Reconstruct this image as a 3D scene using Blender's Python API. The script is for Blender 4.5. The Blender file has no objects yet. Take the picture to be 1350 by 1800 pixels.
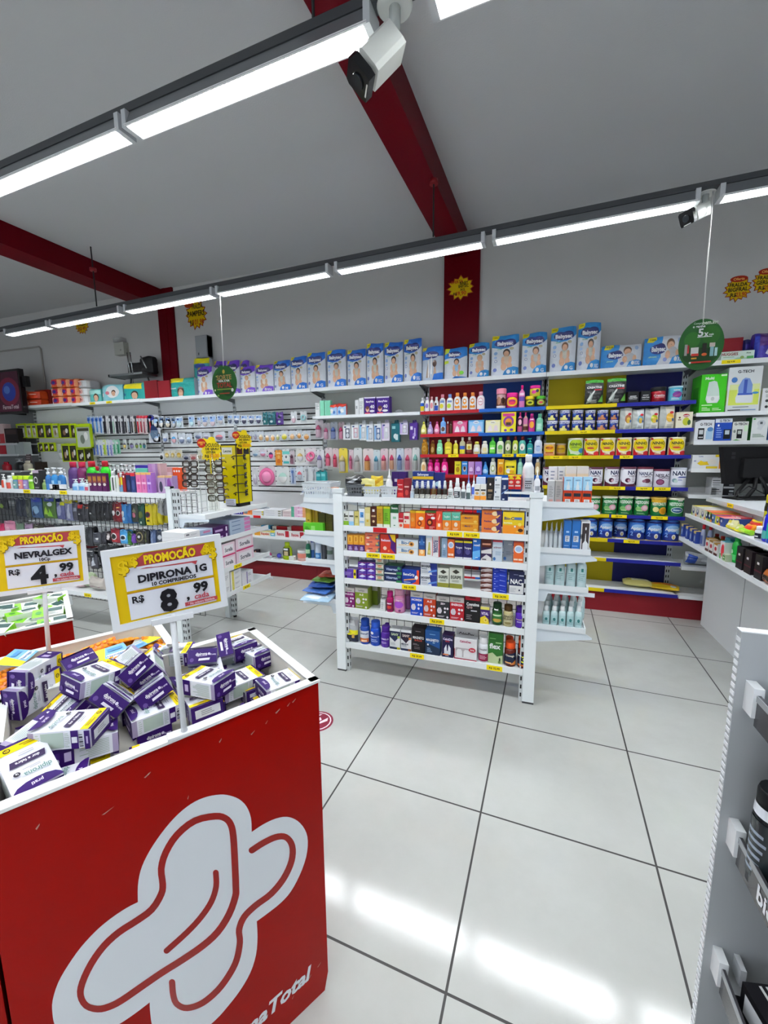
import bpy, math, random
from mathutils import Vector, Matrix
from mathutils.geometry import tessellate_polygon
random.seed(7)
D = bpy.data
COL = bpy.context.scene.collection
# ------------------------------------------------------------------ camera
SC = bpy.context.scene
F_PX = 724.783
CAM = Vector((0.0, 0.0, 1.4282))
MR = Matrix(((0.9443747, 0.3287447, -0.0091299), (-0.0381817, 0.1371725, 0.9898110), (-0.3266465, 0.9344039, -0.1420943)))
cam_data = D.cameras.new('camera')
cam_data.sensor_fit = 'HORIZONTAL'
cam_data.sensor_width = 36.0
cam_data.lens = 36.0 * F_PX / 1350.0
cam_data.clip_start = 0.02
cam = D.objects.new('camera', cam_data)
COL.objects.link(cam)
mw = Matrix.Identity(4)
for r in range(3):
 mw[r][0], mw[r][1], mw[r][2], mw[r][3] = MR[0][r], MR[1][r], -MR[2][r], CAM[r]
cam.matrix_world = mw
SC.camera = cam
# ------------------------------------------------------------------ world, exposure, lamp power
world = D.worlds.new('world')
SC.world = world
world.use_nodes = True
world.node_tree.nodes['Background'].inputs[0].default_value = (0.62, 0.68, 0.75, 1)
world.node_tree.nodes['Background'].inputs[1].default_value = 1.6
SC.view_settings.view_transform = 'Standard'
SC.view_settings.look = 'None'
SC.view_settings.gamma = 1
SC.view_settings.use_curve_mapping = False
SC.view_settings.exposure = 0.22
LAMP = 92.0          # emission of the LED tubes
SC.cycles.max_bounces = 8
SC.cycles.diffuse_bounces = 5
SC.cycles.transparent_max_bounces = 12
SC.cycles.caustics_reflective = False
SC.cycles.caustics_refractive = False
# ------------------------------------------------------------------ surveying helpers: photo pixel -> point on a known plane of the room
def ray(u, v):
 a, b = (u - 675) / F_PX, -(v - 900) / F_PX
 return Vector((MR[0][i] * a + MR[1][i] * b + MR[2][i] for i in range(3)))
def P(u, v, x=None, y=None, z=None):
 d = ray(u, v)
 t = x / d.x if x is not None else (y / d.y if y is not None else (z - CAM.z) / d.z)
 return CAM + d * t
def XU(u, y, z):
 dz = z - CAM.z; k = u - 675
 return (F_PX * (MR[0][1] * y + MR[0][2] * dz) - k * (MR[2][1] * y + MR[2][2] * dz)) / (k * MR[2][0] - F_PX * MR[0][0])
def ZV(v, x, y):
 k = 900 - v
 return CAM.z + (F_PX * (MR[1][0] * x + MR[1][1] * y) - k * (MR[2][0] * x + MR[2][1] * y)) / (k * MR[2][2] - F_PX * MR[1][2])
def UV(p):
 v = MR @ (Vector(p) - CAM)
 return 675 + F_PX * v.x / v.z, 900 - F_PX * v.y / v.z
# ------------------------------------------------------------------ colours
NAMED = dict(wh='#e9e9ea', of='#dedcd2', lg='#c3c6c9', gr='#8d9094', dg='#46484b', bk='#141416', ch='#26272b', sil='#b9bdc2',
 rd='#c01820', dr='#7d1018', ma='#8a1030', or_='#e8641c', am='#c87812', ye='#f4dc00', yd='#e0b800', go='#b08a30', cr='#eadfb8', tan='#c9a68a', br='#4a2a1c', skin='#d9ab8c',
 gn='#2f8f3a', lm='#a8c818', lim='#8fd028', dgn='#0f5a34', mint='#96dcc0', teal='#1f9a98', tl2='#46c0b8', dtl='#0e5058',
 lb='#7fc0e6', sk='#b8d6ea', bl='#2468c8', rb='#2440b4', nv='#1c2468', dn='#141838', cy='#30a8d8',
 pu='#3f1a78', pp='#6a3cb0', la='#b49cd0', ll='#d8ccea', vi='#8048b8', pk='#e890b4', lp='#f2c8d8', hp='#e0308c', mg='#b01870', fu='#d81c80', wine='#5a1030')
def lin(c):
 if isinstance(c, tuple): return c
 c = NAMED.get(c, c).lstrip('#')
 o = []
 for i in (0, 2, 4):
  s = int(c[i:i + 2], 16) / 255
  o.append(s / 12.92 if s <= .04045 else ((s + .055) / 1.055) ** 2.4)
 return (o[0], o[1], o[2], 1.0)
# ------------------------------------------------------------------ materials
def nodes_mat(name):
 m = D.materials.new(name); m.use_nodes = True
 return m, m.node_tree.nodes, m.node_tree.links, m.node_tree.nodes['Principled BSDF']
def printed(name, rough, coat=0.0, metal=0.0, bump=0.0, bscale=60, alpha=None, trans=0.0, spec=.5):
 m, n, l, b = nodes_mat(name)
 a = n.new('ShaderNodeAttribute'); a.attribute_name = 'Col'
 l.new(a.outputs['Color'], b.inputs['Base Color'])
 b.inputs['Roughness'].default_value = rough
 b.inputs['Metallic'].default_value = metal
 b.inputs['Coat Weight'].default_value = coat
 b.inputs['Specular IOR Level'].default_value = spec
 if trans:
  b.inputs['Transmission Weight'].default_value = trans
  b.inputs['IOR'].default_value = 1.3
 if alpha is not None: b.inputs['Alpha'].default_value = alpha
 if bump:
  t = n.new('ShaderNodeTexNoise'); t.inputs['Scale'].default_value = bscale
  c = n.new('ShaderNodeTexCoord'); l.new(c.outputs['Object'], t.inputs['Vector'])
  bp = n.new('ShaderNodeBump'); bp.inputs['Strength'].default_value = bump; bp.inputs['Distance'].default_value = .01
  l.new(t.outputs['Fac'], bp.inputs['Height']); l.new(bp.outputs['Normal'], b.inputs['Normal'])
 return m
MAT = dict(
 paper=printed('printed_card', .42, spec=.25), gloss=printed('glossy_plastic', .22, coat=.15, spec=.3), matte=printed('matte_plastic', .55, spec=.25),
 film=printed('crinkled_film', .28, coat=.2, bump=.55, bscale=38, spec=.35), metal=printed('coated_metal', .32, metal=.85),
 steel=printed('powder_coated_steel', .4, spec=.3), clear=printed('clear_plastic', .12, alpha=.3), acrylic=printed('acrylic', .08, alpha=.1), tint=printed('tinted_lens', .1, alpha=.55), liquid=printed('translucent_bottle', .15, coat=.3, trans=.35),
 chrome=printed('chrome', .15, metal=1.0))
def plain(name, col, rough, noise=.05, scale=3.0, bump=0.0, bscale=200, spec=.5, coat=0.0):
 m, n, l, b = nodes_mat(name)
 c = n.new('ShaderNodeTexCoord'); t = n.new('ShaderNodeTexNoise'); t.inputs['Scale'].default_value = scale; t.inputs['Detail'].default_value = 6
 l.new(c.outputs['Object'], t.inputs['Vector'])
 r = n.new('ShaderNodeValToRGB'); q = lin(col)
 r.color_ramp.elements[0].color = tuple(x * (1 - noise) for x in q[:3]) + (1,)
 r.color_ramp.elements[1].color = tuple(min(1, x * (1 + noise)) for x in q[:3]) + (1,)
 l.new(t.outputs['Fac'], r.inputs['Fac']); l.new(r.outputs['Color'], b.inputs['Base Color'])
 b.inputs['Roughness'].default_value = rough; b.inputs['Specular IOR Level'].default_value = spec; b.inputs['Coat Weight'].default_value = coat
 if bump:
  t2 = n.new('ShaderNodeTexNoise'); t2.inputs['Scale'].default_value = bscale; l.new(c.outputs['Object'], t2.inputs['Vector'])
  bp = n.new('ShaderNodeBump'); bp.inputs['Strength'].default_value = bump; bp.inputs['Distance'].default_value = .003
  l.new(t2.outputs['Fac'], bp.inputs['Height']); l.new(bp.outputs['Normal'], b.inputs['Normal'])
 return m
# ------------------------------------------------------------------ text: built-in font turned into triangles once per string
TXT = {}
def text_tris(s, bold=.018, shear=0.0):
 k = (s, bold, shear)
 if k in TXT: return TXT[k]
 c = D.curves.new('lettering', 'FONT'); c.body = s; c.resolution_u = 2; c.offset = bold; c.shear = shear; c.fill_mode = 'FRONT'
 o = D.objects.new('lettering', c); COL.objects.link(o)
 dg = bpy.context.evaluated_depsgraph_get()
 me = D.meshes.new_from_object(o.evaluated_get(dg))
 vs = [(v.co.x, v.co.y) for v in me.vertices]
 fs = [tuple(p.vertices) for p in me.polygons]
 D.objects.remove(o); D.curves.remove(c); D.meshes.remove(me)
 if vs:
  x0 = min(v[0] for v in vs); x1 = max(v[0] for v in vs); y0 = 0.0; y1 = .72
  TXT[k] = ([((x - x0) , y) for x, y in vs], fs, x1 - x0, y1)
 else: TXT[k] = ([], [], 1, 1)
 return TXT[k]
# ------------------------------------------------------------------ mesh builder: every face carries its own printed colour
class MB:
 def __init__(s): s.v = []; s.f = []; s.c = []; s.sm = []
 def add(s, vs, fs, col, smooth=False, T=None):
  b = len(s.v); col = lin(col)
  s.v += [tuple(T @ Vector(v)) for v in vs] if T else [tuple(v) for v in vs]
  for f in fs: s.f.append([i + b for i in f]); s.c.append(col); s.sm.append(smooth)
  return s
 def box(s, x0, x1, y0, y1, z0, z1, col, T=None):
  vs = [(x0, y0, z0), (x1, y0, z0), (x1, y1, z0), (x0, y1, z0), (x0, y0, z1), (x1, y0, z1), (x1, y1, z1), (x0, y1, z1)]
  return s.add(vs, [(3, 2, 1, 0), (4, 5, 6, 7), (0, 1, 5, 4), (1, 2, 6, 5), (2, 3, 7, 6), (3, 0, 4, 7)], col, T=T)
 def cbox(s, c, d, col, T=None):
  return s.box(c[0] - d[0] / 2, c[0] + d[0] / 2, c[1] - d[1] / 2, c[1] + d[1] / 2, c[2] - d[2] / 2, c[2] + d[2] / 2, col, T)
 def lathe(s, prof, cols, n=20, sx=1, sy=1, T=None, caps=True, smooth=True):
  vs = []; m = len(prof)
  for r, z in prof:
   for i in range(n):
    a = 2 * math.pi * i / n; vs.append((r * sx * math.cos(a), r * sy * math.sin(a), z))
  for j in range(m - 1):
   c = cols(.5 * (prof[j][1] + prof[j + 1][1])) if callable(cols) else cols
   s.add([], [], c)
   b = len(s.v) if j == 0 else b
   if j == 0: s.v += [tuple(T @ Vector(v)) for v in vs] if T else vs
   cl = lin(c)
   for i in range(n):
    k = (i + 1) % n
    s.f.append([b + j * n + i, b + j * n + k, b + (j + 1) * n + k, b + (j + 1) * n + i]); s.c.append(cl); s.sm.append(smooth)
  if caps:
   for j, rev in ((0, True), (m - 1, False)):
    c = cols(prof[j][1]) if callable(cols) else cols
    f = [b + j * n + i for i in range(n)]
    s.f.append(f[::-1] if rev else f); s.c.append(lin(c)); s.sm.append(False)
  return s
 def tube(s, path, r, col, n=8, closed=False):
  pts = [Vector(p) for p in path]; m = len(pts); vs = []
  for i, p in enumerate(pts):
   a = pts[i - 1] if i > 0 or closed else p; b = pts[(i + 1) % m] if i < m - 1 or closed else p
   d = (b - a).normalized(); u = d.orthogonal().normalized()
   if i and u.dot(pu) < 0: pass
   if i:
    u = (pu - d * pu.dot(d))
    u = u.normalized() if u.length > 1e-6 else d.orthogonal().normalized()
   pu = u; w = d.cross(u)
   for k in range(n):
    t = 2 * math.pi * k / n; vs.append(p + r * (math.cos(t) * u + math.sin(t) * w))
  fs = []
  for i in range(m if closed else m - 1):
   for k in range(n):
    k2 = (k + 1) % n; i2 = (i + 1) % m
    fs.append((i * n + k, i * n + k2, i2 * n + k2, i2 * n + k))
  if not closed: fs += [tuple(range(n))[::-1], tuple((m - 1) * n + k for k in range(n))]
  return s.add(vs, fs, col, smooth=True)
 def prism(s, poly, z0, z1, col, T=None, side=None):
  n = len(poly)
  if sum(poly[i][0] * poly[(i + 1) % n][1] - poly[(i + 1) % n][0] * poly[i][1] for i in range(n)) < 0: poly = poly[::-1]
  tri = [tuple(t) for t in tessellate_polygon([[Vector((x, y, 0)) for x, y in poly]])]
  def up(t):
   a, b, c = (poly[i] for i in t)
   return t if (b[0] - a[0]) * (c[1] - a[1]) - (b[1] - a[1]) * (c[0] - a[0]) > 0 else t[::-1]
  tri = [up(t) for t in tri]
  s.add([(x, y, z1) for x, y in poly], tri, col, T=T)
  s.add([(x, y, z0) for x, y in poly], [t[::-1] for t in tri], side or col, T=T)
  vs = [(x, y, z0) for x, y in poly] + [(x, y, z1) for x, y in poly]
  return s.add(vs, [(i, (i + 1) % n, n + (i + 1) % n, n + i) for i in range(n)], side or col, T=T)
 # flat artwork: prints in unit face coordinates laid on a mapped surface
 def art(s, prints, w, h, mp, sub=None):
  for k, pr in enumerate(prints):
   lay = .0004 + .00035 * k
   for vs, fs, col in print_geo(pr, w, h):
    if sub: vs, fs = subdivide(vs, fs, sub)
    b = len(s.v); c = lin(col)
    s.v += [tuple(mp(x, y, lay)) for x, y in vs]
    for f in fs: s.f.append([i + b for i in f]); s.c.append(c); s.sm.append(False)
  return s
 def mesh(s, name):
  me = D.meshes.new(name); me.from_pydata(s.v, [], s.f)
  at = me.color_attributes.new('Col', 'FLOAT_COLOR', 'CORNER')
  buf = []
  for f, c in zip(s.f, s.c): buf += list(c) * len(f)
  at.data.foreach_set('color', buf)
  me.polygons.foreach_set('use_smooth', s.sm)
  return me
def ell(cx, cy, rx, ry, n=20, a0=0, a1=360):
 return [(cx + rx * math.cos(math.radians(a0 + (a1 - a0) * i / n)), cy + ry * math.sin(math.radians(a0 + (a1 - a0) * i / n))) for i in range(n + (0 if a1 - a0 == 360 else 1))]
def poly_tris(p):
 n = len(p)
 t = [tuple(t) for t in tessellate_polygon([[Vector((x, y, 0)) for x, y in p]])]
 return [q if (p[q[1]][0] - p[q[0]][0]) * (p[q[2]][1] - p[q[0]][1]) - (p[q[1]][1] - p[q[0]][1]) * (p[q[2]][0] - p[q[0]][0]) > 0 else q[::-1] for q in t]
def subdivide(vs, fs, sub):
 vs = list(vs); work = [tuple(f) for f in fs]; out = []
 tri = []
 for f in work:
  for i in range(1, len(f) - 1): tri.append((f[0], f[i], f[i + 1]))
 cache = {}
 while tri:
  t = tri.pop()
  e = max(((abs(vs[t[i]][0] - vs[t[(i + 1) % 3]][0]) * sub[0] + abs(vs[t[i]][1] - vs[t[(i + 1) % 3]][1]) * sub[1]), i) for i in range(3))
  if e[0] <= 1: out.append(t); continue
  a, b, c = t[e[1]], t[(e[1] + 1) % 3], t[(e[1] + 2) % 3]
  k = (min(a, b), max(a, b))
  if k not in cache:
   cache[k] = len(vs); vs.append(((vs[a][0] + vs[b][0]) / 2, (vs[a][1] + vs[b][1]) / 2))
  m = cache[k]; tri += [(a, m, c), (m, b, c)]
 return vs, out
def print_geo(pr, w, h):
 """'r x0 y0 x1 y1 col' | 'e cx cy rx ry col' | 'p x y x y .. col' | 't cx cy height maxwidth col text' | 'a' angled text with degrees | 'l' rows of fine print"""
 q = pr.split(' '); k = q[0]
 if k == 'r':
  x0, y0, x1, y1 = map(float, q[1:5]); yield [(x0, y0), (x1, y0), (x1, y1), (x0, y1)], [(0, 1, 2, 3)], q[5]
 elif k == 'e':
  cx, cy, rx, ry = map(float, q[1:5]); p = ell(cx, cy, rx, ry, 18); yield [(cx, cy)] + p, [(0, i + 1, (i + 1) % 18 + 1) for i in range(18)], q[5]
 elif k == 'p':
  n = [float(x) for x in q[1:-1]]; p = list(zip(n[::2], n[1::2])); yield p, poly_tris(p), q[-1]
 elif k in 'taT':
  cx, cy, th, mw = map(float, q[1:5]); col = q[5]; i = 6; ang = 0; sh = 0.0
  if k == 'a': ang = math.radians(float(q[6])); i = 7
  s = ' '.join(q[i:])
  vs, fs, tw, tt = text_tris(s, .045 if k == 'T' or 'wh Babysec' in pr else .03 if th * h > .012 else .022)
  if not vs: return
  sy = th * h / tt; sx = min(sy, mw * w / tw)
  c, sn = math.cos(ang), math.sin(ang)
  o = []
  for x, y in vs:
   X, Y = (x - tw / 2) * sx, (y - tt / 2) * sy
   o.append((cx + (X * c - Y * sn) / w, cy + (X * sn + Y * c) / h))
  yield o, fs, col
 elif k == 'l':   # fine print drawn as short bars: x0 y0 x1 y1 rows colour
  x0, y0, x1, y1 = map(float, q[1:5]); n = int(q[5]); rnd = random.Random(pr)
  for i in range(n):
   yy = y1 - (y1 - y0) * (i + .25) / n; hh = (y1 - y0) / n * .42; xe = x1 - (x1 - x0) * rnd.random() * .4
   yield [(x0, yy - hh), (xe, yy - hh), (xe, yy), (x0, yy)], [(0, 1, 2, 3)], q[6]
# ------------------------------------------------------------------ things, parts, labels
LABELS = []
def link(o): COL.objects.link(o); return o
def obj(name, mb, mat, parent=None, loc=None):
 me = mb if isinstance(mb, bpy.types.Mesh) else mb.mesh(name)
 if not me.materials: me.materials.append(MAT[mat] if isinstance(mat, str) else mat)
 o = link(D.objects.new(name, me))
 if parent: o.parent = parent
 if loc: o.location = loc
 return o
def tag(o, label, cat, group=None):
 o['label'] = label; o['category'] = cat
 if group: o['group'] = group
 LABELS.append(o)
 return o
def empty(name, loc=(0, 0, 0), rz=0):
 o = link(D.objects.new(name, None)); o.location = loc; o.rotation_euler = (0, 0, rz); o.empty_display_size = .05
 return o
def struct(name, mb, mat, loc=None):
 o = obj(name, mb, mat, None, loc); o['kind'] = 'structure'; return o
def clone(root, loc, label=None, group=None, rot=None):
 def cp(o, par):
  c = o.copy(); link(c)
  if par: c.parent = par
  for ch in o.children: cp(ch, c)
  return c
 r = cp(root, None); r.location = loc
 if rot is not None: r.rotation_euler = rot
 if label: r['label'] = label
 if group: r['group'] = group
 LABELS.append(r); return r
ORD = 'first second third fourth fifth sixth seventh eighth ninth tenth eleventh twelfth thirteenth fourteenth fifteenth sixteenth seventeenth eighteenth nineteenth twentieth'.split()
def finish_labels():
 bpy.context.view_layer.update()
 g = {}
 for o in LABELS: g.setdefault(o['label'], []).append(o)
 for l, os_ in g.items():
  if len(os_) > 1:
   os_.sort(key=lambda o: UV(o.matrix_world.translation)[0])
   n = len(os_)
   for i, o in enumerate(os_):
    w = 'leftmost' if i == 0 else ('rightmost' if i == n - 1 else (ORD[i] if i < 20 else str(i + 1) + 'th') + ' from left')
    if n == 2: w = 'left one' if i == 0 else 'right one'
    o['label'] = l + ', ' + w
    if 'group' not in o.keys(): o['group'] = l
# ================================================================== THE ROOM
WALL_Y, FRONT_Y, PANEL_Y, CEIL = 4.34, 4.0, 4.28, 3.5
XL, XR, YF = -9.0, 4.2, -3.4
# floor: polished porcelain, 60 cm tiles laid 2.6 degrees off the shelving
fm, n, l, b = nodes_mat('porcelain_tiles')
tc = n.new('ShaderNodeTexCoord'); mp = n.new('ShaderNodeMapping')
mp.vector_type = 'POINT'
mp.inputs['Rotation'].default_value = (0, 0, 0.04497)
l.new(tc.outputs['Object'], mp.inputs['Vector'])
sx = n.new('ShaderNodeSeparateXYZ'); l.new(mp.outputs['Vector'], sx.inputs[0])
def mth(op, a, b_=None):
 m_ = n.new('ShaderNodeMath'); m_.operation = op
 for i, q in enumerate((a, b_)):
  if q is None: continue
  if isinstance(q, (int, float)): m_.inputs[i].default_value = q
  else: l.new(q, m_.inputs[i])
 return m_.outputs[0]
ca, sa = math.cos(.04497), math.sin(.04497)
ox, oy = -.10033 * ca - 2.10456 * sa, -.10033 * sa + 2.10456 * ca
def grout(o_, off):
 q = mth('MODULO', mth('ADD', mth('SUBTRACT', o_, off), 60.0), .6)
 return mth('MAXIMUM', mth('LESS_THAN', q, .0035), mth('GREATER_THAN', q, .5965))
gmask = mth('MAXIMUM', grout(sx.outputs['X'], ox), grout(sx.outputs['Y'], oy))
t1 = n.new('ShaderNodeTexNoise'); t1.inputs['Scale'].default_value = 2.2; t1.inputs['Detail'].default_value = 8; t1.inputs['Roughness'].default_value = .65
l.new(tc.outputs['Object'], t1.inputs['Vector'])
rp = n.new('ShaderNodeValToRGB'); rp.color_ramp.elements[0].position = .3; rp.color_ramp.elements[1].position = .75
rp.color_ramp.elements[0].color = lin('#a9aaa5'); rp.color_ramp.elements[1].color = lin('#b6b8b4')
l.new(t1.outputs['Fac'], rp.inputs['Fac'])
mx = n.new('ShaderNodeMix'); mx.data_type = 'RGBA'
l.new(gmask, mx.inputs['Factor']); l.new(rp.outputs['Color'], mx.inputs['A']); mx.inputs['B'].default_value = lin('#2a2827')
l.new(mx.outputs['Result'], b.inputs['Base Color'])
t2 = n.new('ShaderNodeTexNoise'); t2.inputs['Scale'].default_value = 320; t2.inputs['Detail'].default_value = 3; l.new(tc.outputs['Object'], t2.inputs['Vector'])
bp = n.new('ShaderNodeBump'); bp.inputs['Strength'].default_value = .35; bp.inputs['Distance'].default_value = .00022
l.new(t2.outputs['Fac'], bp.inputs['Height']); l.new(bp.outputs['Normal'], b.inputs['Normal'])
rg = mth('ADD', mth('MULTIPLY', gmask, .5), .075); l.new(rg, b.inputs['Roughness'])
b.inputs['Specular IOR Level'].default_value = .5
struct('floor', MB().box(XL, XR, YF, WALL_Y + .1, -.06, 0, 'wh'), fm)
wallm = plain('white_wall_paint', '#c4c3c1', .7, .025, 1.5, .25, 180)
ceilm = plain('white_ceiling_paint', '#bdbec0', .75, .02, .8, .2, 120)
redm = plain('red_gloss_paint', '#5e0210', .45, .06, 2.0, .15, 90, spec=.08)
struct('wall_back', MB().box(XL, XR, WALL_Y, WALL_Y + .12, 0, CEIL + .1, 'wh'), wallm)
struct('wall_left', MB().box(XL - .12, XL, YF, WALL_Y + .12, 0, CEIL + .1, 'wh'), wallm)
struct('wall_right', MB().box(XR, XR + .12, YF, WALL_Y + .12, 0, CEIL + .1, 'wh'), wallm)
# unseen front wall, opening added under a header to let world light fill in
struct('wall_front', MB().box(XL - .12, XR + .12, YF - .12, YF, 2.7, CEIL + .1, 'wh').box(XL - .12, XL + 1, YF - .12, YF, 0, 2.7, 'wh').box(XR - .6, XR + .12, YF - .12, YF, 0, 2.7, 'wh'), wallm)
struct('ceiling', MB().box(XL, XR, YF, WALL_Y, CEIL, CEIL + .1, 'wh'), ceilm)
# beams run towards the street with the tiles, columns stand in the back wall
def beam(name, p, q, w, zb):
 d = (q - p).normalized(); s = Vector((d.y, -d.x, 0))
 a, b_ = p - d * 7.5, q + d * .6
 b_ = a + d * ((WALL_Y - .01 - a.y) / d.y)
 pts = [(a.x, a.y), (a.x + s.x * w, a.y + s.y * w), (b_.x + s.x * w, b_.y + s.y * w), (b_.x, b_.y)]
 pts = [(x, max(y, YF + .01)) for x, y in pts]
 struct(name, MB().prism(pts, zb, CEIL, 'rd'), redm)
beam('trim_1', P(604, 110, z=3.3), P(772, 428, z=3.3), .2, 3.3)
beam('trim_2', P(0, 448, z=3.3), P(245, 538, z=3.3), .27, 3.3)
cx0, cx1 = P(780.5, 500, y=4.3).x, P(843, 500, y=4.3).x
struct('trim_3', MB().box(cx0, cx1, 4.3, WALL_Y, 0, CEIL, 'rd'), redm)
cx0, cx1 = P(280, 590, y=4.31).x, P(307, 590, y=4.31).x
struct('trim_4', MB().box(cx0, cx1, 4.315, WALL_Y, 0, CEIL, 'rd').box(cx0 + .1, cx0 + .14, 4.311, 4.315, 0, CEIL, 'rd'), redm)
# ------------------------------------------------------------------ LED light lines
emm, n, l, b = nodes_mat('lit_led_tube')
b.inputs['Emission Color'].default_value = (.93, .97, 1.0, 1); b.inputs['Emission Strength'].default_value = LAMP
b.inputs['Base Color'].default_value = (.9, .9, .9, 1)
def light_line(p0, p1, z, label, rods, pieces, wide=.085):
 """p0,p1 ground positions of the rail ends; pieces are (start,end) distances along it"""
 d = (p1 - p0); L = d.length; d.normalize(); ang = math.atan2(d.y, d.x)
 rail = empty('light_rail', (p0.x, p0.y, z), ang)
 tag(rail, label, 'light rail')
 obj('channel', MB().box(0, L, -.024, .024, .0, .032, 'dg'), 'steel', rail)
 for r in rods:
  obj('rod', MB().tube([(r, 0, .05), (r, 0, CEIL - z - .0)], .006, 'bk').lathe([(.03, CEIL - z - .2 - .03), (.03, CEIL - z - .2)], 'dr', 12, T=Matrix.Translation((r, 0, .0))), 'steel', rail)
 fixtures = []
 for a, b_ in pieces:
  f = empty('led_fixture', (p0.x + d.x * (a + b_) / 2, p0.y + d.y * (a + b_) / 2, z - .066), ang)
  h = (b_ - a) / 2; w = wide / 2
  body = MB()
  body.add([(-h, -w * .45, .062), (h, -w * .45, .062), (h, w * .45, .062), (-h, w * .45, .062), (-h, -w, 0), (h, -w, 0), (h, w, 0), (-h, w, 0)],
     [(0, 1, 2, 3), (0, 4, 5, 1), (2, 6, 7, 3)], 'wh')
  body.add([(-h, -w * .45, .062), (-h, w * .45, .062), (-h, w, 0), (-h, -w, 0)], [(0, 1, 2, 3)], 'wh').add([(h, -w * .45, .062), (h, w * .45, .062), (h, w, 0), (h, -w, 0)], [(3, 2, 1, 0)], 'wh')
  for e in (-1, 1):
   body.box(e * h - .012, e * h + .012, -w, w, -.004, .064, 'lg')
  q = 1.06
  body.add([(-h, -w * .45 * q, .0645), (h, -w * .45 * q, .0645), (h, w * .45 * q, .0645), (-h, w * .45 * q, .0645), (-h, -w * q, 0), (h, -w * q, 0), (h, w * q, 0), (-h, w * q, 0)], [(3, 2, 1, 0), (1, 5, 4, 0), (3, 7, 6, 2)], '#6c6f72')
  obj('reflector', body, 'gloss', f)
  obj('led_tube', MB().box(-h + .015, h - .015, -w * .6, w * .6, .036, .05, 'wh'), emm, f)
  lou = MB()
  k = int(2 * h / .022)
  for i in range(1, k):
   x = -h + 2 * h * i / k
   lou.add([(x, -w, .0), (x, -w * .25, .012), (x, w * .25, .012), (x, w, .0), (x, w, -.0), (x, w * .3, .026), (x, -w * .3, .026)], [(0, 1, 6), (3, 2, 5)], 'wh')
  lou.box(-h, h, -w - .002, -w + .003, -.003, .006, 'wh').box(-h, h, w - .003, w + .002, -.003, .006, 'wh')
  obj('louvre', lou, 'gloss', f)
  fixtures.append(f)
 return rail, fixtures
def line_pieces(px, z):
 return [(P(u0, v0, z=z), P(u1, v1, z=z)) for u0, v0, u1, v1 in px]
def fit_line(pts):
 n_ = len(pts); mx_ = sum(p.x for p in pts) / n_; my_ = sum(p.y for p in pts) / n_
 s = sum((p.x - mx_) * (p.y - my_) for p in pts) / sum((p.x - mx_) ** 2 for p in pts)
 return lambda x: Vector((x, my_ + s * (x - mx_), 0))
ZT = 2.82
pcs = line_pieces([(3, 587, 86, 575), (90, 573, 219, 553), (227, 550, 384, 524), (391, 521, 585, 487), (599, 483, 850, 430), (869, 425, 1225, 355), (1269, 345, 1350, 329)], ZT)
ln2 = fit_line([p for q in pcs for p in q])
A0 = ln2(-7.6); B0 = ln2(2.7)
dist = lambda p, A: (Vector((p.x, p.y, 0)) - A).length
pieces = [(dist(a, A0), dist(b_, A0)) for a, b_ in pcs]
pieces[-1] = (pieces[-1][0], pieces[-1][0] + 1.28)
rail_b, fx_b = light_line(A0, B0, ZT + .066, 'dark light rail hung near back wall above the top shelf', [dist(P(754, 435, z=ZT), A0), dist(P(149, 553, z=ZT), A0)], pieces)
pcs1 = line_pieces([(232, 232, 652, 58)], ZT)
ln1 = fit_line([P(0, 330, z=ZT), P(228, 240, z=ZT), P(232, 232, z=ZT), P(652, 58, z=ZT), P(745, 22, z=ZT)])
A1 = ln1(-6.2); B1_ = ln1(2.2)
x0, x1 = dist(pcs1[0][0], A1), dist(pcs1[0][1], A1)
t = x0 - .045; y_ = x1 + .215
pc1 = [(t - 2.62, t - 1.33), (t - 1.28, t), (x0, x1), (y_, y_ + 1.3), (y_ + 1.36, y_ + 2.6)]
rail_f, fx_f = light_line(A1, B1_, ZT + .066, 'dark light rail hung overhead from the ceiling beam', [dist(P(533, 68, z=ZT), A1), .4], pc1)
ln3 = lambda x: Vector((x, ln1(x).y - 1.83, 0))
ln4 = lambda x: Vector((x, ln1(x).y - 3.66, 0))
rail_d, fx_d = light_line(ln4(-6), ln4(2.5), ZT + .066, 'added light rail, unseen behind the camera near the front wall', [1, 5], [(.1 + 1.36 * i, 1.4 + 1.36 * i) for i in range(6)])  # unseen rail added as fill for the gondola fronts
rail_c, fx_c = light_line(ln3(-6), ln3(2.5), ZT + .066, 'added light rail, unseen behind the camera position', [1, 5], [(.1 + 1.36 * i, 1.4 + 1.36 * i) for i in range(6)])  # unseen rail added for more light from the camera side
for fx, wh_ in ((fx_b, 'back light rail'), (fx_f, 'overhead light rail'), (fx_c, 'added rail behind the camera'), (fx_d, 'added rail by front wall')):
 for f in fx: tag(f, 'lit white LED tube fixture with louvre on ' + wh_, 'light fixture', 'led fixtures on ' + wh_)
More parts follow.
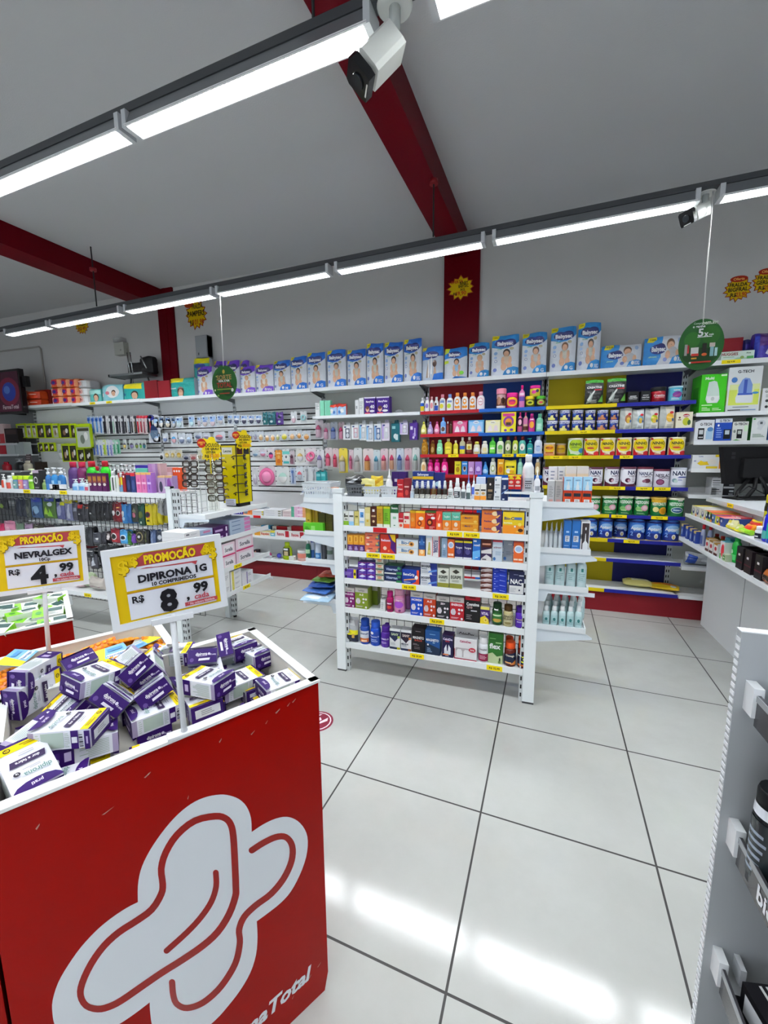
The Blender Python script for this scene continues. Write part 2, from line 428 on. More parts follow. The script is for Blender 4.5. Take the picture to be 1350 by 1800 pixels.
# ================================================================== SHELVING
steel = 'steel'
def shelf_mb(x0, x1, d, z, segs, th=.03, y=0.0, col='#e2e5e7'):
 """a tray: top at z, front lip in coloured segments [(xend, colour)...]"""
 m = MB().box(x0, x1, y + .004, y + d, z - .022, z - .004, col)
 a = x0
 for xe, c in segs: m.box(a, xe, y - .004, y + .004, z - th, z, c); a = xe
 return m
def upright_mb(x, y, z0, z1, w=.04, d=.03, side=1, col='#c9cdcf', hole_dx=0):
 m = MB().box(x - w / 2, x + w / 2, y - d / 2, y + d / 2, z0, z1, col)
 k = int((z1 - z0) / .05)
 for i in range(k):
  zz = z0 + .03 + i * .05
  for dx in ((-.009, .009) if w > .03 else (0,)):
   m.box(x + dx - .004, x + dx + .004, y - d / 2 - .0012, y - d / 2 + .001, zz, zz + .024, 'bk')
  m.box(x + side * (w / 2 - .001) - .0012, x + side * (w / 2 - .001) + .0012, y - .006, y + .006, zz, zz + .024, 'bk')
 return m
def tagstrip(par, x, y, z, w=.11, h=.03, col='ye', txt='R$ 9,99'):
 m = MB().box(-w / 2, w / 2, -.0012, 0, 0, h, col)
 if txt: m.art(['t .5 .5 .4 .8 bk ' + txt], w, h, lambda a, b_, k: (-w / 2 + a * w, -.0012 - k, b_ * h))
 o = obj('price_tag', m, 'paper', par); o.location = (x, y, z); return o
def bracket(s, xx, D_, z, h, col):
 obj('bracket', MB().prism([(0, 0), (-(D_ - .03), 0), (-(D_ - .03), -.012), (0, -h)], xx - .002, xx + .002, col, T=Matrix(((0, 0, 1, 0), (1, 0, 0, D_), (0, 1, 0, z - .004), (0, 0, 0, 1)))), steel, s)
def bay(name, label, x0, x1, levels, panels, kick, top_z, top_seg=None, up_l=True, up_r=True, panel_h=(.1, 2.1), slat=None):
 b = empty(name, (x0, FRONT_Y, 0)); tag(b, label, 'shelving unit')
 w = x1 - x0; D_ = PANEL_Y - FRONT_Y
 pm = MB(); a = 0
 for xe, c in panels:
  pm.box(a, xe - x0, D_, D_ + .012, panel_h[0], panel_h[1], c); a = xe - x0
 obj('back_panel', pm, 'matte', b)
 if up_l: obj('upright', upright_mb(.01, D_ + .01, 0, 2.16, side=1), steel, b)
 if up_r: obj('upright', upright_mb(w - .01, D_ + .01, 0, 2.16, side=-1), steel, b)
 shelves = []
 for z, segs in levels:
  segs = [(xe - x0, c) for xe, c in segs]
  s = obj('shelf', shelf_mb(.008, w - .008, D_, z, segs), steel, b); shelves.append(s)
  for xx in (.012, w - .012): bracket(s, xx, D_, z, .06, NVY if segs[-1][1] == NVY else '#cfd3d5')
 obj('kickplate', MB().box(.0, w, .012, .03, 0, kick[0], kick[1]), 'matte', b)
 if top_z:
  s = obj('shelf', shelf_mb(.0, w - .003, D_ + .02, top_z, [(w - .003, '#dfe2e4')], .036), steel, b); shelves.append(s)
  for xx in (.015, w - .015): bracket(s, xx, D_, top_z - .018, .05, '#63676a')
 return b, shelves
WHT = '#e8ebed'; NVY = '#1a1f8a'; YEL = '#d8c000'; REDL = '#b01822'; BLUL = '#1658b0'
TOPZ = 2.112
xA0, xA1, xB1, xC1, xD1 = -2.205, -1.02, .12, 1.24, 2.5
ZS = [1.822, 1.605]
GRY = '#b9bcb6'
bayA, shA = bay('shelving_bay', 'white wall shelving bay hung with baby bottles left of the red and blue bay', xA0, xA1, [(1.822, [(xA1, WHT)]), (.72, [(xA1, WHT)]), (.482, [(xA1, WHT)]), (.208, [(xA1, WHT)])],
 [(xA1, GRY)], (.18, '#6a0f18'), TOPZ)
xs = P(842, 720, y=4.0).x; xp = P(849, 690, y=4.28).x
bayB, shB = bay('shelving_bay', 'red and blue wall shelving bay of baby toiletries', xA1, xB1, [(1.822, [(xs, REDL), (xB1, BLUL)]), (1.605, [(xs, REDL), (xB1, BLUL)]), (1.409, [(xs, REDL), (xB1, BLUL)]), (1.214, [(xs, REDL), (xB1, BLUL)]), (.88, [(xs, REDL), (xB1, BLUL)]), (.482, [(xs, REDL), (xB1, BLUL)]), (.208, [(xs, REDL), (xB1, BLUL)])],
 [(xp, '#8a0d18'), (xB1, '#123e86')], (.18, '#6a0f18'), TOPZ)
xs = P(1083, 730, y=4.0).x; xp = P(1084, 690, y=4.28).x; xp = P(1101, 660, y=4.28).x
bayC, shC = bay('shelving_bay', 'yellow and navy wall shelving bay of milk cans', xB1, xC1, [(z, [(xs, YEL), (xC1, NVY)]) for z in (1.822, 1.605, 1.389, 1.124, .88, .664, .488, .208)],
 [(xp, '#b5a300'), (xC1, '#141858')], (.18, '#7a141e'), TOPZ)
bayD, shD = bay('shelving_bay', 'white wall shelving bay with device boxes behind the counter', xC1, xD1, [(z, [(xD1, WHT)]) for z in (1.72, 1.498, 1.278, 1.066, .46, .208)],
 [(xD1, GRY)], (.18, '#7a141e'), TOPZ, up_l=False)
# left part of the back wall: slatwall bays under one long shelf
SLW = '#eef0f0'
def slat_bay(label, x0, x1, low=True, topz=TOPZ, panelcol=SLW, slats=True, shade=None):
 b = empty('slatwall_bay', (x0, FRONT_Y, 0)); tag(b, label, 'shelving unit')
 w = x1 - x0; D_ = PANEL_Y - FRONT_Y
 m = MB().box(.02, w - .02, D_, D_ + .03, .1, 2.1, panelcol)
 if slats:
  for i in range(18):
   z = .98 + i * .06 * 1.0
   if z > 1.98: break
   m.box(.02, w - .02, D_ - .0012, D_ + .001, z - .007, z + .007, 'bk')
  m.box(.02, .026, D_ - .001, D_ + .001, .9, 2.0, 'gr')
 obj('slat_panel', m, 'matte', b)
 obj('upright', upright_mb(.0, D_ + .01, 0, 2.16, side=1), steel, b)
 sh = []
 for z in ((.72, .482, .208) if low else ()):
  s = obj('shelf', shelf_mb(.005, w - .005, D_, z, [(w - .005, WHT)]), steel, b); sh.append(s)
 if low: obj('kickplate', MB().box(0, w, .012, .03, 0, .18, '#6a0f18'), 'matte', b)
 s = obj('shelf', shelf_mb(0, w - .004, D_ + .02, topz, [(w - .004, WHT)], .036), steel, b); sh.append(s)
 for xx in (.015, w - .015): bracket(s, xx, D_, topz - .018, .05, '#63676a')
 return b, sh
xs1, xs2, xs3, xs4, xs5 = -2.21, -3.42, -4.61, -5.83, -7.04
slA, ssA = slat_bay('white slatwall bay behind the yellow eyeglass stand, beside the bottle bay', xs2, xs1)
slB, ssB = slat_bay('white slatwall bay hung with pacifiers, left of the eyeglass stand', xs3, xs2, topz=2.12)
slC, ssC = slat_bay('white slatwall bay hung with toothbrushes', xs4, xs3, topz=2.125)
slD, ssD = slat_bay('plain white panel bay hung with lime green packs', xs5, xs4, topz=2.135, slats=False)
# far left unit, open shelves; its grey colours paint in the shade there
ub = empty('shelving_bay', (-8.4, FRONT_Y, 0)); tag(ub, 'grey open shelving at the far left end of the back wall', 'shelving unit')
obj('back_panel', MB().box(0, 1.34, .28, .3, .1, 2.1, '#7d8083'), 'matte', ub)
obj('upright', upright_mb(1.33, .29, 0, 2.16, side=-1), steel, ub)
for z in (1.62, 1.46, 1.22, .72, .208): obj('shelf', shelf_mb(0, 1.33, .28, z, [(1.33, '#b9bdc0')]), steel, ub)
# price tags on wall shelves
def tags_on(sh, bx0, z, us, v=None, w=.1, h=.028):
 for u in us: tagstrip(sh, XU(u, FRONT_Y, z) - bx0, -.0045, z - .029, w, h)
tags_on(shB[2], xA1, 1.409, (797, 893, 918)); tags_on(shC[1], xB1, 1.605, (1026,)); tags_on(shC[2], xB1, 1.389, (978, 1011, 1101))
tags_on(shC[3], xB1, 1.124, (1085, 1132, 1164), w=.12); tags_on(shC[4], xB1, .88, (1088, 1159), w=.12); tags_on(shC[5], xB1, .664, (1110,), w=.12)
tags_on(shD[-1], xC1, TOPZ, (1285,), w=.12)
tagstrip(ssA[0], XU(452, 4.0, .72) - xs2, -.0045, .69, .1, .03, 'rd', '')
for u in (40, 163, 192): tagstrip(ssD[-1] if u < 60 else ssC[-1], XU(u, 4.0, 2.12) - (xs5 if u < 60 else xs4), -.0045, 2.092, .1, .028)
# ------------------------------------------------------------------ mesh gondolas in the middle of the shop
def grid_mb(x0, x1, z0, z1, y, cell=.06, r=.0018, col='dg', axis='x'):
 m = MB()
 def bar(a, b_):
  (ax, az), (bx, bz) = a, b_
  q = (ax - r, bx + r, y - r, y + r, az - r, bz + r) if axis == 'x' else (y - r, y + r, ax - r, bx + r, az - r, bz + r)
  m.box(*q, col)
 k = int(round((x1 - x0) / cell))
 for i in range(k + 1): bar((x0 + (x1 - x0) * i / k,) * 1 + (z0,), (x0 + (x1 - x0) * i / k, z1))
 k = int(round((z1 - z0) / cell))
 for i in range(k + 1): bar((x0, z0 + (z1 - z0) * i / k), (x1, z0 + (z1 - z0) * i / k))
 return m
GY = 2.32; gx0, gx1 = -1.149, .078
GZ = [1.164, .982, .82, .64, .445, .205]
gd = empty('display_gondola', (0, GY, 0)); tag(gd, 'white medicine gondola with side shelves in the middle of the floor', 'shelving unit')
PW = .062; GD = .5
POSTC = '#e8eef0'
for sx_, xp_ in ((-1, gx0 + PW / 2), (1, gx1 - PW / 2)):
 m = MB().box(xp_ - PW / 2, xp_ + PW / 2, 0, .035, .012, 1.2, POSTC).box(xp_ - PW / 2 - .004, xp_ + PW / 2 + .004, -.004, .04, 1.185, 1.21, '#dfe5e7').box(xp_ - PW / 2, xp_ + PW / 2, .002, .035, 0, .012, 'dg')
 obj('post', m, steel, gd)
 m = upright_mb(xp_ - sx_ * (PW / 2 + .01), .03, 0, 1.17, .02, .03, -sx_)
 obj('upright', m, steel, gd)
 m = MB().box(xp_ - PW / 2, xp_ + PW / 2, GD - .035, GD, 0, 1.2, POSTC)
 obj('post', m, steel, gd)
gsh = []
ix0, ix1 = gx0 + PW, gx1 - PW
for i, z in enumerate(GZ):
 s = obj('shelf', shelf_mb(ix0 + .002, ix1 - .002, .235, z, [(ix1 - .002, '#e8ecee')], .036, y=.004), steel, gd); gsh.append(s)
obj('mesh_panel', grid_mb(ix0, ix1, .24, 1.24, .245, .055), steel, gd)
# low wire fence on the top shelf
obj('top_rail', MB().box(XU(886, GY, 1.2), ix1, .02, .03, 1.2, 1.212, '#dfe3e5').box(ix0, ix0 + .4, .2, .21, 1.25, 1.262, '#dfe3e5'), steel, gd)
# side trays with wedge brackets
XZ = Matrix(((1, 0, 0, 0), (0, 0, 1, 0), (0, 1, 0, 0), (0, 0, 0, 1)))
def side_tray(par, xa, out, z, y0, y1, L, flip=False):
 """xa: post side, out: +1 right / -1 left"""
 xb = xa + out * L
 m = MB().box(min(xa, xb), max(xa, xb), y0, y1, z - .03, z - .012, '#d9dde0')
 m.box(min(xa, xb), max(xa, xb), y0 - .003, y0, z - .03, z, '#dfe4e7').box(xb - .003, xb + .003, y0, y1, z - .03, z, '#dfe4e7')
 s = obj('side_shelf', m, steel, par)
 poly = [(xa, z - .1), (xa, z - .03), (xb + out * .035, z - .03), (xb + out * .035, z - .052), (xa + out * .05, z - .052), (xa + out * .035, z - .1)] if flip else [(xa, z - .11), (xa, z - .03), (xb, z - .03), (xb + out * .035, z - .05), (xb + out * .035, z - .06)]
 for yy in (y0 + .002, y1 - .006): obj('bracket', MB().prism(poly, yy, yy + .004, '#d4dde4', T=XZ), steel, s)
 return s
ZR = [1.164, .915, .708, .478]; ZL = [1.145, .932, .742, .478]
for i, z in enumerate(ZR): side_tray(gd, gx1, 1, z, .03, GD - .02, .245, i == 2)
for i, z in enumerate(ZL): side_tray(gd, gx0, -1, z, .03, GD - .02, .225, i >= 2)
GT = [(1, 668, 'rd', ''), (2, 656, 'ye', 'R$ 29,99'), (2, 682, 'ye', 'R$ 29,99'), (1, 799, 'ye', 'R$ 9,99'), (1, 829, 'ye', 'R$ 12,99'), (3, 719, 'ye', 'R$ 19,99'), (3, 880, 'ye', 'R$ 24,99'), (4, 768, 'ye', 'R$ 29,99'), (5, 733, 'ye', 'R$ 29,99'), (5, 869, 'ye', 'R$ 32,99')]
for i, u, c, t_ in GT: tagstrip(gsh[i], XU(u, GY, GZ[i] - .02), -.0005, GZ[i] - .034, .088, .03, c, t_)
# left gondola with hanging bags and end shelves
lg = empty('display_gondola', (0, 0, 0)); tag(lg, 'white mesh gondola at left hung with bags and carrying toiletries on top', 'shelving unit')
LX = -2.44; LY0, LY1 = 2.3, 2.86; LZ = 1.15
obj('post', MB().box(LX - .045, LX, LY0, LY0 + .035, 0, 1.2, POSTC).box(LX - .05, LX + .0, LY0 - .004, LY0 + .04, 1.185, 1.2, '#dfe5e7'), steel, lg)
obj('upright', upright_mb(LX + .02, LY0 + .03, 0, 1.18, .034, .04, 1), steel, lg)
obj('upright', upright_mb(LX + .03, LY1, .02, .965, .034, .04, 1), steel, lg)
obj('foot', MB().lathe([(.014, 0), (.014, .012), (.006, .014), (.006, .03)], 'bk', 10, T=Matrix.Translation((LX + .03, LY1, 0))), 'matte', lg)
obj('post', MB().box(LX - .045, LX, LY1 - .035, LY1, .0, .96, POSTC), steel, lg)
obj('shelf', shelf_mb(-5.9, LX - .046, .3, LZ, [(LX - .046, WHT)], .034, y=LY0), steel, lg)
obj('mesh_panel', grid_mb(-5.9, LX - .05, .1, 1.12, LY0 + .3, .055, col='ch'), steel, lg)  # bars coloured dark to paint the gloom behind the bags
obj('mesh_panel', grid_mb(LY0 + .05, LY1 - .12, .3, 1.17, LX + .02, .055, col='lg', axis='y'), steel, lg)
obj('post', MB().box(-4.16, -4.12, LY0 + .28, LY0 + .32, 0, 1.15, POSTC), steel, lg)
lsh = obj('shelf', shelf_mb(-5.9, LX - .046, .3, .3, [(LX - .046, WHT)], .034, y=LY0), steel, lg)
tagstrip(lsh, XU(155, LY0, .3), LY0 - .006, .266, .08, .03)
LZE = [.998, .80, .56, .36]
for z in LZE:
 s = MB().box(LX + .04, -2.16, LY0 + .02, 3.06, z - .03, z - .014, '#d9dde0').box(-2.163, -2.157, LY0 + .02, 3.06, z - .03, z + .006, '#e2e6e8').box(LX + .04, -2.16, LY0 + .017, LY0 + .02, z - .03, z, '#dfe4e7')
 sh_ = obj('end_shelf', s, steel, lg)
 for yy in (LY0 + .02, 3.05): obj('bracket', MB().prism([(LX + .04, z - .1), (LX + .04, z - .03), (-2.13, z - .03), (-2.13, z - .045), (LX + .09, z - .06), (LX + .07, z - .1)], yy, yy + .004, '#d4dde4', T=XZ), steel, sh_)
 if z in (.56, .36):
  t_ = tagstrip(sh_, -2.156, P(418 if z > .4 else 433, 995 if z > .4 else 1023, x=-2.157).y, z - .028, .09, .03); t_.rotation_euler = (0, 0, math.pi / 2)
for u, c in ((48, 'ye'), (112, 'ye')): tagstrip(lg, XU(u, LY0, LZ), LY0 - .0055, LZ - .033, .085, .03, c)
# ================================================================== PRODUCT BUILDERS (base centre at origin, front towards -Y)
def carton(w, d, h, base, prints=(), side=None, top=None, sprints=(), tprints=()):
 m = MB(); q = [(-w / 2, -d / 2), (w / 2, -d / 2), (w / 2, d / 2), (-w / 2, d / 2)]
 m.add([(x, y, 0) for x, y in q] + [(x, y, h) for x, y in q], [(0, 1, 5, 4), (3, 2, 1, 0), (2, 3, 7, 6)], base)
 m.add([(x, y, 0) for x, y in q] + [(x, y, h) for x, y in q], [(1, 2, 6, 5), (3, 0, 4, 7)], side or base)
 m.add([(x, y, h) for x, y in q], [(0, 1, 2, 3)], top or base)
 m.art(prints, w, h, lambda x, y, k: (-w / 2 + x * w, -d / 2 - k, y * h))
 if sprints:
  m.art(sprints, d, h, lambda x, y, k: (w / 2 + k, -d / 2 + x * d, y * h))
  m.art(sprints, d, h, lambda x, y, k: (-w / 2 - k, d / 2 - x * d, y * h))
 if tprints: m.art(tprints, w, d, lambda x, y, k: (-w / 2 + x * w, -d / 2 + y * d, h + k))
 return m
PROF = {
 'shampoo': ([(.82, 0), (.97, .015), (1, .04), (1, .5), (.96, .62), (.8, .72), (.5, .78), (.42, .8)], [(.5, .79), (.5, .97), (.44, 1)]),
 'baby': ([(.7, 0), (.85, .02), (.92, .1), (1, .28), (.95, .42), (.82, .56), (.84, .64), (.74, .74), (.5, .8)], [(.55, .79), (.56, .94), (.46, .99), (.2, 1)]),
 'tear': ([(.6, 0), (.8, .02), (.96, .12), (1, .26), (.88, .46), (.6, .64), (.38, .78), (.3, .82)], [(.34, .81), (.34, .92), (.2, 1)]),
 'flask': ([(.9, 0), (1, .02), (1, .6), (.92, .7), (.5, .78), (.34, .8), (.34, .84)], [(.38, .83), (.4, .85), (.4, .98), (.36, 1)]),
 'pill': ([(.92, 0), (1, .02), (1, .64), (.9, .71), (.72, .74)], [(.8, .735), (.84, .75), (.84, .98), (.78, 1)]),
 'pillj': ([(.9, 0), (1, .03), (1, .7), (.86, .76)], [(.9, .75), (.92, .77), (.92, .97), (.86, 1)]),
 'jar': ([(.92, 0), (1, .03), (1, .7), (.92, .74)], [(1, .73), (1.02, .75), (1.02, .98), (.97, 1)]),
 'drop': ([(.95, 0), (1, .02), (1, .5), (.9, .56), (.5, .6)], [(.62, .58), (.62, .74), (.5, .78), (.46, .96), (.4, 1)]),
 'cone': ([(.95, 0), (1, .02), (1, .5), (.7, .6), (.4, .64)], [(.44, .63), (.44, .72), (.2, .78), (.07, 1)]),
 'jug': ([(.92, 0), (1, .02), (1, .2), (.96, .22), (1, .24), (1, .5), (.96, .52), (1, .54), (.92, .68), (.5, .82)], [(.55, .81), (.56, .97), (.5, 1)]),
 'aero': ([(.95, 0), (1, .01), (1, .7), (.9, .76)], [(.92, .75), (.92, .97), (.85, 1)]),
 'alc': ([(.95, 0), (1, .02), (1, .6), (.88, .7), (.56, .76)], [(.56, .75), (.6, .77), (.58, .98), (.5, 1)]),
 'can': ([(.97, 0), (1, .015), (1, .9)], [(1.02, .895), (1.03, .91), (1.03, .985), (.98, 1)]),
}
def add_pump(c, w, h, col):
 c.lathe([(.2 * w, .72 * h), (.2 * w, .8 * h), (.08 * w, .81 * h), (.08 * w, .92 * h), (.2 * w, .93 * h), (.2 * w, .98 * h)], col, 12)
 c.box(-.45 * w, 0, -.06 * w, .06 * w, .94 * h, .985 * h, col)
def bottle(kind, w, h, body, cap, prints=(), sy=1.0, fill=None):
 pr, cp = PROF['shampoo' if kind == 'pump' else kind]
 s = .86 if kind == 'pump' else 1
 m = MB(); R = w / 2
 if fill:
  lo, split = fill
  colf = lambda z: lo if z < split * h else body
 else: colf = body
 m.lathe([(r * R, z * h * s) for r, z in pr], colf, 18, 1, sy)
 ps = [(r * R, z * h * s) for r, z in pr]
 def rad(z):
  for (r0, z0), (r1, z1) in zip(ps, ps[1:]):
   if z0 <= z <= z1: return r0 + (r1 - r0) * (z - z0) / max(1e-6, z1 - z0)
  return ps[-1][0]
 def mp(x, y, k):
  z = y * h; a = (x - .5) * 2.2; r = rad(z) + .0006 + k
  return (r * math.sin(a), -r * math.cos(a) * (sy if sy < 1 else 1) - (k if sy < 1 else 0), z)
 m.art(prints, w, h, mp, sub=(7, 7))
 c = MB()
 if kind == 'pump': add_pump(c, w, h, cap)
 else: c.lathe([(r * R, z * h) for r, z in cp], cap, 16, 1, max(sy, .75))
 return m, c
def can(w, h, base, prints, lid, band=None, ang=2.4):
 R = w / 2; m = MB()
 m.lathe([(R * .97, 0), (R, h * .015), (R, h * .08), (R, h * .9)], (lambda z: band if band and z < h * .07 else base), 28)
 m.art(prints, w * 1.2, h, lambda x, y, k: ((R + k) * math.sin((x - .5) * ang), -(R + k) * math.cos((x - .5) * ang), y * h), sub=(12, 3))
 c = MB().lathe([(R * 1.0, h * .895), (R * 1.025, h * .91), (R * 1.025, h * .985), (R * .97, h), (R * .9, h * .985)], lid, 28)
 return m, c
def soft(w, d, h, base, prints=(), g=None, bulge=.12, jit=.0, seed=0, top=None, side=None, crimp=0.0):
 g = g or (lambda t: 1.0)
 rnd = random.Random(seed); ph = [rnd.uniform(0, 6) for _ in range(6)]
 def wid(t): return w * (1 - .035 * max(0, t - .82) / .18 - .02 * max(0, .06 - t) / .06)
 def surf(x, t, sgn, k=0.0):
  X = (x - .5) * wid(t)
  e = 1 - abs(2 * x - 1) ** 5
  yy = d / 2 * g(t) * (1 - bulge + bulge * (1 - (2 * x - 1) ** 2)) * (.55 + .45 * e)
  yy += jit * (math.sin(9 * x + ph[0] + 5 * t) * math.sin(11 * t + ph[1]) + .6 * math.sin(23 * t + 4 * x + ph[2])) * e
  z = t * h + (jit * 1.5 * math.sin(6 * x + ph[3]) * max(0, t - .8) / .2)
  return (X, sgn * (yy + k), z)
 m = MB(); nx, nz = 10, 14
 for sgn in (-1, 1):
  vs = [surf(i / nx, j / nz, sgn) for j in range(nz + 1) for i in range(nx + 1)]
  fs = [(j * (nx + 1) + i, j * (nx + 1) + i + 1, (j + 1) * (nx + 1) + i + 1, (j + 1) * (nx + 1) + i) for j in range(nz) for i in range(nx)]
  m.add(vs, fs if sgn < 0 else [f[::-1] for f in fs], base, True)
 for x in (0, 1):
  vs = [surf(x, j / nz, s) for j in range(nz + 1) for s in (-1, 1)]
  fs = [(2 * j, 2 * j + 1, 2 * j + 3, 2 * j + 2) for j in range(nz)]
  m.add(vs, fs if x else [f[::-1] for f in fs], side or base, True)
 for t in (0, 1):
  vs = [surf(i / nx, t, s) for i in range(nx + 1) for s in (-1, 1)]
  fs = [(2 * i, 2 * i + 1, 2 * i + 3, 2 * i + 2) for i in range(nx)]
  m.add(vs, [f[::-1] for f in fs] if t else fs, (top or base) if t else base, True)
 m.art(prints, w, h, lambda x, y, k: surf(x, y, -1, k + .0006), sub=(9, 12))
 return m
POUCH = lambda t: (.55 + .45 * min(1, t / .12)) * (1 - .92 * max(0, (t - .25) / .75) ** 1.2)
PACK = lambda t: (1 - .45 * max(0, (t - .84) / .16) ** 1.6) * (.86 + .14 * min(1, t / .06))
PILLOW = lambda t: max(.1, 1 - abs(2 * t - 1) ** 3)
def thing(name, cat, label, root_mb, mat, parts=(), loc=(0, 0, 0), rz=0, group=None):
 o = obj(name, root_mb, mat)
 o.location = loc; o.rotation_euler = (0, 0, rz)
 for pn, pm, pmat in parts: obj(pn, pm, pmat, o)
 return tag(o, label, cat, group)
def build(kind, w, h, base, aux, prints, label, o):
 """one product of the given silhouette, returned with its base centre at the origin"""
 if kind == 'box':
  d = o.get('d', max(.02, min(.06, w * .9)))
  return thing('carton', 'box', label, carton(w, d, h, base, prints, o.get('side'), aux, o.get('sp', ()), o.get('tp', ())), 'paper'), d
 if kind == 'can':
  m, c = can(w, h, base, prints, aux, o.get('band'))
  return thing('can', 'can', label, m, 'gloss', [('lid', c, 'matte')]), w
 if kind == 'pouch':
  d = o.get('d', w * .45)
  return thing('pouch', 'pouch', label, soft(w, d, h, base, prints, POUCH, .25, .002, hash(label) % 99, top=aux), 'film'), d
 if kind == 'pack':
  d = o.get('d', .11)
  return thing('diaper_pack', 'diaper pack', label, soft(w, d, h, base, prints, PACK, .10, .0025, len(label) + int(w * 1000), top=aux, side=o.get('side', aux)), 'film'), d
 sy = o.get('sy', .62 if kind in ('shampoo', 'baby', 'flask', 'pump') else 1.0)
 m, c = bottle(kind, w, h, base, aux, prints, sy, o.get('fill'))
 nm, ct = ('jar', 'jar') if kind in ('jar', 'pillj') else (('spray_can', 'spray can') if kind == 'aero' else ('bottle', 'bottle'))
 return thing(nm, ct, label, m, o.get('mat', 'gloss'), [('cap' if kind not in ('jar', 'pillj') else 'lid', c, 'matte')]), w * sy
def row(y, z, where, items, inset=.004, lift=-.004, group=None):
 """items: (u0, u1, v_top, kind, colour, aux colour, prints, label, options) measured on the shelf front"""
 out = []
 for it in items:
  u0, u1, vt, kind, base, aux, prints, label = it[:8]; o = it[8] if len(it) > 8 else {}
  yf = y + inset + o.get('back', 0); zb = z + lift + o.get('up', 0)
  x0, x1 = XU(u0, yf, zb + .02), XU(u1, yf, zb + .02); w = (x1 - x0) * .985; xc = (x0 + x1) / 2
  h = ZV(vt, xc, yf) - zb
  n = o.get('stack', 1)
  lab = label if label.endswith('.') else label + ' ' + where
  lab = lab.rstrip('.')
  if n == 1:
   ob, d = build(kind, w, h, base, aux, prints, lab, o)
   ob.location = (xc, yf + d / 2, zb); ob.rotation_euler = (0, 0, o.get('rz', 0)); out.append(ob)
   if group or o.get('g'): ob['group'] = o.get('g') or group
   for k in range(1, o.get('deep', 1)):
    c = clone(ob, (xc + .002 * (k % 2), yf + d / 2 + k * (d + .004), zb), lab + ', one row behind')
  else:
   for i in range(n):
    ws = ('lowest' if i == 0 else ('topmost' if i == n - 1 else ORD[i])) + ' in stack'
    l2 = lab + ', ' + ws
    if i == 0:
     ob, d = build(kind, w, h / n - .0004, base, aux, prints, l2, o); ob['group'] = lab; first = ob; ob.location = (xc, yf + d / 2, zb)
    else: ob = clone(first, (xc + random.uniform(-.001, .001), yf + d / 2 + random.uniform(-.001, .002), zb + i * h / n), l2, lab)
    out.append(ob)
 return out
# ================================================================== WALL SHELF PRODUCTS
# --- diaper packs along the top shelf
def baby(cx, cy, s, hair='br', body='#cfc6b8', asp=1.0):
 X = lambda a: cx + a * s * asp
 return ['e %.3f %.3f %.3f %.3f %s' % (cx, cy + .1 * s, .17 * s * asp, .30 * s, body), 'e %.3f %.3f %.3f %.3f skin' % (X(-.1), cy - .22 * s, .11 * s * asp, .2 * s), 'e %.3f %.3f %.3f %.3f skin' % (X(.12), cy - .22 * s, .1 * s * asp, .2 * s),
   'e %.3f %.3f %.3f %.3f skin' % (X(-.14), cy + .1 * s, .06 * s * asp, .2 * s), 'e %.3f %.3f %.3f %.3f skin' % (X(.14), cy + .12 * s, .06 * s * asp, .2 * s),
   'e %.3f %.3f %.3f %.3f %s' % (cx, cy + .5 * s, .135 * s * asp, .2 * s, hair), 'e %.3f %.3f %.3f %.3f skin' % (X(-.005), cy + .45 * s, .1 * s * asp, .15 * s)]
def tall_pack(blue='#2a74d0', dot='#2a74d0', size='G', dark='#1a2468', hair='#2c1c16', body='#c9c8bc'):
 return ['p 0 .72 .1 .70 .35 .66 .62 .68 .85 .74 1 .83 1 1 0 1 ' + blue, 'p 0 .88 .2 .89 .26 .93 .28 1 0 1 #e8d820', 't .13 .95 .022 .16 bk 7 DIAS',
  'e .5 .79 .4 .09 ' + dark, 'e .34 .83 .2 .06 ' + dark, 'e .66 .83 .22 .065 ' + dark, 't .5 .79 .085 .66 wh Babysec', 't .3 .655 .025 .3 #3aa060 ultrasec',
  'e .74 .66 .08 .035 #b8b090', 'e .16 .56 .07 .04 #8fb4e0', 'e .15 .46 .06 .03 #a9c2e6', 'e .17 .37 .06 .034 #7f92b8', 'e .17 .37 .04 .022 wh', 'e .14 .16 .07 .045 #7080c0'] + baby(.56, .33, .46, hair, body, 2.1) + [
  'p .42 0 .5 .12 .62 .19 .82 .22 1 .2 1 0 ' + dot, 'e .64 .1 .07 .05 wh', 't .84 .09 .08 .2 wh ' + size]
purp = lambda s='P': tall_pack('#6a3fc0', '#7a52cc', s, '#23205e', '#c09a70', '#e6ddd2')
WB = '#dfe3ea'
top = []
def pk(u0, u1, vt, prints, label, base=WB, aux='#2468c8', **o):
 top.append((u0, u1, vt, 'pack', base, aux, prints, label, dict({'d': .12, 'side': '#cfd6e2'}, **o)))
ON = 'on top shelf'
pk(297, 340, 664, ['r 0 .78 .62 1 #f0e020', 'r .62 .78 1 1 #2a9c98', 'e .5 .3 .14 .26 br', 'e .5 .24 .1 .2 skin', 'p .36 0 .42 .1 .58 .1 .64 0 wh', 't .2 .5 .09 .3 wh Pampers'], 'low teal diaper pack with yellow band', '#2aa6a0', '#2a9c98')
pk(341, 369, 629, ['r 0 .86 1 1 #e8e020', 'e .5 .8 .34 .07 #1c3c8c', 'r 0 .4 1 .5 #8fd6d0', 'e .5 .25 .2 .12 wh'], 'tall teal diaper pack with yellow top', '#2a9a98', '#2a9a98', back=.14)
pk(346, 372, 644, purp(), 'white and purple diaper pack in front of tall teal one', WB, '#6a3fc0')
pk(376, 398, 634, purp(), 'white and purple diaper pack behind the left green disc', WB, '#6a3fc0', back=.15)
pk(399, 421, 633, purp(), 'white and purple diaper pack further back, right of left green disc', WB, '#6a3fc0', back=.15)
pk(423, 438, 633, purp(), 'narrow white and purple diaper pack at the back', WB, '#6a3fc0', back=.15)
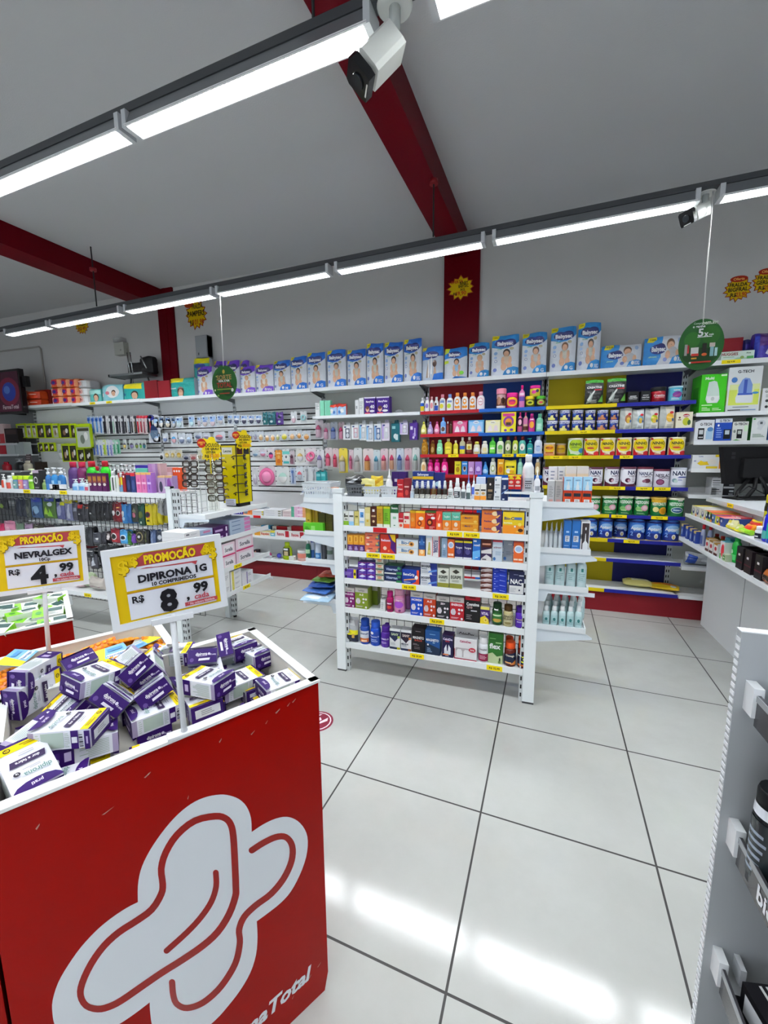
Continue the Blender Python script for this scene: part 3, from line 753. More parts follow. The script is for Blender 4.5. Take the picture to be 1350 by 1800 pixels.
pk(421, 447, 643.5, purp('RN'), 'white and purple diaper pack up front, right of left green disc', WB, '#6a3fc0')
pk(448, 479, 640.5, purp('RN'), 'broad white and purple diaper pack beside blue topped ones', WB, '#6a3fc0')
BT = tall_pack('#2a6cc8', '#2a74d0', 'M')
for u0, u1, vt, sz in ((480, 509, 633, 'M'), (510, 538, 626, 'M'), (539, 571, 619, 'G'), (574, 607, 614, 'G'), (609, 642, 613.5, 'G'), (643, 673, 602.5, 'XG'), (674.5, 707, 600.5, 'XG'), (708.5, 740, 594.5, 'XXG')):
 pk(u0, u1, vt, tall_pack('#2a6cc8', '#2a74d0', sz, hair='#2c1c16' if u0 > 600 else '#3a281c'), 'white diaper pack with royal blue top over bottle bay')
pk(741, 778, 608.5, ['p 0 .62 .3 .62 .6 .7 1 .72 1 1 0 1 #2a70cc', 'p 0 .86 .18 .88 .24 1 0 1 #e8d820', 'e .48 .75 .34 .1 #1a2468', 't .48 .75 .09 .56 wh Babysec', 'p .2 .1 .3 .55 .4 .1 #b09a86', 'p .55 .12 .62 .6 .72 .14 #c8a890', 'e .62 .5 .1 .1 br', 'p .5 0 .6 .2 1 .24 1 0 #2a70cc', 'r .3 .1 .36 .6 #f2f2f2', 'r .44 .2 .5 .66 #ffffff'], 'shiny low diaper pack with blue top, at left edge of red column', '#c9d2e0')  # the two white bars are painted glints of the film
pk(780, 820, 610.5, ['p 0 .66 .3 .68 .7 .64 1 .74 1 1 0 1 #2d7fd0', 'p 0 .8 .2 .84 .24 1 0 1 #d8e028', 'e .46 .78 .3 .1 #1a2468', 't .46 .78 .1 .5 wh Babysec', 'p 0 .5 .2 .52 .2 .6 0 .6 #c8dc30'] + baby(.56, .3, .5, '#2c1c16', '#9cc6e6', 1.7) + ['p .3 0 .5 .1 1 .06 1 0 #2d6fb8', 'e .78 .2 .1 .06 #7fd040'], 'low diaper pack with blue scalloped top below the red column')
for u0, u1, vt, sz, hr in ((822.5, 859, 601.5, 'P', '#c9a880'), (862.5, 911, 588, 'M', '#241612'), (916, 960, 583.5, 'G', '#5a4030')):
 pk(u0, u1, vt, tall_pack('#2f86c8', '#3288c8', sz, hair=hr, body='#cdb7a0' if sz != 'G' else '#c6c4c0'), 'white diaper pack, sky blue top, over red blue bay')
for u0, u1, vt, sz, hr in ((966, 1011, 573.5, 'G', '#6a4a34'), (1013.5, 1054, 565.5, 'XG', '#2c1c16')):
 pk(u0, u1, vt, tall_pack('#2f86c8', '#3288c8', sz, hair=hr), 'tall white diaper pack with blue top over yellow navy bay')
hz = lambda s, base: ['p 0 0 .3 0 .42 .3 .4 .62 .46 1 0 1 ' + base, 'p .06 .82 .1 1 .3 1 .3 .9 .2 .8 #e8d820', 't .2 .91 .06 .14 bk 7 DIAS', 'e .34 .56 .2 .17 #1a2468', 'e .4 .6 .12 .16 #1a2468', 't .35 .57 .16 .34 wh Babysec', 't .22 .32 .06 .2 #bfe8c0 ultrasec',
 'e .64 .72 .1 .17 #6a4a34', 'e .645 .66 .085 .14 skin', 'e .7 .42 .13 .2 #b9bcc0', 'e .58 .36 .06 .14 skin', 'e .82 .4 .05 .12 skin', 'e .52 .2 .05 .07 #7080c0', 'e .86 .82 .05 .09 #9fb6d8', 'p .62 0 .7 .26 .86 .34 1 .3 1 0 ' + base, 'e .78 .2 .04 .08 wh', 't .89 .2 .16 .14 wh ' + s]
pk(1055.5, 1128, 605, hz('XXG', '#2b86cc'), 'wide horizontal diaper pack with toddler lying on front', '#d9dce2')
pk(1130.5, 1203, 590, hz('XG', '#2b86cc'), 'wide horizontal diaper pack beside the right green disc', '#d9dce2')
row(FRONT_Y, TOPZ, ON, top, inset=.03)
for it in [(1267, 1326, 617, 'box', '#d6e8dc', '#d6e8dc', ['p 0 0 .3 0 .5 .3 1 .2 1 0 #a8d8b0', 't .26 .72 .3 .5 dr HUGGIES', 'e .64 .3 .06 .16 #9cba70', 'r .78 .06 .98 .4 #5aa860', 't .82 .75 .16 .2 dgn Aloe', 'r .06 .36 .4 .42 #8cbc98'], 'green and white box of wipes right of the green disc', {'d': .12})]:
 row(FRONT_Y, TOPZ, ON, [it], inset=.02)
row(FRONT_Y, TOPZ, ON, [(1327, 1372, 583, 'pack', '#3a2c98', '#3a2c98', ['r .16 .5 1 1 #4a1c70', 'p .4 .2 .5 .4 .9 .36 1 .1 .6 .1 #d8d8e6', 'r 0 .1 .14 .9 #2c3cb0'], 'purple and blue incontinence pack at the right end', {'d': .14}),
 (1304, 1325, 596, 'pack', '#2a2878', '#2a2878', ['r .2 .6 .8 .8 #4a3ca0'], 'navy pack behind the green wipes box', {'d': .1, 'back': .15}),
 (1266, 1303, 594, 'box', '#8a0f1e', '#8a0f1e', [], 'plain dark red carton behind the green wipes box', {'d': .1, 'back': .14})], inset=.02)
# left end of the top shelf
row(FRONT_Y, 2.125, ON, [
 (214, 253, 673, 'pack', '#2aa6a0', '#2a9c98', ['p .05 .7 .9 .62 .9 .95 .05 1 #f0e020', 'e .12 .35 .05 .08 #1c3c8c', 'e .6 .3 .16 .24 #3a2418', 'e .6 .24 .13 .2 skin', 'r .3 .0 .9 .06 #8fd6d0'], 'teal diaper pack with slanted yellow band and a baby face', {'d': .14}),
 (177, 213, 675.5, 'pack', '#8ccfd8', '#7cc0cc', ['e .6 .55 .3 .36 wh', 'e .66 .5 .1 .16 #3a2418', 'e .66 .44 .09 .14 skin', 'e .36 .5 .1 .1 #e08090', 'r .04 .3 .16 .5 wh'], 'pale aqua diaper pack with white oval', {'d': .14}),
 (155.5, 175, 683.5, 'pack', '#5cb8b0', '#5cb8b0', ['r 0 .6 1 .9 #a8e0d8', 'e .7 .35 .2 .3 #4a3020', 'e .7 .3 .16 .24 skin'], 'small aqua diaper pack beside the white wrapped packs', {'d': .12}),
 (255, 278, 669, 'box', '#7a0f1a', '#7a0f1a', [], 'plain dark red carton, left one beside red column', {'d': .2}),
 (278.6, 300, 669, 'box', '#8a1420', '#8a1420', ['r .0 .0 .04 1 #5a0a12'], 'plain dark red carton, right one beside red column', {'d': .2})], inset=.03)
orp = ['r 0 .1 .3 .9 #e8e0da', 'e .55 .5 .3 .3 #c81c50', 'e .5 .5 .16 .2 #4a3a98', 'r .8 0 1 1 #f0a070']
row(FRONT_Y, 2.125, ON, [
 (a, b_, 665, 'pack', '#e0622c', '#e0622c', orp, l_, {'d': .2, 'stack': 3}) for a, b_, l_ in ((89, 107, 'orange wrapped roll pack of left stack'), (107.6, 122, 'orange wrapped roll pack of middle stack'), (122.6, 136, 'orange wrapped roll pack of right stack'))] + [
 (20, 41, 687, 'pack', '#dc5a26', '#dc5a26', orp, 'orange wrapped roll pack, far left stack', {'d': .2, 'stack': 2}), (42, 66, 687, 'pack', '#dc5a26', '#d04a1c', ['r .4 0 1 1 #c83c18', 'e .2 .5 .2 .3 #f0b090', 'r .5 .5 .9 .6 #f0d0c0'], 'long orange wrapped roll pack', {'d': .2, 'stack': 2}),
 (136.6, 154, 667, 'pack', '#d8d4d2', '#d0ccd0', ['e .3 .5 .3 .36 #e8b0a8', 'e .25 .5 .14 .2 #c83c48', 'r .7 .1 .9 .9 wh'], 'white wrapped roll pack', {'d': .24, 'stack': 3})], inset=.03)
row(FRONT_Y, 2.125, ON, [(64, 88, 685.5, 'box', '#a02a20', '#a02a20', [], 'flat dark orange carton behind the orange packs', {'d': .1, 'back': .16})], inset=.03)
# --- red and blue bay
lb_ = lambda c, x='.2 .12 .8 .55': ['r %s %s' % (x, c)]
cap_or = ['e .5 .5 .26 .16 #e8902c', 'e .5 .52 .16 .07 wh', 'r .25 .12 .75 .24 #e89a3c', 'e .3 .2 .16 .07 #e8902c', 'e .7 .2 .16 .07 #e8902c']
R1 = 'on the top red and blue shelf'
row(FRONT_Y, 1.822, R1, [
 (738.5, 745.5, 699, 'shampoo', 'wh', 'wh', ['r 0 .08 1 .4 #e8d020', 'r 0 .4 1 .62 #2c58b0'], 'small white bottle with yellow and blue label'),
 (746.5, 754, 697.5, 'shampoo', 'wh', '#d8d0e8', ['e .5 .4 .3 .16 #8c78c8'], 'small white bottle with lilac oval'),
 (755, 762, 697, 'shampoo', 'wh', '#e8a8b0', ['e .5 .4 .3 .2 #e09098'], 'small white bottle with pink oval'),
 (762.6, 770.6, 697.5, 'shampoo', 'wh', 'wh', ['r .1 .06 .9 .4 #2c4ca8', 'e .4 .5 .2 .1 #6a4030'], 'small white bottle with blue lower label'),
 (771.5, 782.5, 693, 'shampoo', 'wh', '#e08898', ['e .4 .3 .3 .14 #e8dc40', 'r .2 .5 .8 .62 #7c90c0', 't .5 .66 .05 .7 nv TURMA'], 'white bottle with pink cap and yellow patch', {'sy': .7}),
 (784, 796, 692.5, 'shampoo', 'wh', '#7c9cd8', ['e .4 .3 .3 .14 #c8dc40', 'r .2 .5 .8 .62 #7c90c0'], 'white bottle with pale blue cap and lime patch', {'sy': .7}),
 (797, 809.5, 690, 'shampoo', 'wh', '#e8883c', cap_or, 'white bottle with orange cap'), (810.5, 822.5, 690, 'shampoo', 'wh', '#e8883c', cap_or, 'white bottle with orange cap'), (824, 836.5, 689.5, 'shampoo', 'wh', '#e8883c', cap_or, 'white bottle with orange cap'),
 (837.5, 851.5, 688, 'shampoo', '#f0e8ea', '#e89cb4', ['e .5 .45 .3 .22 #e8a0b0', 'e .5 .45 .24 .17 #f6ecee', 't .5 .45 .07 .4 #c06080 baby'], 'white bottle with pink cap and pink oval'),
 (871.5, 889, 682.5, 'jar', '#6a4438', '#e890a8', ['r 0 .5 1 .7 #c8a0a0', 'e .3 .4 .2 .2 #a87860', 'e .7 .4 .18 .16 #3a2018', 'r 0 .02 1 .14 #f0e4e8'], 'tall brown jar with pink lid'),
 (889.5, 910, 690, 'jar', '#c8286c', '#e02c90', ['e .5 .42 .5 .3 #f0c030', 'e .5 .4 .3 .18 #e83c60', 't .5 .5 .12 .7 #5a2c80 boom'], 'wide jar with magenta lid and yellow label'),
 (911.5, 922, 677, 'flask', '#d878b4', '#d01c78', ['r 0 .3 1 .5 #6a4ca8', 'r .1 .55 .9 .66 #f0d0e4'], 'tall pink spray bottle with magenta cap'),
 (923, 940, 696, 'jar', '#5c5c18', '#d8c020', ['e .5 .42 .4 .22 #c0c030', 'e .5 .42 .2 .1 #3c4818'], 'olive jar with yellow lid'),
 (942, 959, 695.5, 'jar', '#3c3018', '#4ca828', ['e .5 .42 .4 .22 #a8b848', 'e .5 .42 .2 .1 #b83c48'], 'dark jar with green lid'),
 (931, 950, 677, 'jar', '#d8c83c', '#d82c90', ['e .4 .4 .2 .16 #d83c90', 'e .7 .5 .14 .14 #3c3c50'], 'yellow jar with pink lid stacked on two jars', {'up': ZV(696.5, XU(940, 4.0, 1.9), 4.0) - 1.822 + .004})])
R2 = 'on the second red and blue shelf'
gift = lambda c, d_: ['r .06 .12 .94 .88 ' + c, 'p .14 .14 .22 .5 .3 .62 .4 .5 .48 .14 #ecdfe6', 'p .54 .14 .6 .5 .7 .62 .8 .5 .86 .14 #e6d4de', 'e .5 .84 .18 .12 wh', 't .5 .84 .1 .3 %s baby' % d_]
row(FRONT_Y, 1.605, R2, [
 (738.5, 749, 741, 'tear', '#dcd870', '#c8c83c', ['e .5 .3 .3 .13 #f0ecc0'], 'pale yellow teardrop bottle'), (750, 760.5, 741, 'tear', '#b8a4d8', '#8c70c0', ['e .5 .3 .3 .13 #dcd4ec'], 'lilac teardrop bottle'), (761.5, 772.5, 740.5, 'tear', '#e87ca4', '#e0548c', ['e .5 .3 .3 .13 #f4c8d8'], 'pink teardrop bottle'),
 (773.5, 783.5, 733.5, 'flask', '#6ca0dc', '#5890d8', ['r .05 .1 .95 .45 #b8d4f0', 'e .5 .3 .3 .14 #5c3c30'], 'light blue spray bottle'), (784.5, 789, 741, 'flask', '#8c3430', '#e8e0e0', [], 'tiny reddish bottle'), (789.5, 794.5, 741, 'flask', '#4a2c18', '#3a1c14', [], 'tiny brown bottle'),
 (795.5, 821.5, 739.5, 'box', '#b82458', '#b82458', gift('#d86c94', '#c02c60'), 'pink gift box with two bottles in its window', {'d': .07}), (823, 850.5, 738.5, 'box', '#5ca4dc', '#5ca4dc', gift('#9cc8ec', '#2c68b0'), 'light blue gift box with two bottles inside', {'d': .07}), (853, 879.5, 738.5, 'box', '#e4dc9c', '#e4dc9c', gift('#efe9c4', '#a89030'), 'cream gift box with two bottles in its window', {'d': .07}),
 (880.5, 906.5, 724.5, 'box', '#e4d428', '#e4d428', ['e .5 .55 .36 .26 #8c3c98', 'e .5 .52 .24 .18 #d88c30', 'r .1 .8 .9 .94 #c83c88', 'p 0 0 .3 0 .5 .12 .3 .3 0 .34 #f0e858', 'e .3 .12 .1 .06 #7030a0', 'e .72 .14 .12 .06 #7030a0', 'r .34 .36 .66 .5 #3c2c20'], 'tall yellow gift box with purple burst', {'d': .07}),
 (909, 918, 724.5, 'flask', '#b84c7c', '#a01860', ['r 0 .3 1 .7 #3c1c30', 'e .5 .5 .3 .14 #e8b0c8'], 'slim pink and dark bottle'), (919, 927.5, 724.5, 'flask', '#c8a090', '#a01860', ['r 0 .1 1 .3 #5c2c20', 'r 0 .4 1 .7 #c870a0'], 'slim tan and pink bottle'),
 (928.5, 940, 727, 'shampoo', '#c02c88', '#c02c88', ['e .5 .4 .34 .18 #e8a030', 'r .2 .65 .8 .72 #f0c0e0'], 'magenta tube with orange patch', {'sy': .5}), (941.5, 954.5, 727, 'shampoo', '#7cc4a4', '#68b494', ['r .15 .1 .85 .5 #90d0b4', 'l .2 .15 .8 .45 5 #d8f0e4'], 'mint green bottle at the right end')])
R3 = 'on the third red and blue shelf'
row(FRONT_Y, 1.409, R3, [
 (739.5, 752, 771.5, 'baby', '#c88a1c', '#c8882c', ['e .5 .4 .3 .18 #e8b44c', 'e .5 .38 .2 .1 #d8941c'], 'amber bottle with oval label', {'mat': 'liquid'}), (755.5, 764.5, 774, 'baby', '#9c6418', '#7c4418', ['e .5 .35 .3 .2 #e0b060'], 'small amber bottle', {'mat': 'liquid'}), (766.5, 778, 773, 'baby', '#8cd8ac', '#7ccc9c', ['e .5 .4 .3 .14 #b8ecd0', 't .5 .4 .06 .5 #4c9c74 baby'], 'mint green bottle at left'),
 (780.5, 794, 771, 'flask', '#d0b82c', '#c8c080', ['r .12 .06 .88 .5 #ecd83c', 't .5 .34 .08 .6 #8c7c10 LAVA'], 'yellow bottle with square label'), (796, 805, 774, 'flask', '#d8cc30', '#d8d0a0', ['r .12 .06 .88 .4 #f0e050'], 'small yellow bottle'), (807, 817.5, 768.5, 'flask', '#b8b08c', '#ece8e0', ['r .08 .06 .92 .3 #e8d828', 'r .08 .3 .92 .5 #2c50a8'], 'clear bottle with blue and yellow label'),
 (818.5, 830, 768, 'flask', '#5c2c20', '#e0dccc', ['r .08 .28 .92 .6 #e8dc90', 'e .5 .4 .2 .1 #c8a020', 'r .1 .1 .9 .26 #7c3028'], 'dark brown bottle with cream label'), (831, 844, 776, 'baby', '#dcd8c0', '#ece060', ['e .5 .35 .3 .2 wh', 'r .2 .1 .8 .2 #d8b860'], 'squat cream bottle with yellow cap'), (845, 858, 775, 'baby', '#ece8dc', '#ece8dc', ['r .25 .2 .75 .5 #e8d8a0', 'r .1 .04 .9 .12 #dcc470'], 'squat white bottle'),
 (859.5, 871, 768.5, 'flask', '#3ca028', '#2c8820', ['r .1 .1 .9 .55 #70c850', 'r .2 .3 .8 .4 #e8f0d8'], 'green bottle with green cap'), (872.5, 885.5, 768.5, 'shampoo', '#e0e8cc', '#68b048', ['e .5 .4 .3 .16 #70b858', 'e .5 .2 .26 .1 #c8dc90'], 'pale green bottle with green cap'),
 (886.5, 898.5, 767, 'shampoo', '#788c4c', '#6c1c20', ['e .5 .4 .34 .2 #e4e0c8', 'r .4 .28 .5 .4 #3c3c28'], 'olive bottle with dark red cap'), (900, 910.5, 767, 'shampoo', '#a8b83c', '#6c1c20', ['e .5 .4 .34 .2 #e8e4c8', 'r .45 .28 .55 .4 #2c2c28'], 'lime bottle with dark red cap'), (911.5, 924, 767, 'shampoo', '#4ca498', '#6c1c20', ['e .5 .4 .34 .2 #e8e4d8', 'r .4 .28 .5 .42 #5c2c28'], 'teal bottle with dark red cap'),
 (925.5, 937, 770, 'pump', '#1c8c8c', '#289c98', ['r .2 .2 .8 .5 #2ca09c', 't .5 .36 .08 .5 wh proteg'], 'teal pump bottle'), (938.5, 953, 766.5, 'shampoo', '#d4dcec', '#c8d4ec', ['e .5 .3 .3 .16 #b0c4e4', 't .5 .45 .07 .6 #4c68a8 baby'], 'pale blue bottle at the right end')])
R4 = 'on the fourth red and blue shelf'
row(FRONT_Y, 1.214, R4, [
 (739.5, 749, 806.5, 'shampoo', '#ecdcbc', '#e4d4b4', ['e .5 .45 .3 .2 #d8a868'], 'cream bottle at left', {'sy': .6}), (750.7, 761, 807, 'baby', '#c81c74', '#b01468', ['e .5 .4 .3 .16 #e870a8'], 'magenta bottle with pink oval'), (762, 773, 806.5, 'baby', '#d8208c', '#c01478', ['e .5 .4 .3 .16 #f080b8'], 'bright pink bottle'), (774.5, 787.5, 805.5, 'baby', '#dc2080', '#c81470', ['e .5 .4 .3 .2 #f4a0c8', 'r .3 .3 .7 .36 wh'], 'broad bright pink bottle'),
 (799, 810, 811, 'box', '#dccc2c', '#ecdc4c', ['e .5 .4 .3 .2 #b08418', 't .5 .75 .1 .8 #3c3c18 trofi'], 'yellow tube box', {'d': .04}), (811.5, 821.5, 811, 'box', '#3c88d0', '#3c88d0', ['e .5 .45 .3 .2 #d8c8b8', 'e .5 .5 .2 .14 #4c3028', 'r .1 .78 .9 .86 #c8e0f4'], 'blue tube box', {'d': .04}), (823, 833, 811.5, 'box', '#c494d0', '#c494d0', ['e .5 .4 .3 .2 #e4c8ec', 'r .2 .2 .8 .26 #8c4ca0'], 'lilac tube box', {'d': .04}), (834.5, 846.5, 811.5, 'box', '#a078cc', '#a078cc', ['e .5 .45 .3 .2 #d0b8e8', 'r .2 .2 .8 .28 #6c3ca0'], 'violet tube box', {'d': .04}),
 (846.8, 858, 812, 'tear', '#4c98dc', '#3c84d0', ['e .5 .3 .4 .16 #a8d0f0'], 'blue teardrop bottle'), (860, 872, 805, 'baby', '#dce0d4', '#d0d8cc', ['e .5 .4 .3 .2 #a8b878', 'e .5 .4 .2 .12 #ecece0'], 'pale teardrop bottle with green oval'), (874, 885.5, 807, 'box', '#dc9c1c', '#dc9c1c', ['e .5 .35 .3 .2 #c06818', 'r .2 .7 .8 .8 #f0d890'], 'orange box', {'d': .05}),
 (886, 907, 809, 'pouch', '#ecd81c', '#ecd81c', ['r .15 .5 .85 .62 #3c3810', 'e .35 .3 .2 .16 wh', 'e .65 .25 .2 .14 #e8b020', 't .5 .56 .06 .6 #ecd81c babosa'], 'bright yellow pouch'), (909, 918.5, 805.5, 'shampoo', '#8cc8b0', '#78b8a0', ['r .2 .1 .8 .5 #a8d8c4'], 'mint bottle behind white plastic bottle'), (939.5, 949.5, 806.5, 'baby', '#b89c6c', '#e0dcd0', ['e .5 .35 .3 .2 #ece0c0'], 'beige bottle behind the white spray')])
# --- yellow and navy bay
Y1 = 'on the top yellow and navy shelf'
crea = lambda t_: ['r 0 .88 1 1 #3c9c28', 't .5 .7 .085 .86 wh CREATINE', 'r .5 .58 .9 .62 #c83040', 'p .05 .05 .3 .5 .42 .34 .3 .1 #8c9890', 'p .7 .1 .95 .4 .98 .1 #5c9c3c', 'p .1 .2 .5 .6 .55 .56 .2 .14 #d0d4d0', 'l .3 .06 .7 .2 4 #b8bcb8']
row(FRONT_Y, 1.822, Y1, [
 (1028, 1060.5, 667, 'pouch', '#16191a', '#3c9c28', crea(1), 'black pouch with green top', {'d': .07}), (1066, 1100.5, 664, 'pouch', '#16191a', '#3c9c28', crea(1), 'black pouch with green top', {'d': .07}),
 (1103, 1122, 688, 'box', '#141618', '#1c1e20', ['r .2 .55 .8 .62 #d0d0d0', 'r .15 .3 .85 .34 #9c9c9c', 't .5 .45 .1 .8 wh CREATINA'], 'small black box', {'d': .08}), (1126, 1143, 687, 'box', '#141618', '#1c1e20', ['r .2 .6 .8 .66 #d0d0d0', 't .5 .45 .1 .8 wh CREATINA', 'r .15 .25 .85 .3 #9c9c9c'], 'small black box', {'d': .08}),
 (1145.5, 1173, 679.5, 'jar', '#a81828', '#16181a', ['t .5 .45 .13 .7 #f0e0e0 Creatina', 'r .2 .3 .8 .34 #e0b0b0', 'r .1 .1 .9 .2 #7c1018'], 'red jar with black lid', {}), (1176.5, 1202, 678, 'can', '#5cb4d0', '#b8dce8', ['e .55 .45 .3 .2 #7c3c90', 'p .2 .3 .5 .45 .8 .6 .9 .4 .5 .3 #98508c', 't .5 .75 .1 .8 wh nutren', 'l .2 .1 .8 .25 3 wh'], 'light blue can', {})])
Y2 = 'on the second yellow and navy shelf'
sus = ['r 0 .76 1 1 #2c388c', 't .5 .82 .2 .92 wh SUSTAGEN', 'p .1 .06 .1 .34 .3 .3 .36 .5 .66 .5 .7 .3 .66 .06 #d8d078', 'e .72 .4 .2 .2 #1c2468', 'e .8 .5 .1 .14 #c8b8a0', 'e .24 .58 .12 .1 #3c68b0', 'r .04 .66 .5 .7 #7c90d0']
for i, (a, b_) in enumerate(((960.5, 980.5), (982, 1002.5), (1005, 1025.5), (1027.5, 1047), (1049, 1069.5), (1072, 1087.5))):
 back = .0
 row(FRONT_Y, 1.605, Y2, [(a, b_, 720.5, 'can', '#25307c', '#d8d8e4', [p_.replace('#d8d078', '#d8d078' if i < 4 else '#b87850') for p_ in sus], 'navy white can of %s column' % ORD[i], {'stack': 2})])
nes = lambda c: ['p 0 0 .3 0 .5 .5 .34 1 0 1 #b0b4b0', 'e .68 .5 .26 .2 ' + c, 'e .7 .44 .16 .14 #d8b040', 'e .8 .72 .14 .06 #b81c28', 'l .5 .06 .9 .2 3 #8c9090', 'e .88 .4 .08 .07 #3c5c8c']
row(FRONT_Y, 1.605, Y2, [
 (1089, 1110.5, 717, 'pouch', '#d8d6ce', '#d0cec8', nes('#a06038'), 'silver cereal pouch with brown oval', {'d': .06}), (1111, 1132, 719, 'pouch', '#d8dcdc', '#d0cec8', nes('#6c9cb0'), 'silver cereal pouch with pale blue oval', {'d': .06}), (1133, 1157.5, 717.5, 'pouch', '#d8d6ce', '#d0cec8', nes('#b0b820'), 'silver cereal pouch with lime oval', {'d': .06}), (1159, 1185.5, 713.5, 'pouch', '#dcd8c8', '#d0cec8', nes('#d8a838'), 'silver cereal pouch with gold oval', {'d': .06}),
 (1187.5, 1216.5, 724, 'box', '#e6e0c8', '#e6e0c8', ['e .6 .78 .2 .1 #b81c28', 't .6 .78 .1 .34 wh nestle', 'e .62 .42 .22 .24 #b8bc38', 'e .8 .36 .1 .16 #3c5c38', 'r .1 .5 .3 .56 #7c6c50', 'e .2 .66 .06 .06 #5c3828'], 'cream cereal box with green oval', {'d': .08})])
Y3 = 'on the third yellow and navy shelf'
nin = lambda c1, c2: ['e .42 .6 .42 .34 #e8cc14', 'p 0 .5 .2 .2 .6 .08 1 .1 1 0 0 0 ' + c1, 'e .8 .14 .22 .12 ' + c2, 'e .46 .56 .4 .3 #e8d018', 't .47 .68 .16 .62 #1c2c24 NINHO', 'e .42 .43 .2 .05 #c84c28', 'l .2 .46 .7 .54 2 #b06030', 'e .12 .9 .08 .05 #b81c28', 'l .3 .06 .7 .14 2 #e8d0b0']
row(FRONT_Y, 1.389, Y3, [
 (955.5, 975.5, 778.5, 'can', '#e0b080', '#d8ccb8', ['e .5 .55 .42 .3 #e8c020', 'e .5 .62 .3 .16 #e88c1c', 't .5 .64 .12 .7 #7c2818 Milnutri', 'r 0 .02 1 .16 #d88c58', 'r .2 .2 .8 .3 #c85c30'], 'small orange and cream can'), (977, 995, 779.5, 'can', '#b88c50', '#b8a890', ['e .5 .55 .42 .3 #c8a018', 't .5 .6 .12 .6 #5c3010 mucilon', 'r 0 .04 1 .2 #8c5c28'], 'small dark golden can set back', {'back': .05}),
 (998, 1025.5, 770, 'can', '#cfe0c4', '#e4e0d0', ['e .5 .6 .42 .34 #b0cc28', 'p 0 .5 .2 .16 .6 .06 1 .2 1 0 0 0 #68b428', 'e .85 .3 .2 .14 #3c8cc0', 't .5 .66 .15 .7 #3c5c1c NINHO', 'l .25 .44 .75 .54 2 #5c7c28', 'l .2 .1 .6 .24 2 #e0ecc8'], 'green and white milk can')] + [
 (a, b_, vt, 'can', '#e6dcb8', '#e4dcc8', nin('#c0202c', '#c83038'), 'yellow, cream and red milk can') for a, b_, vt in ((1026.5, 1054, 770), (1055, 1083, 769.5), (1084, 1112, 769), (1113.5, 1141.5, 768.5), (1143, 1173, 768), (1176.5, 1207, 768))])
Y4 = 'on the fourth yellow and navy shelf'
nan = lambda t_, ox: ['p 0 0 1 0 1 .3 .8 .16 .4 .14 .1 .26 0 .4 #5a2438', 't %s .72 .2 .62 #1c2450 %s' % (ox, t_), 't %s .55 .07 .5 #4c3048 COMFOR' % ox, 'e .44 .34 .14 .11 #4a1c34', 'e .5 .32 .07 .07 #c8a0b0', 'l .66 .22 .92 .5 3 #b8a8b8', 'e .1 .9 .1 .06 #b8b0c0']
row(FRONT_Y, 1.124, Y4, [
 (1006, 1033, 821.5, 'can', '#dcdce2', '#6c3c50', nan('NAN', '.5'), 'white can with purple base'), (1034.5, 1060.5, 821.5, 'can', '#dcdce2', '#6c3c50', nan('NAN', '.45'), 'white can with purple base'), (1062.5, 1089.5, 821, 'can', '#dcdce2', '#6c3c50', nan('NAN', '.7'), 'white can with purple base'), (1091, 1119, 821, 'can', '#dcdce2', '#6c3c50', nan('NAN', '.74'), 'white can with purple base'),
 (953, 979, 821.5, 'can', '#dcdce2', '#6c3c50', nan('NAN', '.5'), 'white can with purple base'),
 (1121, 1149.5, 821, 'can', '#dcdce2', '#6c2c40', ['t .5 .68 .17 .8 #1c2450 NANLAC', 't .5 .53 .07 .5 #4c3048 COMFOR', 'p 0 0 .3 .02 .5 .06 .9 .0 1 .2 1 0 #c8c0cc', 'e .56 .32 .18 .11 #5a2438', 'e .4 .3 .1 .07 #8c5c70', 'l .7 .16 .9 .3 2 #a898a8'], 'white can with maroon leaf'),
 (1150.5, 1179, 825, 'can', '#d4d2dc', '#6c2c40', ['t .5 .66 .17 .8 #3c3448 NESLAC', 't .5 .52 .07 .6 #5c3c58 COMFOR', 'e .36 .3 .22 .16 #6c2450', 'e .36 .3 .16 .11 #8c4c70', 't .8 .5 .1 .1 #4c3048 3+'], 'shorter white can with purple oval'),
 (1180, 1209, 822, 'can', '#d8dae2', '#b8bcc8', ['t .45 .72 .22 .7 #1c2848 NAN', 'p .36 .5 .9 .5 .9 .56 .46 .56 #3c4c98', 'e .22 .36 .14 .1 #7c98a0', 'e .3 .32 .1 .08 #b8ccc8', 'l .4 .34 .7 .44 2 #5c68a0', 'r 0 0 1 .14 #a8acb8'], 'white can with blue stripe at the right end')])
Y5 = 'on the fifth yellow and navy shelf'
nst = lambda t_, c, c2: ['t .5 .72 .16 .84 #e4ece0 ' + t_, 'e .14 .9 .08 .04 wh', 'e .3 .36 .2 .12 #7cb468', 'e .62 .42 .2 .16 ' + c, 'e .62 .42 .12 .1 ' + c2, 'r .2 .24 .5 .3 #a8d090', 'l .2 .08 .8 .16 2 #98c890', 'r 0 .9 .3 .93 wh', 'e .62 .88 .1 .04 #4c9c58']
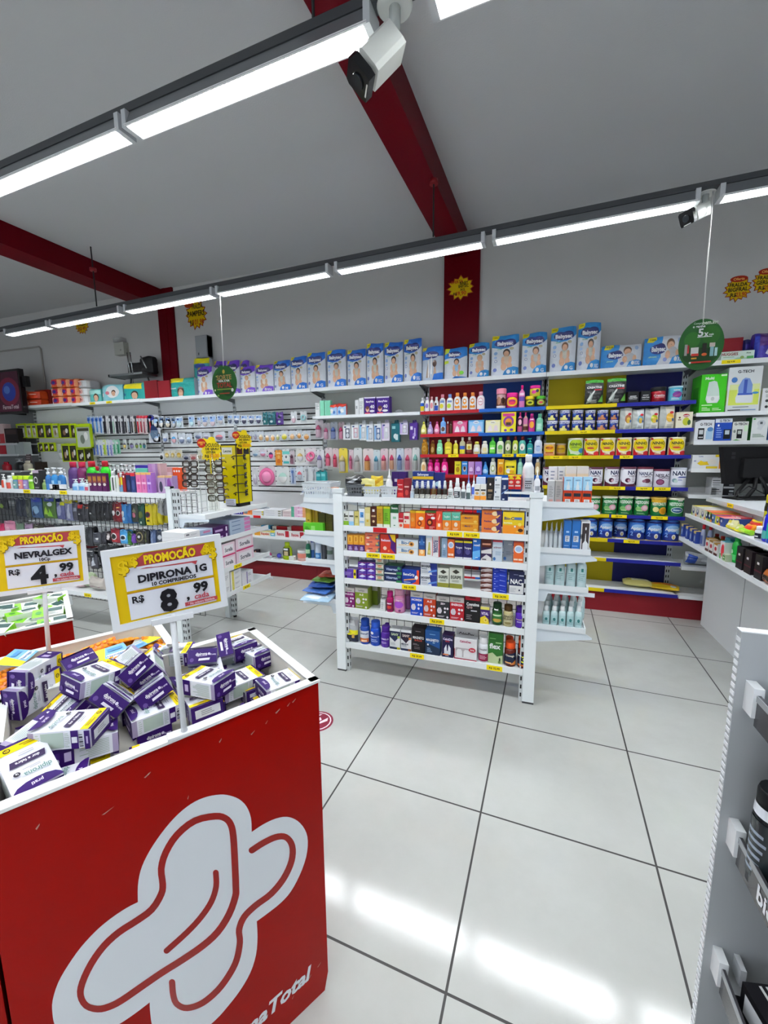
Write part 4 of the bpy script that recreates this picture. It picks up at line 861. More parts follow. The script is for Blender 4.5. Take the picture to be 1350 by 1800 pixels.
row(FRONT_Y, .88, Y5, [(a, b_, vt, 'can', '#186c34', '#dcd8c0', nst('NESTOGENO', '#d8a0b0', '#e8c8d0'), 'green can with pink disc') for a, b_, vt in ((1030, 1056.5, 873), (1059, 1086.5, 873), (1087.5, 1114, 873), (1115, 1143, 874))] + [
 (1144.5, 1173.5, 875, 'can', '#186c34', '#d8b04c', ['r 0 .74 1 .92 #d8a82c', 't .5 .66 .16 .84 #ece8d0 NESTONUTRI', 'e .3 .36 .16 .14 #e8dc90', 'e .7 .3 .24 .2 #e0a028', 'e .7 .3 .16 .13 #c88818'], 'green can with gold band and gold disc'),
 (1175, 1205, 876, 'can', '#186c34', '#dcd8c0', ['t .5 .68 .17 .84 #e4ece0 NESTOGENO', 'e .5 .36 .32 .17 #c8dccc', 'e .5 .36 .28 .13 #1c4c7c', 't .5 .36 .08 .4 #d8e8f0 PREMIO', 'r .5 .84 .75 .9 wh'], 'green can with navy oval at the right end')])
Y6 = 'on the sixth yellow and navy shelf'
apt = ['e .5 .78 .5 .3 #3c70c0', 'p 0 0 1 0 1 .3 .7 .42 .3 .4 0 .28 #1c2c78', 'e .52 .66 .34 .16 #8cb4e0', 't .5 .62 .15 .8 wh Aptamil', 'e .56 .26 .1 .12 wh', 'e .56 .24 .06 .08 #c8b478', 't .2 .34 .2 .2 #7ca4e0 2', 'e .8 .5 .14 .1 #98c0e4', 'r 0 0 1 .05 #c0a860']
row(FRONT_Y, .664, Y6, [(a, b_, vt, 'can', '#2450a8', '#1c2468', apt, 'blue can with white drop') for a, b_, vt in ((1024.5, 1051, 914), (1052, 1078, 914), (1105.5, 1135.5, 915.5), (1136, 1165.5, 917), (1166.5, 1196.5, 917.5))] + [(1078, 1104, 915, 'can', '#182c68', '#141c48', apt, 'blue can pushed back from the others', {'back': .07})])  # set-back can is a darker copy, its shade put into the blues
# wipes on the lowest shelf
def wipes(label, u, v, w_, d_, h_, base, prints, rz=0, z=.206, y=None):
 p = P(u, v, z=z + h_ * .5)
 m = MB()
 s_ = soft(w_, h_, d_, base, prints, PILLOW, .2, .002, len(label))
 o = obj('wipes_pack', s_, 'film'); tag(o, label, 'wipes pack', 'wipes packs on the bottom shelf')
 o.rotation_euler = (Matrix.Rotation(rz, 3, 'Z') @ Matrix.Rotation(math.radians(-90), 3, 'X')).to_euler()
 c, s2 = math.cos(rz), math.sin(rz)
 o.location = (p.x + s2 * d_ / 2 * 1, p.y - c * d_ / 2, z + h_ / 2 + .002)
 return o
wy = ['r .3 .3 .9 .62 #f0eccc', 'e .2 .45 .1 .2 #d8c860', 'r .4 .7 .8 .8 #c8b840', 'l .4 .36 .8 .56 3 #8c8450']
wo = ['r .1 .3 .9 .6 #e88c1c', 'r .2 .4 .7 .5 #c02c18', 'l .3 .66 .8 .8 2 #8c3c10', 'e .8 .2 .1 .1 wh']
wipes('yellow wet wipes pack at the back, under navy bay', 1105, 1013, .2, .13, .06, '#e0d890', wy, .05)
wipes('yellow wet wipes pack at the front, under navy bay', 1119, 1024, .22, .14, .065, '#e6dc88', wy, -.1)
wipes('orange wet wipes pack at the back, right of the yellow packs', 1158, 1019, .2, .13, .045, '#e0a020', wo, -.25)
wipes('orange wet wipes pack at the front, right of the yellow packs', 1167, 1031, .22, .14, .05, '#e6c020', wo, -.25)
# --- white bay with device boxes
D1 = 'on the upper white shelf'
row(FRONT_Y, 1.72, D1, [
 (1228, 1273, 657.5, 'box', '#3cb41c', '#3cb41c', ['t .32 .9 .07 .4 wh Multi', 'r .76 .94 .98 .98 #e0f0d8', 'p .3 .8 .25 .5 .22 .36 .3 .26 .7 .26 .78 .36 .72 .6 .62 .8 .5 .83 #c8d8d0', 'p .24 .44 .76 .44 .72 .3 .64 .27 .34 .27 .28 .32 #e4e6e6', 'e .5 .37 .07 .05 #c0c4c4', 'l .1 .06 .45 .16 3 #d8f0c8', 'l .52 .06 .9 .14 2 #d8f0c8', 'r .08 .2 .5 .22 #e8f4e0'], 'bright green humidifier box', {'d': .2, 'sp': ['r .2 .2 .8 .7 #2c8c18']}),
 (1274.5, 1334, 644.5, 'box', '#dce0e0', '#dce0e0', ['r .06 .16 .96 .56 #d0dc60', 'r .06 .5 .96 .62 #dce4a0', 'r .3 .2 .8 .56 #e0e6b0', 't .5 .9 .06 .5 #20242c G-TECH', 'p .34 .4 .32 .56 .42 .72 .5 .76 .64 .74 .74 .6 .74 .4 #7c98d0', 'p .48 .42 .48 .72 .58 .72 .58 .42 #3c54a8', 'p .28 .22 .26 .32 .3 .4 .76 .4 .78 .26 .74 .2 #e2e6ea', 'r .32 .38 .76 .42 #3c58b0', 'e .18 .72 .09 .06 #4878b8', 'e .84 .42 .1 .025 #4c94c8', 'r .06 .04 .45 .06 #2c2c34', 'r .46 .04 .9 .06 #7c98c0', 'l .2 .1 .8 .13 1 #4c5058'], 'large white humidifier box with blue tank picture', {'d': .2, 'sp': ['r 0 .16 1 .5 #d0dc60']}),
 (1337, 1368, 682, 'box', '#e0e2e4', '#e0e2e4', ['t .5 .86 .09 .8 #20242c G-TECH', 'e .3 .46 .1 .06 #3c3c40', 'e .3 .2 .1 .06 #3c3c40', 'p .6 .1 .8 .5 1 .1 #7c88b0', 'l .2 .6 .7 .74 3 #8c8c94'], 'white device box cut by the right photo edge', {'d': .16}),
 (1222, 1230, 676, 'box', '#245c30', '#245c30', [], 'dark green box behind the bright green box', {'d': .12, 'back': .12})], inset=.02)
D2 = 'on the second white shelf'
row(FRONT_Y, 1.498, D2, [
 (1219.5, 1253.5, 738, 'box', '#dfe2e6', '#dfe2e6', ['t .56 .8 .12 .6 #20242c G-TECH', 'p 0 .9 .3 1 0 1 #3c4048', 'r .18 .1 .5 .62 #1c1e22', 'r .23 .34 .45 .54 #c8ccd0', 'e .26 .2 .03 .03 wh', 'e .34 .2 .03 .03 wh', 'e .42 .2 .03 .03 wh', 'r .6 .1 .95 .5 #a8c8e0', 'e .8 .56 .16 .1 #5c8cc0'], 'white glucose meter box', {'d': .1}),
 (1254.5, 1284.5, 735.5, 'box', '#2048a8', '#2c58b8', ['r 0 .82 1 1 #d8dee8', 't .55 .9 .1 .6 #20304c G-TECH', 'r .54 .1 .96 .52 #16181c', 'r .62 .3 .88 .48 #c0ccd0', 'l .1 .14 .45 .62 5 #8ca8e0', 'e .2 .7 .06 .05 wh'], 'blue glucose meter box', {'d': .1}),
 (1285.5, 1313.5, 741, 'box', '#dce0da', '#dce0da', ['t .5 .88 .12 .8 #20242c G-TECH', 'r .3 .14 .64 .6 #16181c', 'r .36 .36 .58 .54 #b8c4b8', 'p 0 .0 .3 .1 .7 .0 #5ca850', 'r .74 .5 .96 .8 #d0ecc8', 'e .14 .5 .08 .08 #8c948c'], 'white and green meter box', {'d': .1}),
 (1318.5, 1347.5, 733, 'box', '#dfe2e2', '#dfe2e2', ['e .58 .74 .26 .14 #c8ccd0', 'p .34 .5 .5 .8 .8 .84 .72 .6 .6 .44 #d0d4d8', 'r .5 .7 .66 .8 #5c6468', 'l .1 .14 .9 .3 3 #6c9070', 'e .14 .92 .08 .03 #3c9c40'], 'white thermometer box', {'d': .1, 'side': '#2c7830'}),
 (1349.5, 1372, 738, 'box', '#2c5ca8', '#2c5ca8', [], 'plain blue box at the right photo edge', {'d': .1})], inset=.015)
D3 = 'on the third white shelf'
row(FRONT_Y, 1.278, D3, [
 (1215.5, 1266.5, 799.5, 'box', '#dfe2e4', '#dfe2e4', ['t .3 .9 .1 .5 #3c50a0 Luva', 'p .18 .4 .3 .6 .42 .5 .6 .56 .6 .3 .3 .26 #e0c028', 'e .7 .5 .16 .2 #e4e0d8', 'r .5 .04 .9 .2 #d8c030', 'r .8 .84 1 1 #e0c428', 'r .94 0 1 .9 #e09028', 't .1 .56 .1 .1 #3c50a0 PP'], 'white and yellow glove box', {'d': .1}),
 (1268.5, 1295, 810, 'box', '#e2e4e4', '#e2e4e4', ['e .68 .76 .14 .1 #c83838', 'e .12 .86 .08 .08 #3c6c60', 'l .1 .2 .7 .5 2 #9ca4a8', 'r 0 0 .03 1 #d87030'], 'small white box with red oval', {'d': .1}),
 (1296, 1324, 810, 'box', '#e2e4e4', '#e2e4e4', ['e .2 .8 .1 .1 #3c6c60', 'e .7 .76 .14 .1 #c83838'], 'small white box beside the monitor', {'d': .1})], inset=.015)
D4 = 'on the lowest visible white shelf'
row(FRONT_Y, 1.066, D4, [(1249.5, 1270, 839.5, 'box', '#dcdee0', '#dcdee0', ['r .05 .62 .7 .72 #4c5054', 'r .05 .4 .9 .46 #2c2c30', 'l .05 .1 .8 .3 2 #9ca0a4'], 'white carton', {'d': .12, 'stack': 2}),
 (1270.5, 1290, 839.5, 'box', '#1c1c20', '#c8cacc', ['r .55 .4 .95 .6 #c8ccd0', 'r 0 .8 1 1 #d0d2d4', 'r .5 .1 .9 .24 #8c9094'], 'black and white carton', {'d': .12, 'stack': 2})], inset=.03)
tr = MB().box(-.1, .1, -.06, .06, 0, .004, 'lg').box(-.1, .1, -.06, -.057, 0, .06, 'wh').box(-.1, .1, .057, .06, 0, .06, 'wh').box(-.1, -.097, -.06, .06, 0, .06, 'wh').box(.097, .1, -.06, .06, 0, .06, 'wh')
thing('tray', 'tray', 'clear plastic tray on the white shelf behind counter, left of cartons', tr, 'acrylic', (), (XU(1229, 4.07, 1.066), 4.09, 1.064))
# --- baby bottle bay, upper shelf
A1 = 'on the shelf over the hanging bottles'
row(FRONT_Y, 1.822, A1, [
 (554.5, 562, 708.5, 'box', '#dfe2e2', '#dfe2e2', ['l .1 .5 .9 .9 4 #8c9094'], 'narrow white box', {'d': .06}), (563, 570, 704, 'box', '#86d4b4', '#86d4b4', [], 'narrow mint box', {'d': .05}), (571, 581, 704, 'box', '#7cccac', '#7cccac', ['r .1 .1 .2 .9 #a8e4d0'], 'broader mint box', {'d': .05}),
 (577.5, 591.5, 711, 'pack', '#a8c8e8', '#d03828', ['p 0 .66 .3 .78 .7 .7 1 .8 1 1 0 1 #d03828', 'e .4 .4 .2 .2 wh', 'e .7 .3 .14 .14 #4c80c8'], 'small blue pack with red top', {'d': .06}), (592, 607.5, 709.5, 'pack', '#a8c8e8', '#d03828', ['p 0 .66 .3 .78 .7 .7 1 .8 1 1 0 1 #d03828', 'e .6 .4 .2 .2 wh', 'e .3 .3 .14 .14 #4c80c8'], 'small blue pack with red top', {'d': .06}),
 (624.5, 631, 703, 'box', '#e0e2e4', '#e0e2e4', ['r .2 .4 .6 .6 #9ca0a4'], 'slim white box', {'d': .06}), (631.5, 639.5, 699.5, 'box', '#e0e2e4', '#e0e2e4', ['l .1 .3 .9 .8 5 #9ca0a4'], 'slim white box', {'d': .06}),
 (640.5, 660.5, 698, 'box', '#3c1c78', '#e0e0e8', ['t .5 .74 .12 .7 wh MamyPoko', 'r 0 .92 1 1 #d8d4e4', 'e .28 .3 .16 .17 #dcb090', 'e .28 .38 .14 .1 #5c3828', 't .7 .44 .2 .4 wh 40', 'e .68 .18 .22 .07 wh', 'r .06 .03 .5 .1 #c83c50'], 'purple and white box with baby picture', {'d': .08}), (661.5, 684.5, 697, 'box', '#3c1c78', '#e0e0e8', ['t .5 .74 .12 .7 wh MamyPoko', 'r 0 .92 1 1 #d8d4e4', 'e .28 .3 .16 .17 #dcb090', 'e .28 .38 .14 .1 #5c3828', 't .7 .44 .2 .4 wh 40', 'e .68 .18 .22 .07 wh', 'r .06 .03 .5 .1 #c83c50'], 'purple and white box with baby picture', {'d': .08})], inset=.01)
thing('plastic_shell', 'packaging', 'empty clear plastic shell beside purple boxes over the hanging bottles', MB().lathe([(.045, 0), (.042, .02), (.02, .035)], 'lg', 16, 1, .6), 'clear', (), (XU(701, 4.05, 1.83), 4.05, 1.82))
# ================================================================== HANGING GOODS
def hang(y, bay_o, where, u0, u1, vt, vb, kind, card, c1, c2, label, prints=(), deep=1, hook=True, panel=None, cat=None, nm=None, tilt=0.0):
 yc = y
 vm = (vt + vb) / 2
 xc = P((u0 + u1) / 2, vm, y=yc).x
 zt, zb = ZV(vt, xc, yc), ZV(vb, xc, yc)
 w = abs(P(u1, vm, y=yc).x - P(u0, vm, y=yc).x) * .97; h = zt - zb
 m = MB(); parts = []
 c = MB()
 if kind == 'bag':
  m = soft(w, .03, h, card, prints, lambda t: (.4 + .6 * min(1, t / .15)) * (1 - .95 * max(0, (t - .5) / .5)), .3, .0025, int(u0))
  mat = 'film'; catn, name = 'bag', 'hanging_bag'
 else:
  ch = .06 * h
  m.prism([(-w / 2, 0), (w / 2, 0), (w / 2, h * .93), (w * .38, h), (-w * .38, h), (-w / 2, h * .93)], -.0006, .0006, card, T=Matrix(((1, 0, 0, 0), (0, 0, -1, 0), (0, 1, 0, 0), (0, 0, 0, 1))))
  m.art(list(prints) + ['e .5 .94 .1 .014 #55585c'], w, h, lambda a, b, k: (-w / 2 + a * w, -.0007 - k, b * h))
  mat = 'paper'; catn, name = 'blister pack', 'blister_card'
  if kind == 'dome':
   for q in range(12 if w > h * 1.4 else 1): pass
   c.lathe([(.02 * w, -.30 * h), (.2 * w, -.24 * h), (.32 * w, -.08 * h), (.33 * w, .06 * h), (.2 * w, .22 * h), (.03 * w, .28 * h)], lambda z: c1 if z < .05 * h else c2, 14, 1, min(1, .035 / w), T=Matrix.Translation((0, -.008, .38 * h)))
   parts.append(('pacifier', c, 'gloss'))
  elif kind == 'bottle':
   r = min(.3 * w, .03)
   c.lathe([(.9 * r, 0), (r, .02 * h), (r, .36 * h), (.8 * r, .42 * h)], c1, 14, T=Matrix.Translation((0, -r - .001, .06 * h)))
   c.lathe([(.95 * r, .41 * h), (.95 * r, .5 * h), (.5 * r, .6 * h), (.2 * r, .66 * h)], c2, 14, T=Matrix.Translation((0, -r - .001, .06 * h)))
   parts.append(('bottle', c, 'liquid'))
  elif kind == 'ring':
   c.tube([(.3 * w * math.cos(a), -.012, .45 * h + .3 * w * math.sin(a)) for a in [2 * math.pi * i / 16 for i in range(16)]], .1 * w, c1, 8, True); parts.append(('teether', c, 'gloss'))
  elif kind == 'plate':
   c.lathe([(.46 * w, 0), (.44 * w, .012), (.3 * w, .004), (.02 * w, .003)], c1, 24, T=Matrix.Translation((0, -.006, .45 * h)) @ Matrix.Rotation(math.pi / 2, 4, 'X')); parts.append(('plate', c, 'gloss'))
   c.lathe([(.3 * w, .005), (.25 * w, .022), (.02 * w, .02)], c2, 24, T=Matrix.Translation((0, -.006, .45 * h)) @ Matrix.Rotation(math.pi / 2, 4, 'X'))
  elif kind == 'stick':
   c.tube([(0, -.008, .08 * h), (.04 * w, -.01, .4 * h), (-.03 * w, -.008, .62 * h), (0, -.008, .8 * h)], min(.16 * w, .008), c1, 8)
   c.box(-.16 * w, .16 * w, -.018, -.006, .68 * h, .84 * h, c2); parts.append(('toothbrush', c, 'gloss'))
  elif kind == 'frame':
   c.box(-.46 * w, .46 * w, -.022, -.001, .04 * h, .86 * h, c1); m.box(-w / 2, w / 2, -.03, .0, 0, .05 * h, card).box(-w / 2, -.44 * w, -.03, 0, 0, .9 * h, card).box(.44 * w, w / 2, -.03, 0, 0, .9 * h, card).box(-w / 2, w / 2, -.03, 0, .86 * h, .97 * h, card)
   c.art(['e .4 .4 .16 .22 ' + c2, 'e .66 .55 .14 .2 #e0e0dc', 'r .1 .8 .9 .94 #3c3c2c'], .92 * w, .82 * h, lambda a, b, k: (-.46 * w + a * .92 * w, -.0225 - k, .04 * h + b * .82 * h)); parts.append(('insert', c, 'paper'))
  elif kind == 'carton':
   d = min(.045, w * .8)
   m = MB().box(-w / 2, w / 2, -d, 0, 0, h * .84, card).prism([(-w * .3, h * .84), (w * .3, h * .84), (w * .22, h), (-w * .22, h)], -.0006, .0006, card, T=Matrix(((1, 0, 0, 0), (0, 0, -1, 0), (0, 1, 0, 0), (0, 0, 0, 1))))
   m.art(prints, w, h * .84, lambda a, b, k: (-w / 2 + a * w, -d - k, b * h * .84)); catn, name = 'box', 'hanging_carton'
 o = thing(nm or name, cat or catn, label + ' ' + where, m, mat, parts, (xc, yc, zb))
 if deep > 1:
  lab0 = o['label']
  for k in range(1, deep): clone(o, (xc + .006, yc + .045 * k, zb - .006), lab0 + ', one behind it')
 if hook and bay_o:
  pz = bay_o.location
  hk = MB().tube([(xc - pz.x, (panel or PANEL_Y) - pz.y, zt - h * .055), (xc - pz.x, yc - pz.y - .02, zt - h * .055), (xc - pz.x, yc - pz.y - .026, zt - h * .055 + .008)], .0022, '#c8ccd0', 6)
  obj('hook', hk, 'metal', bay_o)
 return o
HY = 4.12
CR, GB = '#d3dae2', '#c6cfd8'
c2x = lambda x: 280 + x / 4.5
c2y = lambda y: 600 + y / 4.5
def bx(u): return slA if u > 395 else (slB if u > 283 else (slC if u > 165 else slD))
# row 1 (pacifiers)
W1 = 'in the top row of the slatwall'
for x0, x1, y0, y1, k, c1, c2, lb in ((0, 38, 592, 688, 'dome', '#e8e4dc', '#b8c8dc', 'pale blue pacifier card'), (45, 96, 595, 690, 'dome', '#e6dcc8', '#c4d4e4', 'cream pacifier card'), (98, 127, 600, 685, 'dome', '#c8d0d8', '#b0b8c4', 'narrow grey pacifier card'), (130, 190, 595, 688, 'dome', '#cfe0e4', '#a8c8d8', 'aqua pacifier card'), (230, 282, 585, 680, 'dome', '#c4e0e4', '#8cb8d8', 'turquoise pacifier card'), (300, 332, 592, 680, 'dome', '#c4bcc4', '#b0a8b4', 'dull grey pacifier card'), (335, 392, 586, 682, 'dome', '#d8cccc', '#7c94c0', 'blue and pink pacifier card'), (394, 452, 580, 680, 'dome', '#d8c4cc', '#84a8e0', 'blue topped pacifier card'), (455, 515, 580, 660, 'dome', '#d4d0d0', '#7c9cd0', 'blue and white pacifier card'),
 (540, 583, 578, 656, 'dome', '#5c6478', '#aeb4bc', 'white card with dark soother'), (585, 640, 578, 660, 'dome', '#4c5468', '#d0d0d4', 'white card with dark soother'), (645, 700, 580, 660, 'dome', '#4c4c60', '#d0d0d4', 'white card with dark soother'), (705, 757, 580, 658, 'dome', '#54586c', '#d0d0d4', 'white card with dark soother'), (760, 815, 580, 656, 'dome', '#5c5c74', '#c0c8d4', 'white card with dark soother')):
 u0, u1 = c2x(x0), c2x(x1)
 hang(HY, bx(u0), W1, u0, u1, c2y(y0), c2y(y1), k, CR, c1, c2, lb, ['r .1 .6 .9 .86 #9fbbe0', 'e .3 .76 .12 .07 #2c4c8c'])
for x0, x1, c, lb in ((820, 858, '#1c6c74', 'teal triangular pack'), (862, 922, '#185c68', 'broad teal triangular pack'), (925, 982, '#4c2c7c', 'purple triangular pack')):
 hang(HY, slA, W1, c2x(x0), c2x(x1), c2y(560), c2y(660), 'bag', c, c, c, lb, ['e .5 .25 .2 .1 #c8d4d8', 'p .2 .5 .5 .8 .8 .5 #0c3c44'])
for x0, x1, y0, y1, c1, lb in ((1040, 1090, 555, 655, '#d8b8c4', 'tall white card with pink figure'), (1115, 1168, 552, 645, '#a8d8dc', 'tall white card with aqua teether')):
 hang(HY, slA, W1, c2x(x0), c2x(x1), c2y(y0), c2y(y1), 'ring' if 'aqua' in lb else 'dome', '#d4d8da', c1, '#e4e4e8', lb)
W2 = 'in the second row of the slatwall'
for x0, x1, y0, y1, k, c1, c2, lb in ((25, 72, 725, 800, 'dome', '#8898c0', '#d8d8dc', 'white card with blue dot'), (90, 145, 722, 812, 'dome', '#d8a8b0', '#58a8dc', 'white card with blue header and pink item'), (150, 210, 725, 815, 'dome', '#7884a0', '#d8dce4', 'white card with two grey spoons'), (212, 262, 728, 812, 'dome', '#98a4b8', '#b8d0e8', 'pale blue card'), (275, 342, 722, 775, 'dome', '#6c7490', '#8c94ac', 'dark blue pacifier pair'), (345, 402, 722, 778, 'dome', '#9c94a8', '#b8b8c8', 'mauve pacifier pair'), (430, 522, 715, 785, 'dome', '#8c6c84', '#d87c84', 'red and navy pacifier pair'), (545, 602, 708, 770, 'dome', '#c4bcc8', '#c0c4cc', 'pale lilac teat card'),
 (715, 742, 712, 780, 'dome', '#98889c', '#b4b4c4', 'narrow mauve teat card'), (744, 780, 710, 785, 'dome', '#a89cac', '#a8b0c4', 'mauve teat card'), (783, 830, 710, 792, 'dome', '#dcb88c', '#e4d8b8', 'cream teat card'), (835, 876, 715, 798, 'dome', '#e0b078', '#e4ccb0', 'light orange teat card'), (878, 922, 712, 795, 'dome', '#e0ac70', '#e0c8a8', 'light orange teat card'), (922, 958, 710, 790, 'dome', '#c8cc84', '#e0d8b8', 'lime teat card'), (960, 1022, 705, 785, 'dome', '#d8d048', '#e0d490', 'yellow green teat card'), (1025, 1082, 705, 782, 'dome', '#e0b480', '#e4c8a8', 'peach teat card'), (1085, 1132, 700, 775, 'dome', '#e0a868', '#e4c8a8', 'orange teat card'), (1135, 1197, 705, 785, 'dome', '#e0a060', '#e4c4a0', 'broad orange teat card')):
 u0, u1 = c2x(x0), c2x(x1)
 hang(HY, bx(u0), W2, u0, u1, c2y(y0), c2y(y1), k, '#ccd2da', c1, c2, lb)
W3 = 'in the third row of the slatwall'
for x0, x1, y0, y1, k, cd, c1, c2, lb in ((3, 37, 880, 940, 'dome', '#e0e0e0', '#1c1c1c', '#3c3c3c', 'small black and white card'), (40, 86, 860, 925, 'dome', '#d4d0c4', '#dcc88c', '#b89848', 'gold and white spoon card'), (88, 130, 860, 925, 'dome', '#d4d0c4', '#dccc9c', '#c0a458', 'gold and white spoon card'), (132, 182, 858, 925, 'dome', '#d0ccbc', '#d8c070', '#b89030', 'gold and white spoon card'), (188, 242, 895, 940, 'dome', '#a8a8b0', '#34384c', '#484c60', 'dark grey clip card'), (245, 300, 892, 940, 'dome', '#c8b0ac', '#b86464', '#8c4c50', 'red clip card'), (308, 336, 858, 940, 'dome', '#d8d4c8', '#c8b490', '#dcd4c0', 'slim beige card'),
 (735, 790, 858, 915, 'dome', '#d0d4d8', '#7c9cb8', '#b8c4cc', 'blue grey bib card'), (792, 852, 852, 915, 'dome', '#d8d0d8', '#d088a4', '#b4c4d4', 'pink and blue toy card'), (858, 912, 845, 935, 'dome', '#e0d8dc', '#e0508c', '#3c2c5c', 'pink rattle card'), (918, 972, 860, 982, 'flat', '#dc8c30', '#dc8c30', '#dc8c30', 'orange card'), (975, 1032, 848, 980, 'flat', '#d8dcdc', '#4cb8b0', '#4c4c54', 'white and teal thermometer card'), (1035, 1072, 862, 975, 'bottle', '#d8ccd4', '#a8788c', '#6c3c58', 'mauve bottle card'), (1078, 1152, 848, 958, 'dome', '#d8d8d4', '#dcdce0', '#c8a868', 'white card with clear toy'), (1155, 1242, 842, 975, 'ring', '#d8d4d8', '#e8709c', '#e8709c', 'white card with pink flower ring teether')):
 u0, u1 = c2x(x0), c2x(x1)
 pr = ['e .5 .55 .2 .12 #e8b060', 'e .5 .28 .3 .14 #c86820', 'r .2 .74 .8 .84 #f0c890'] if 'orange card' == lb else (['e .5 .5 .32 .18 #e8eae8', 'e .5 .5 .14 .08 #5c6068', 'r 0 .66 1 .84 #6cc4c0', 'r .1 .1 .9 .24 #4cb0b4'] if 'thermo' in lb else [])
 hang(HY, bx(u0), W3, u0, u1, c2y(y0), c2y(y1), k, cd, c1, c2, lb, pr)
W4 = 'in the fourth row of the slatwall'
for x0, x1, y0, y1, k, cd, c1, c2, lb in ((735, 784, 1000, 1145, 'dome', '#d4d4d8', '#c0b8c8', '#d0d0d8', 'pale lilac card'), (786, 922, 985, 1142, 'plate', '#d8ccd4', '#e070a0', '#e890b8', 'large card with pink baby plate'), (925, 1032, 990, 1132, 'dome', '#d8dcdc', '#e4e4e4', '#a8ccc0', 'white card with white cutlery'), (1036, 1080, 1000, 1130, 'stick', '#b8c4d8', '#7088b8', '#5878b4', 'blue spoon card'), (1082, 1142, 988, 1105, 'dome', '#d4dce4', '#b8c0cc', '#c05c68', 'pale blue card with red print'), (1145, 1192, 988, 1115, 'stick', '#d8dce0', '#b8b8c0', '#a0a4ac', 'white spoon card'), (1195, 1238, 995, 1110, 'stick', '#a8a4ac', '#8c8890', '#7c7884', 'grey spoon card')):
 hang(HY, slA, W4, c2x(x0), c2x(x1), c2y(y0), c2y(y1), k, cd, c1, c2, lb)
# bay A: baby bottles
c3x = lambda x: 540 + x / 4.5
c3y = lambda y: 580 + y / 4.5
AY = 4.1
V1 = 'in the upper row of baby bottles'
for x0, x1, y0, y1, k, cd, c1, c2, lb in ((65, 130, 712, 858, 'bottle', '#d8d0d8', '#e0c0d0', '#c06080', 'pink handled bottle card'), (130, 182, 735, 872, 'bottle', '#dcd4dc', '#e4b8cc', '#d06890', 'rounded pink bottle card'), (184, 242, 728, 870, 'bottle', '#ccd4e0', '#8c9ccc', '#5c74b8', 'blue bottle card'), (248, 296, 728, 868, 'bottle', '#dcc8d0', '#e89cb8', '#dc5080', 'bright pink bottle card')):
 hang(AY, bayA, V1, c3x(x0), c3x(x1), c3y(y0), c3y(y1), k, cd, c1, c2, lb)
bxp = lambda c, d: ['r .3 .1 .9 .78 ' + d, 'r .04 .1 .26 .9 ' + c, 'e .6 .3 .2 .16 #c8ccd4', 'r .45 .5 .75 .7 #e0e2e6', 'e .3 .86 .16 .05 #3c4c80']
for x0, x1, y0, y1, cd, pr, lb in ((297, 356, 732, 870, '#dfe0e4', bxp('#e8e8ec', '#5c6070'), 'white bottle carton with dark window'), (362, 420, 728, 866, '#dfe2e4', bxp('#e4e8ea', '#c8a0ac'), 'white bottle carton with pink bottle'), (424, 477, 714, 874, '#dfe3e6', bxp('#7cb8e0', '#b8bcc0'), 'white bottle carton with sky blue side'), (479, 534, 722, 882, '#dfe3e8', bxp('#8cbce4', '#a8aeb8'), 'white bottle carton with light blue side'), (540, 597, 720, 882, '#dfe3e8', bxp('#84b4e4', '#4c6490'), 'white bottle carton with navy bottle'), (600, 662, 710, 876, '#dcd4e4', bxp('#b8a0d8', '#c8c4d0'), 'white bottle carton with lilac side'), (675, 742, 712, 886, '#145c68', ['e .5 .3 .24 .14 #d0dcdc', 'r .1 .7 .5 .85 #8cc0c4', 'r .5 .1 .8 .4 #c8d8d8'], 'dark teal bottle carton'), (742, 806, 710, 828, '#d4cce4', bxp('#b8a4dc', '#b0a8bc'), 'short lilac bottle carton'), (818, 882, 712, 870, '#4c2c88', ['r .1 .6 .4 .8 #e0dcec', 'e .6 .3 .2 .12 #8c70c0', 'e .5 .14 .14 .08 #d8d0e8', 'r .6 .2 .75 .7 #c0b4d8'], 'purple bottle carton')):
 hang(AY, bayA, V1, c3x(x0), c3x(x1), c3y(y0), c3y(y1), 'carton', cd, cd, cd, lb, pr)
V2 = 'in the lower row of baby bottles'
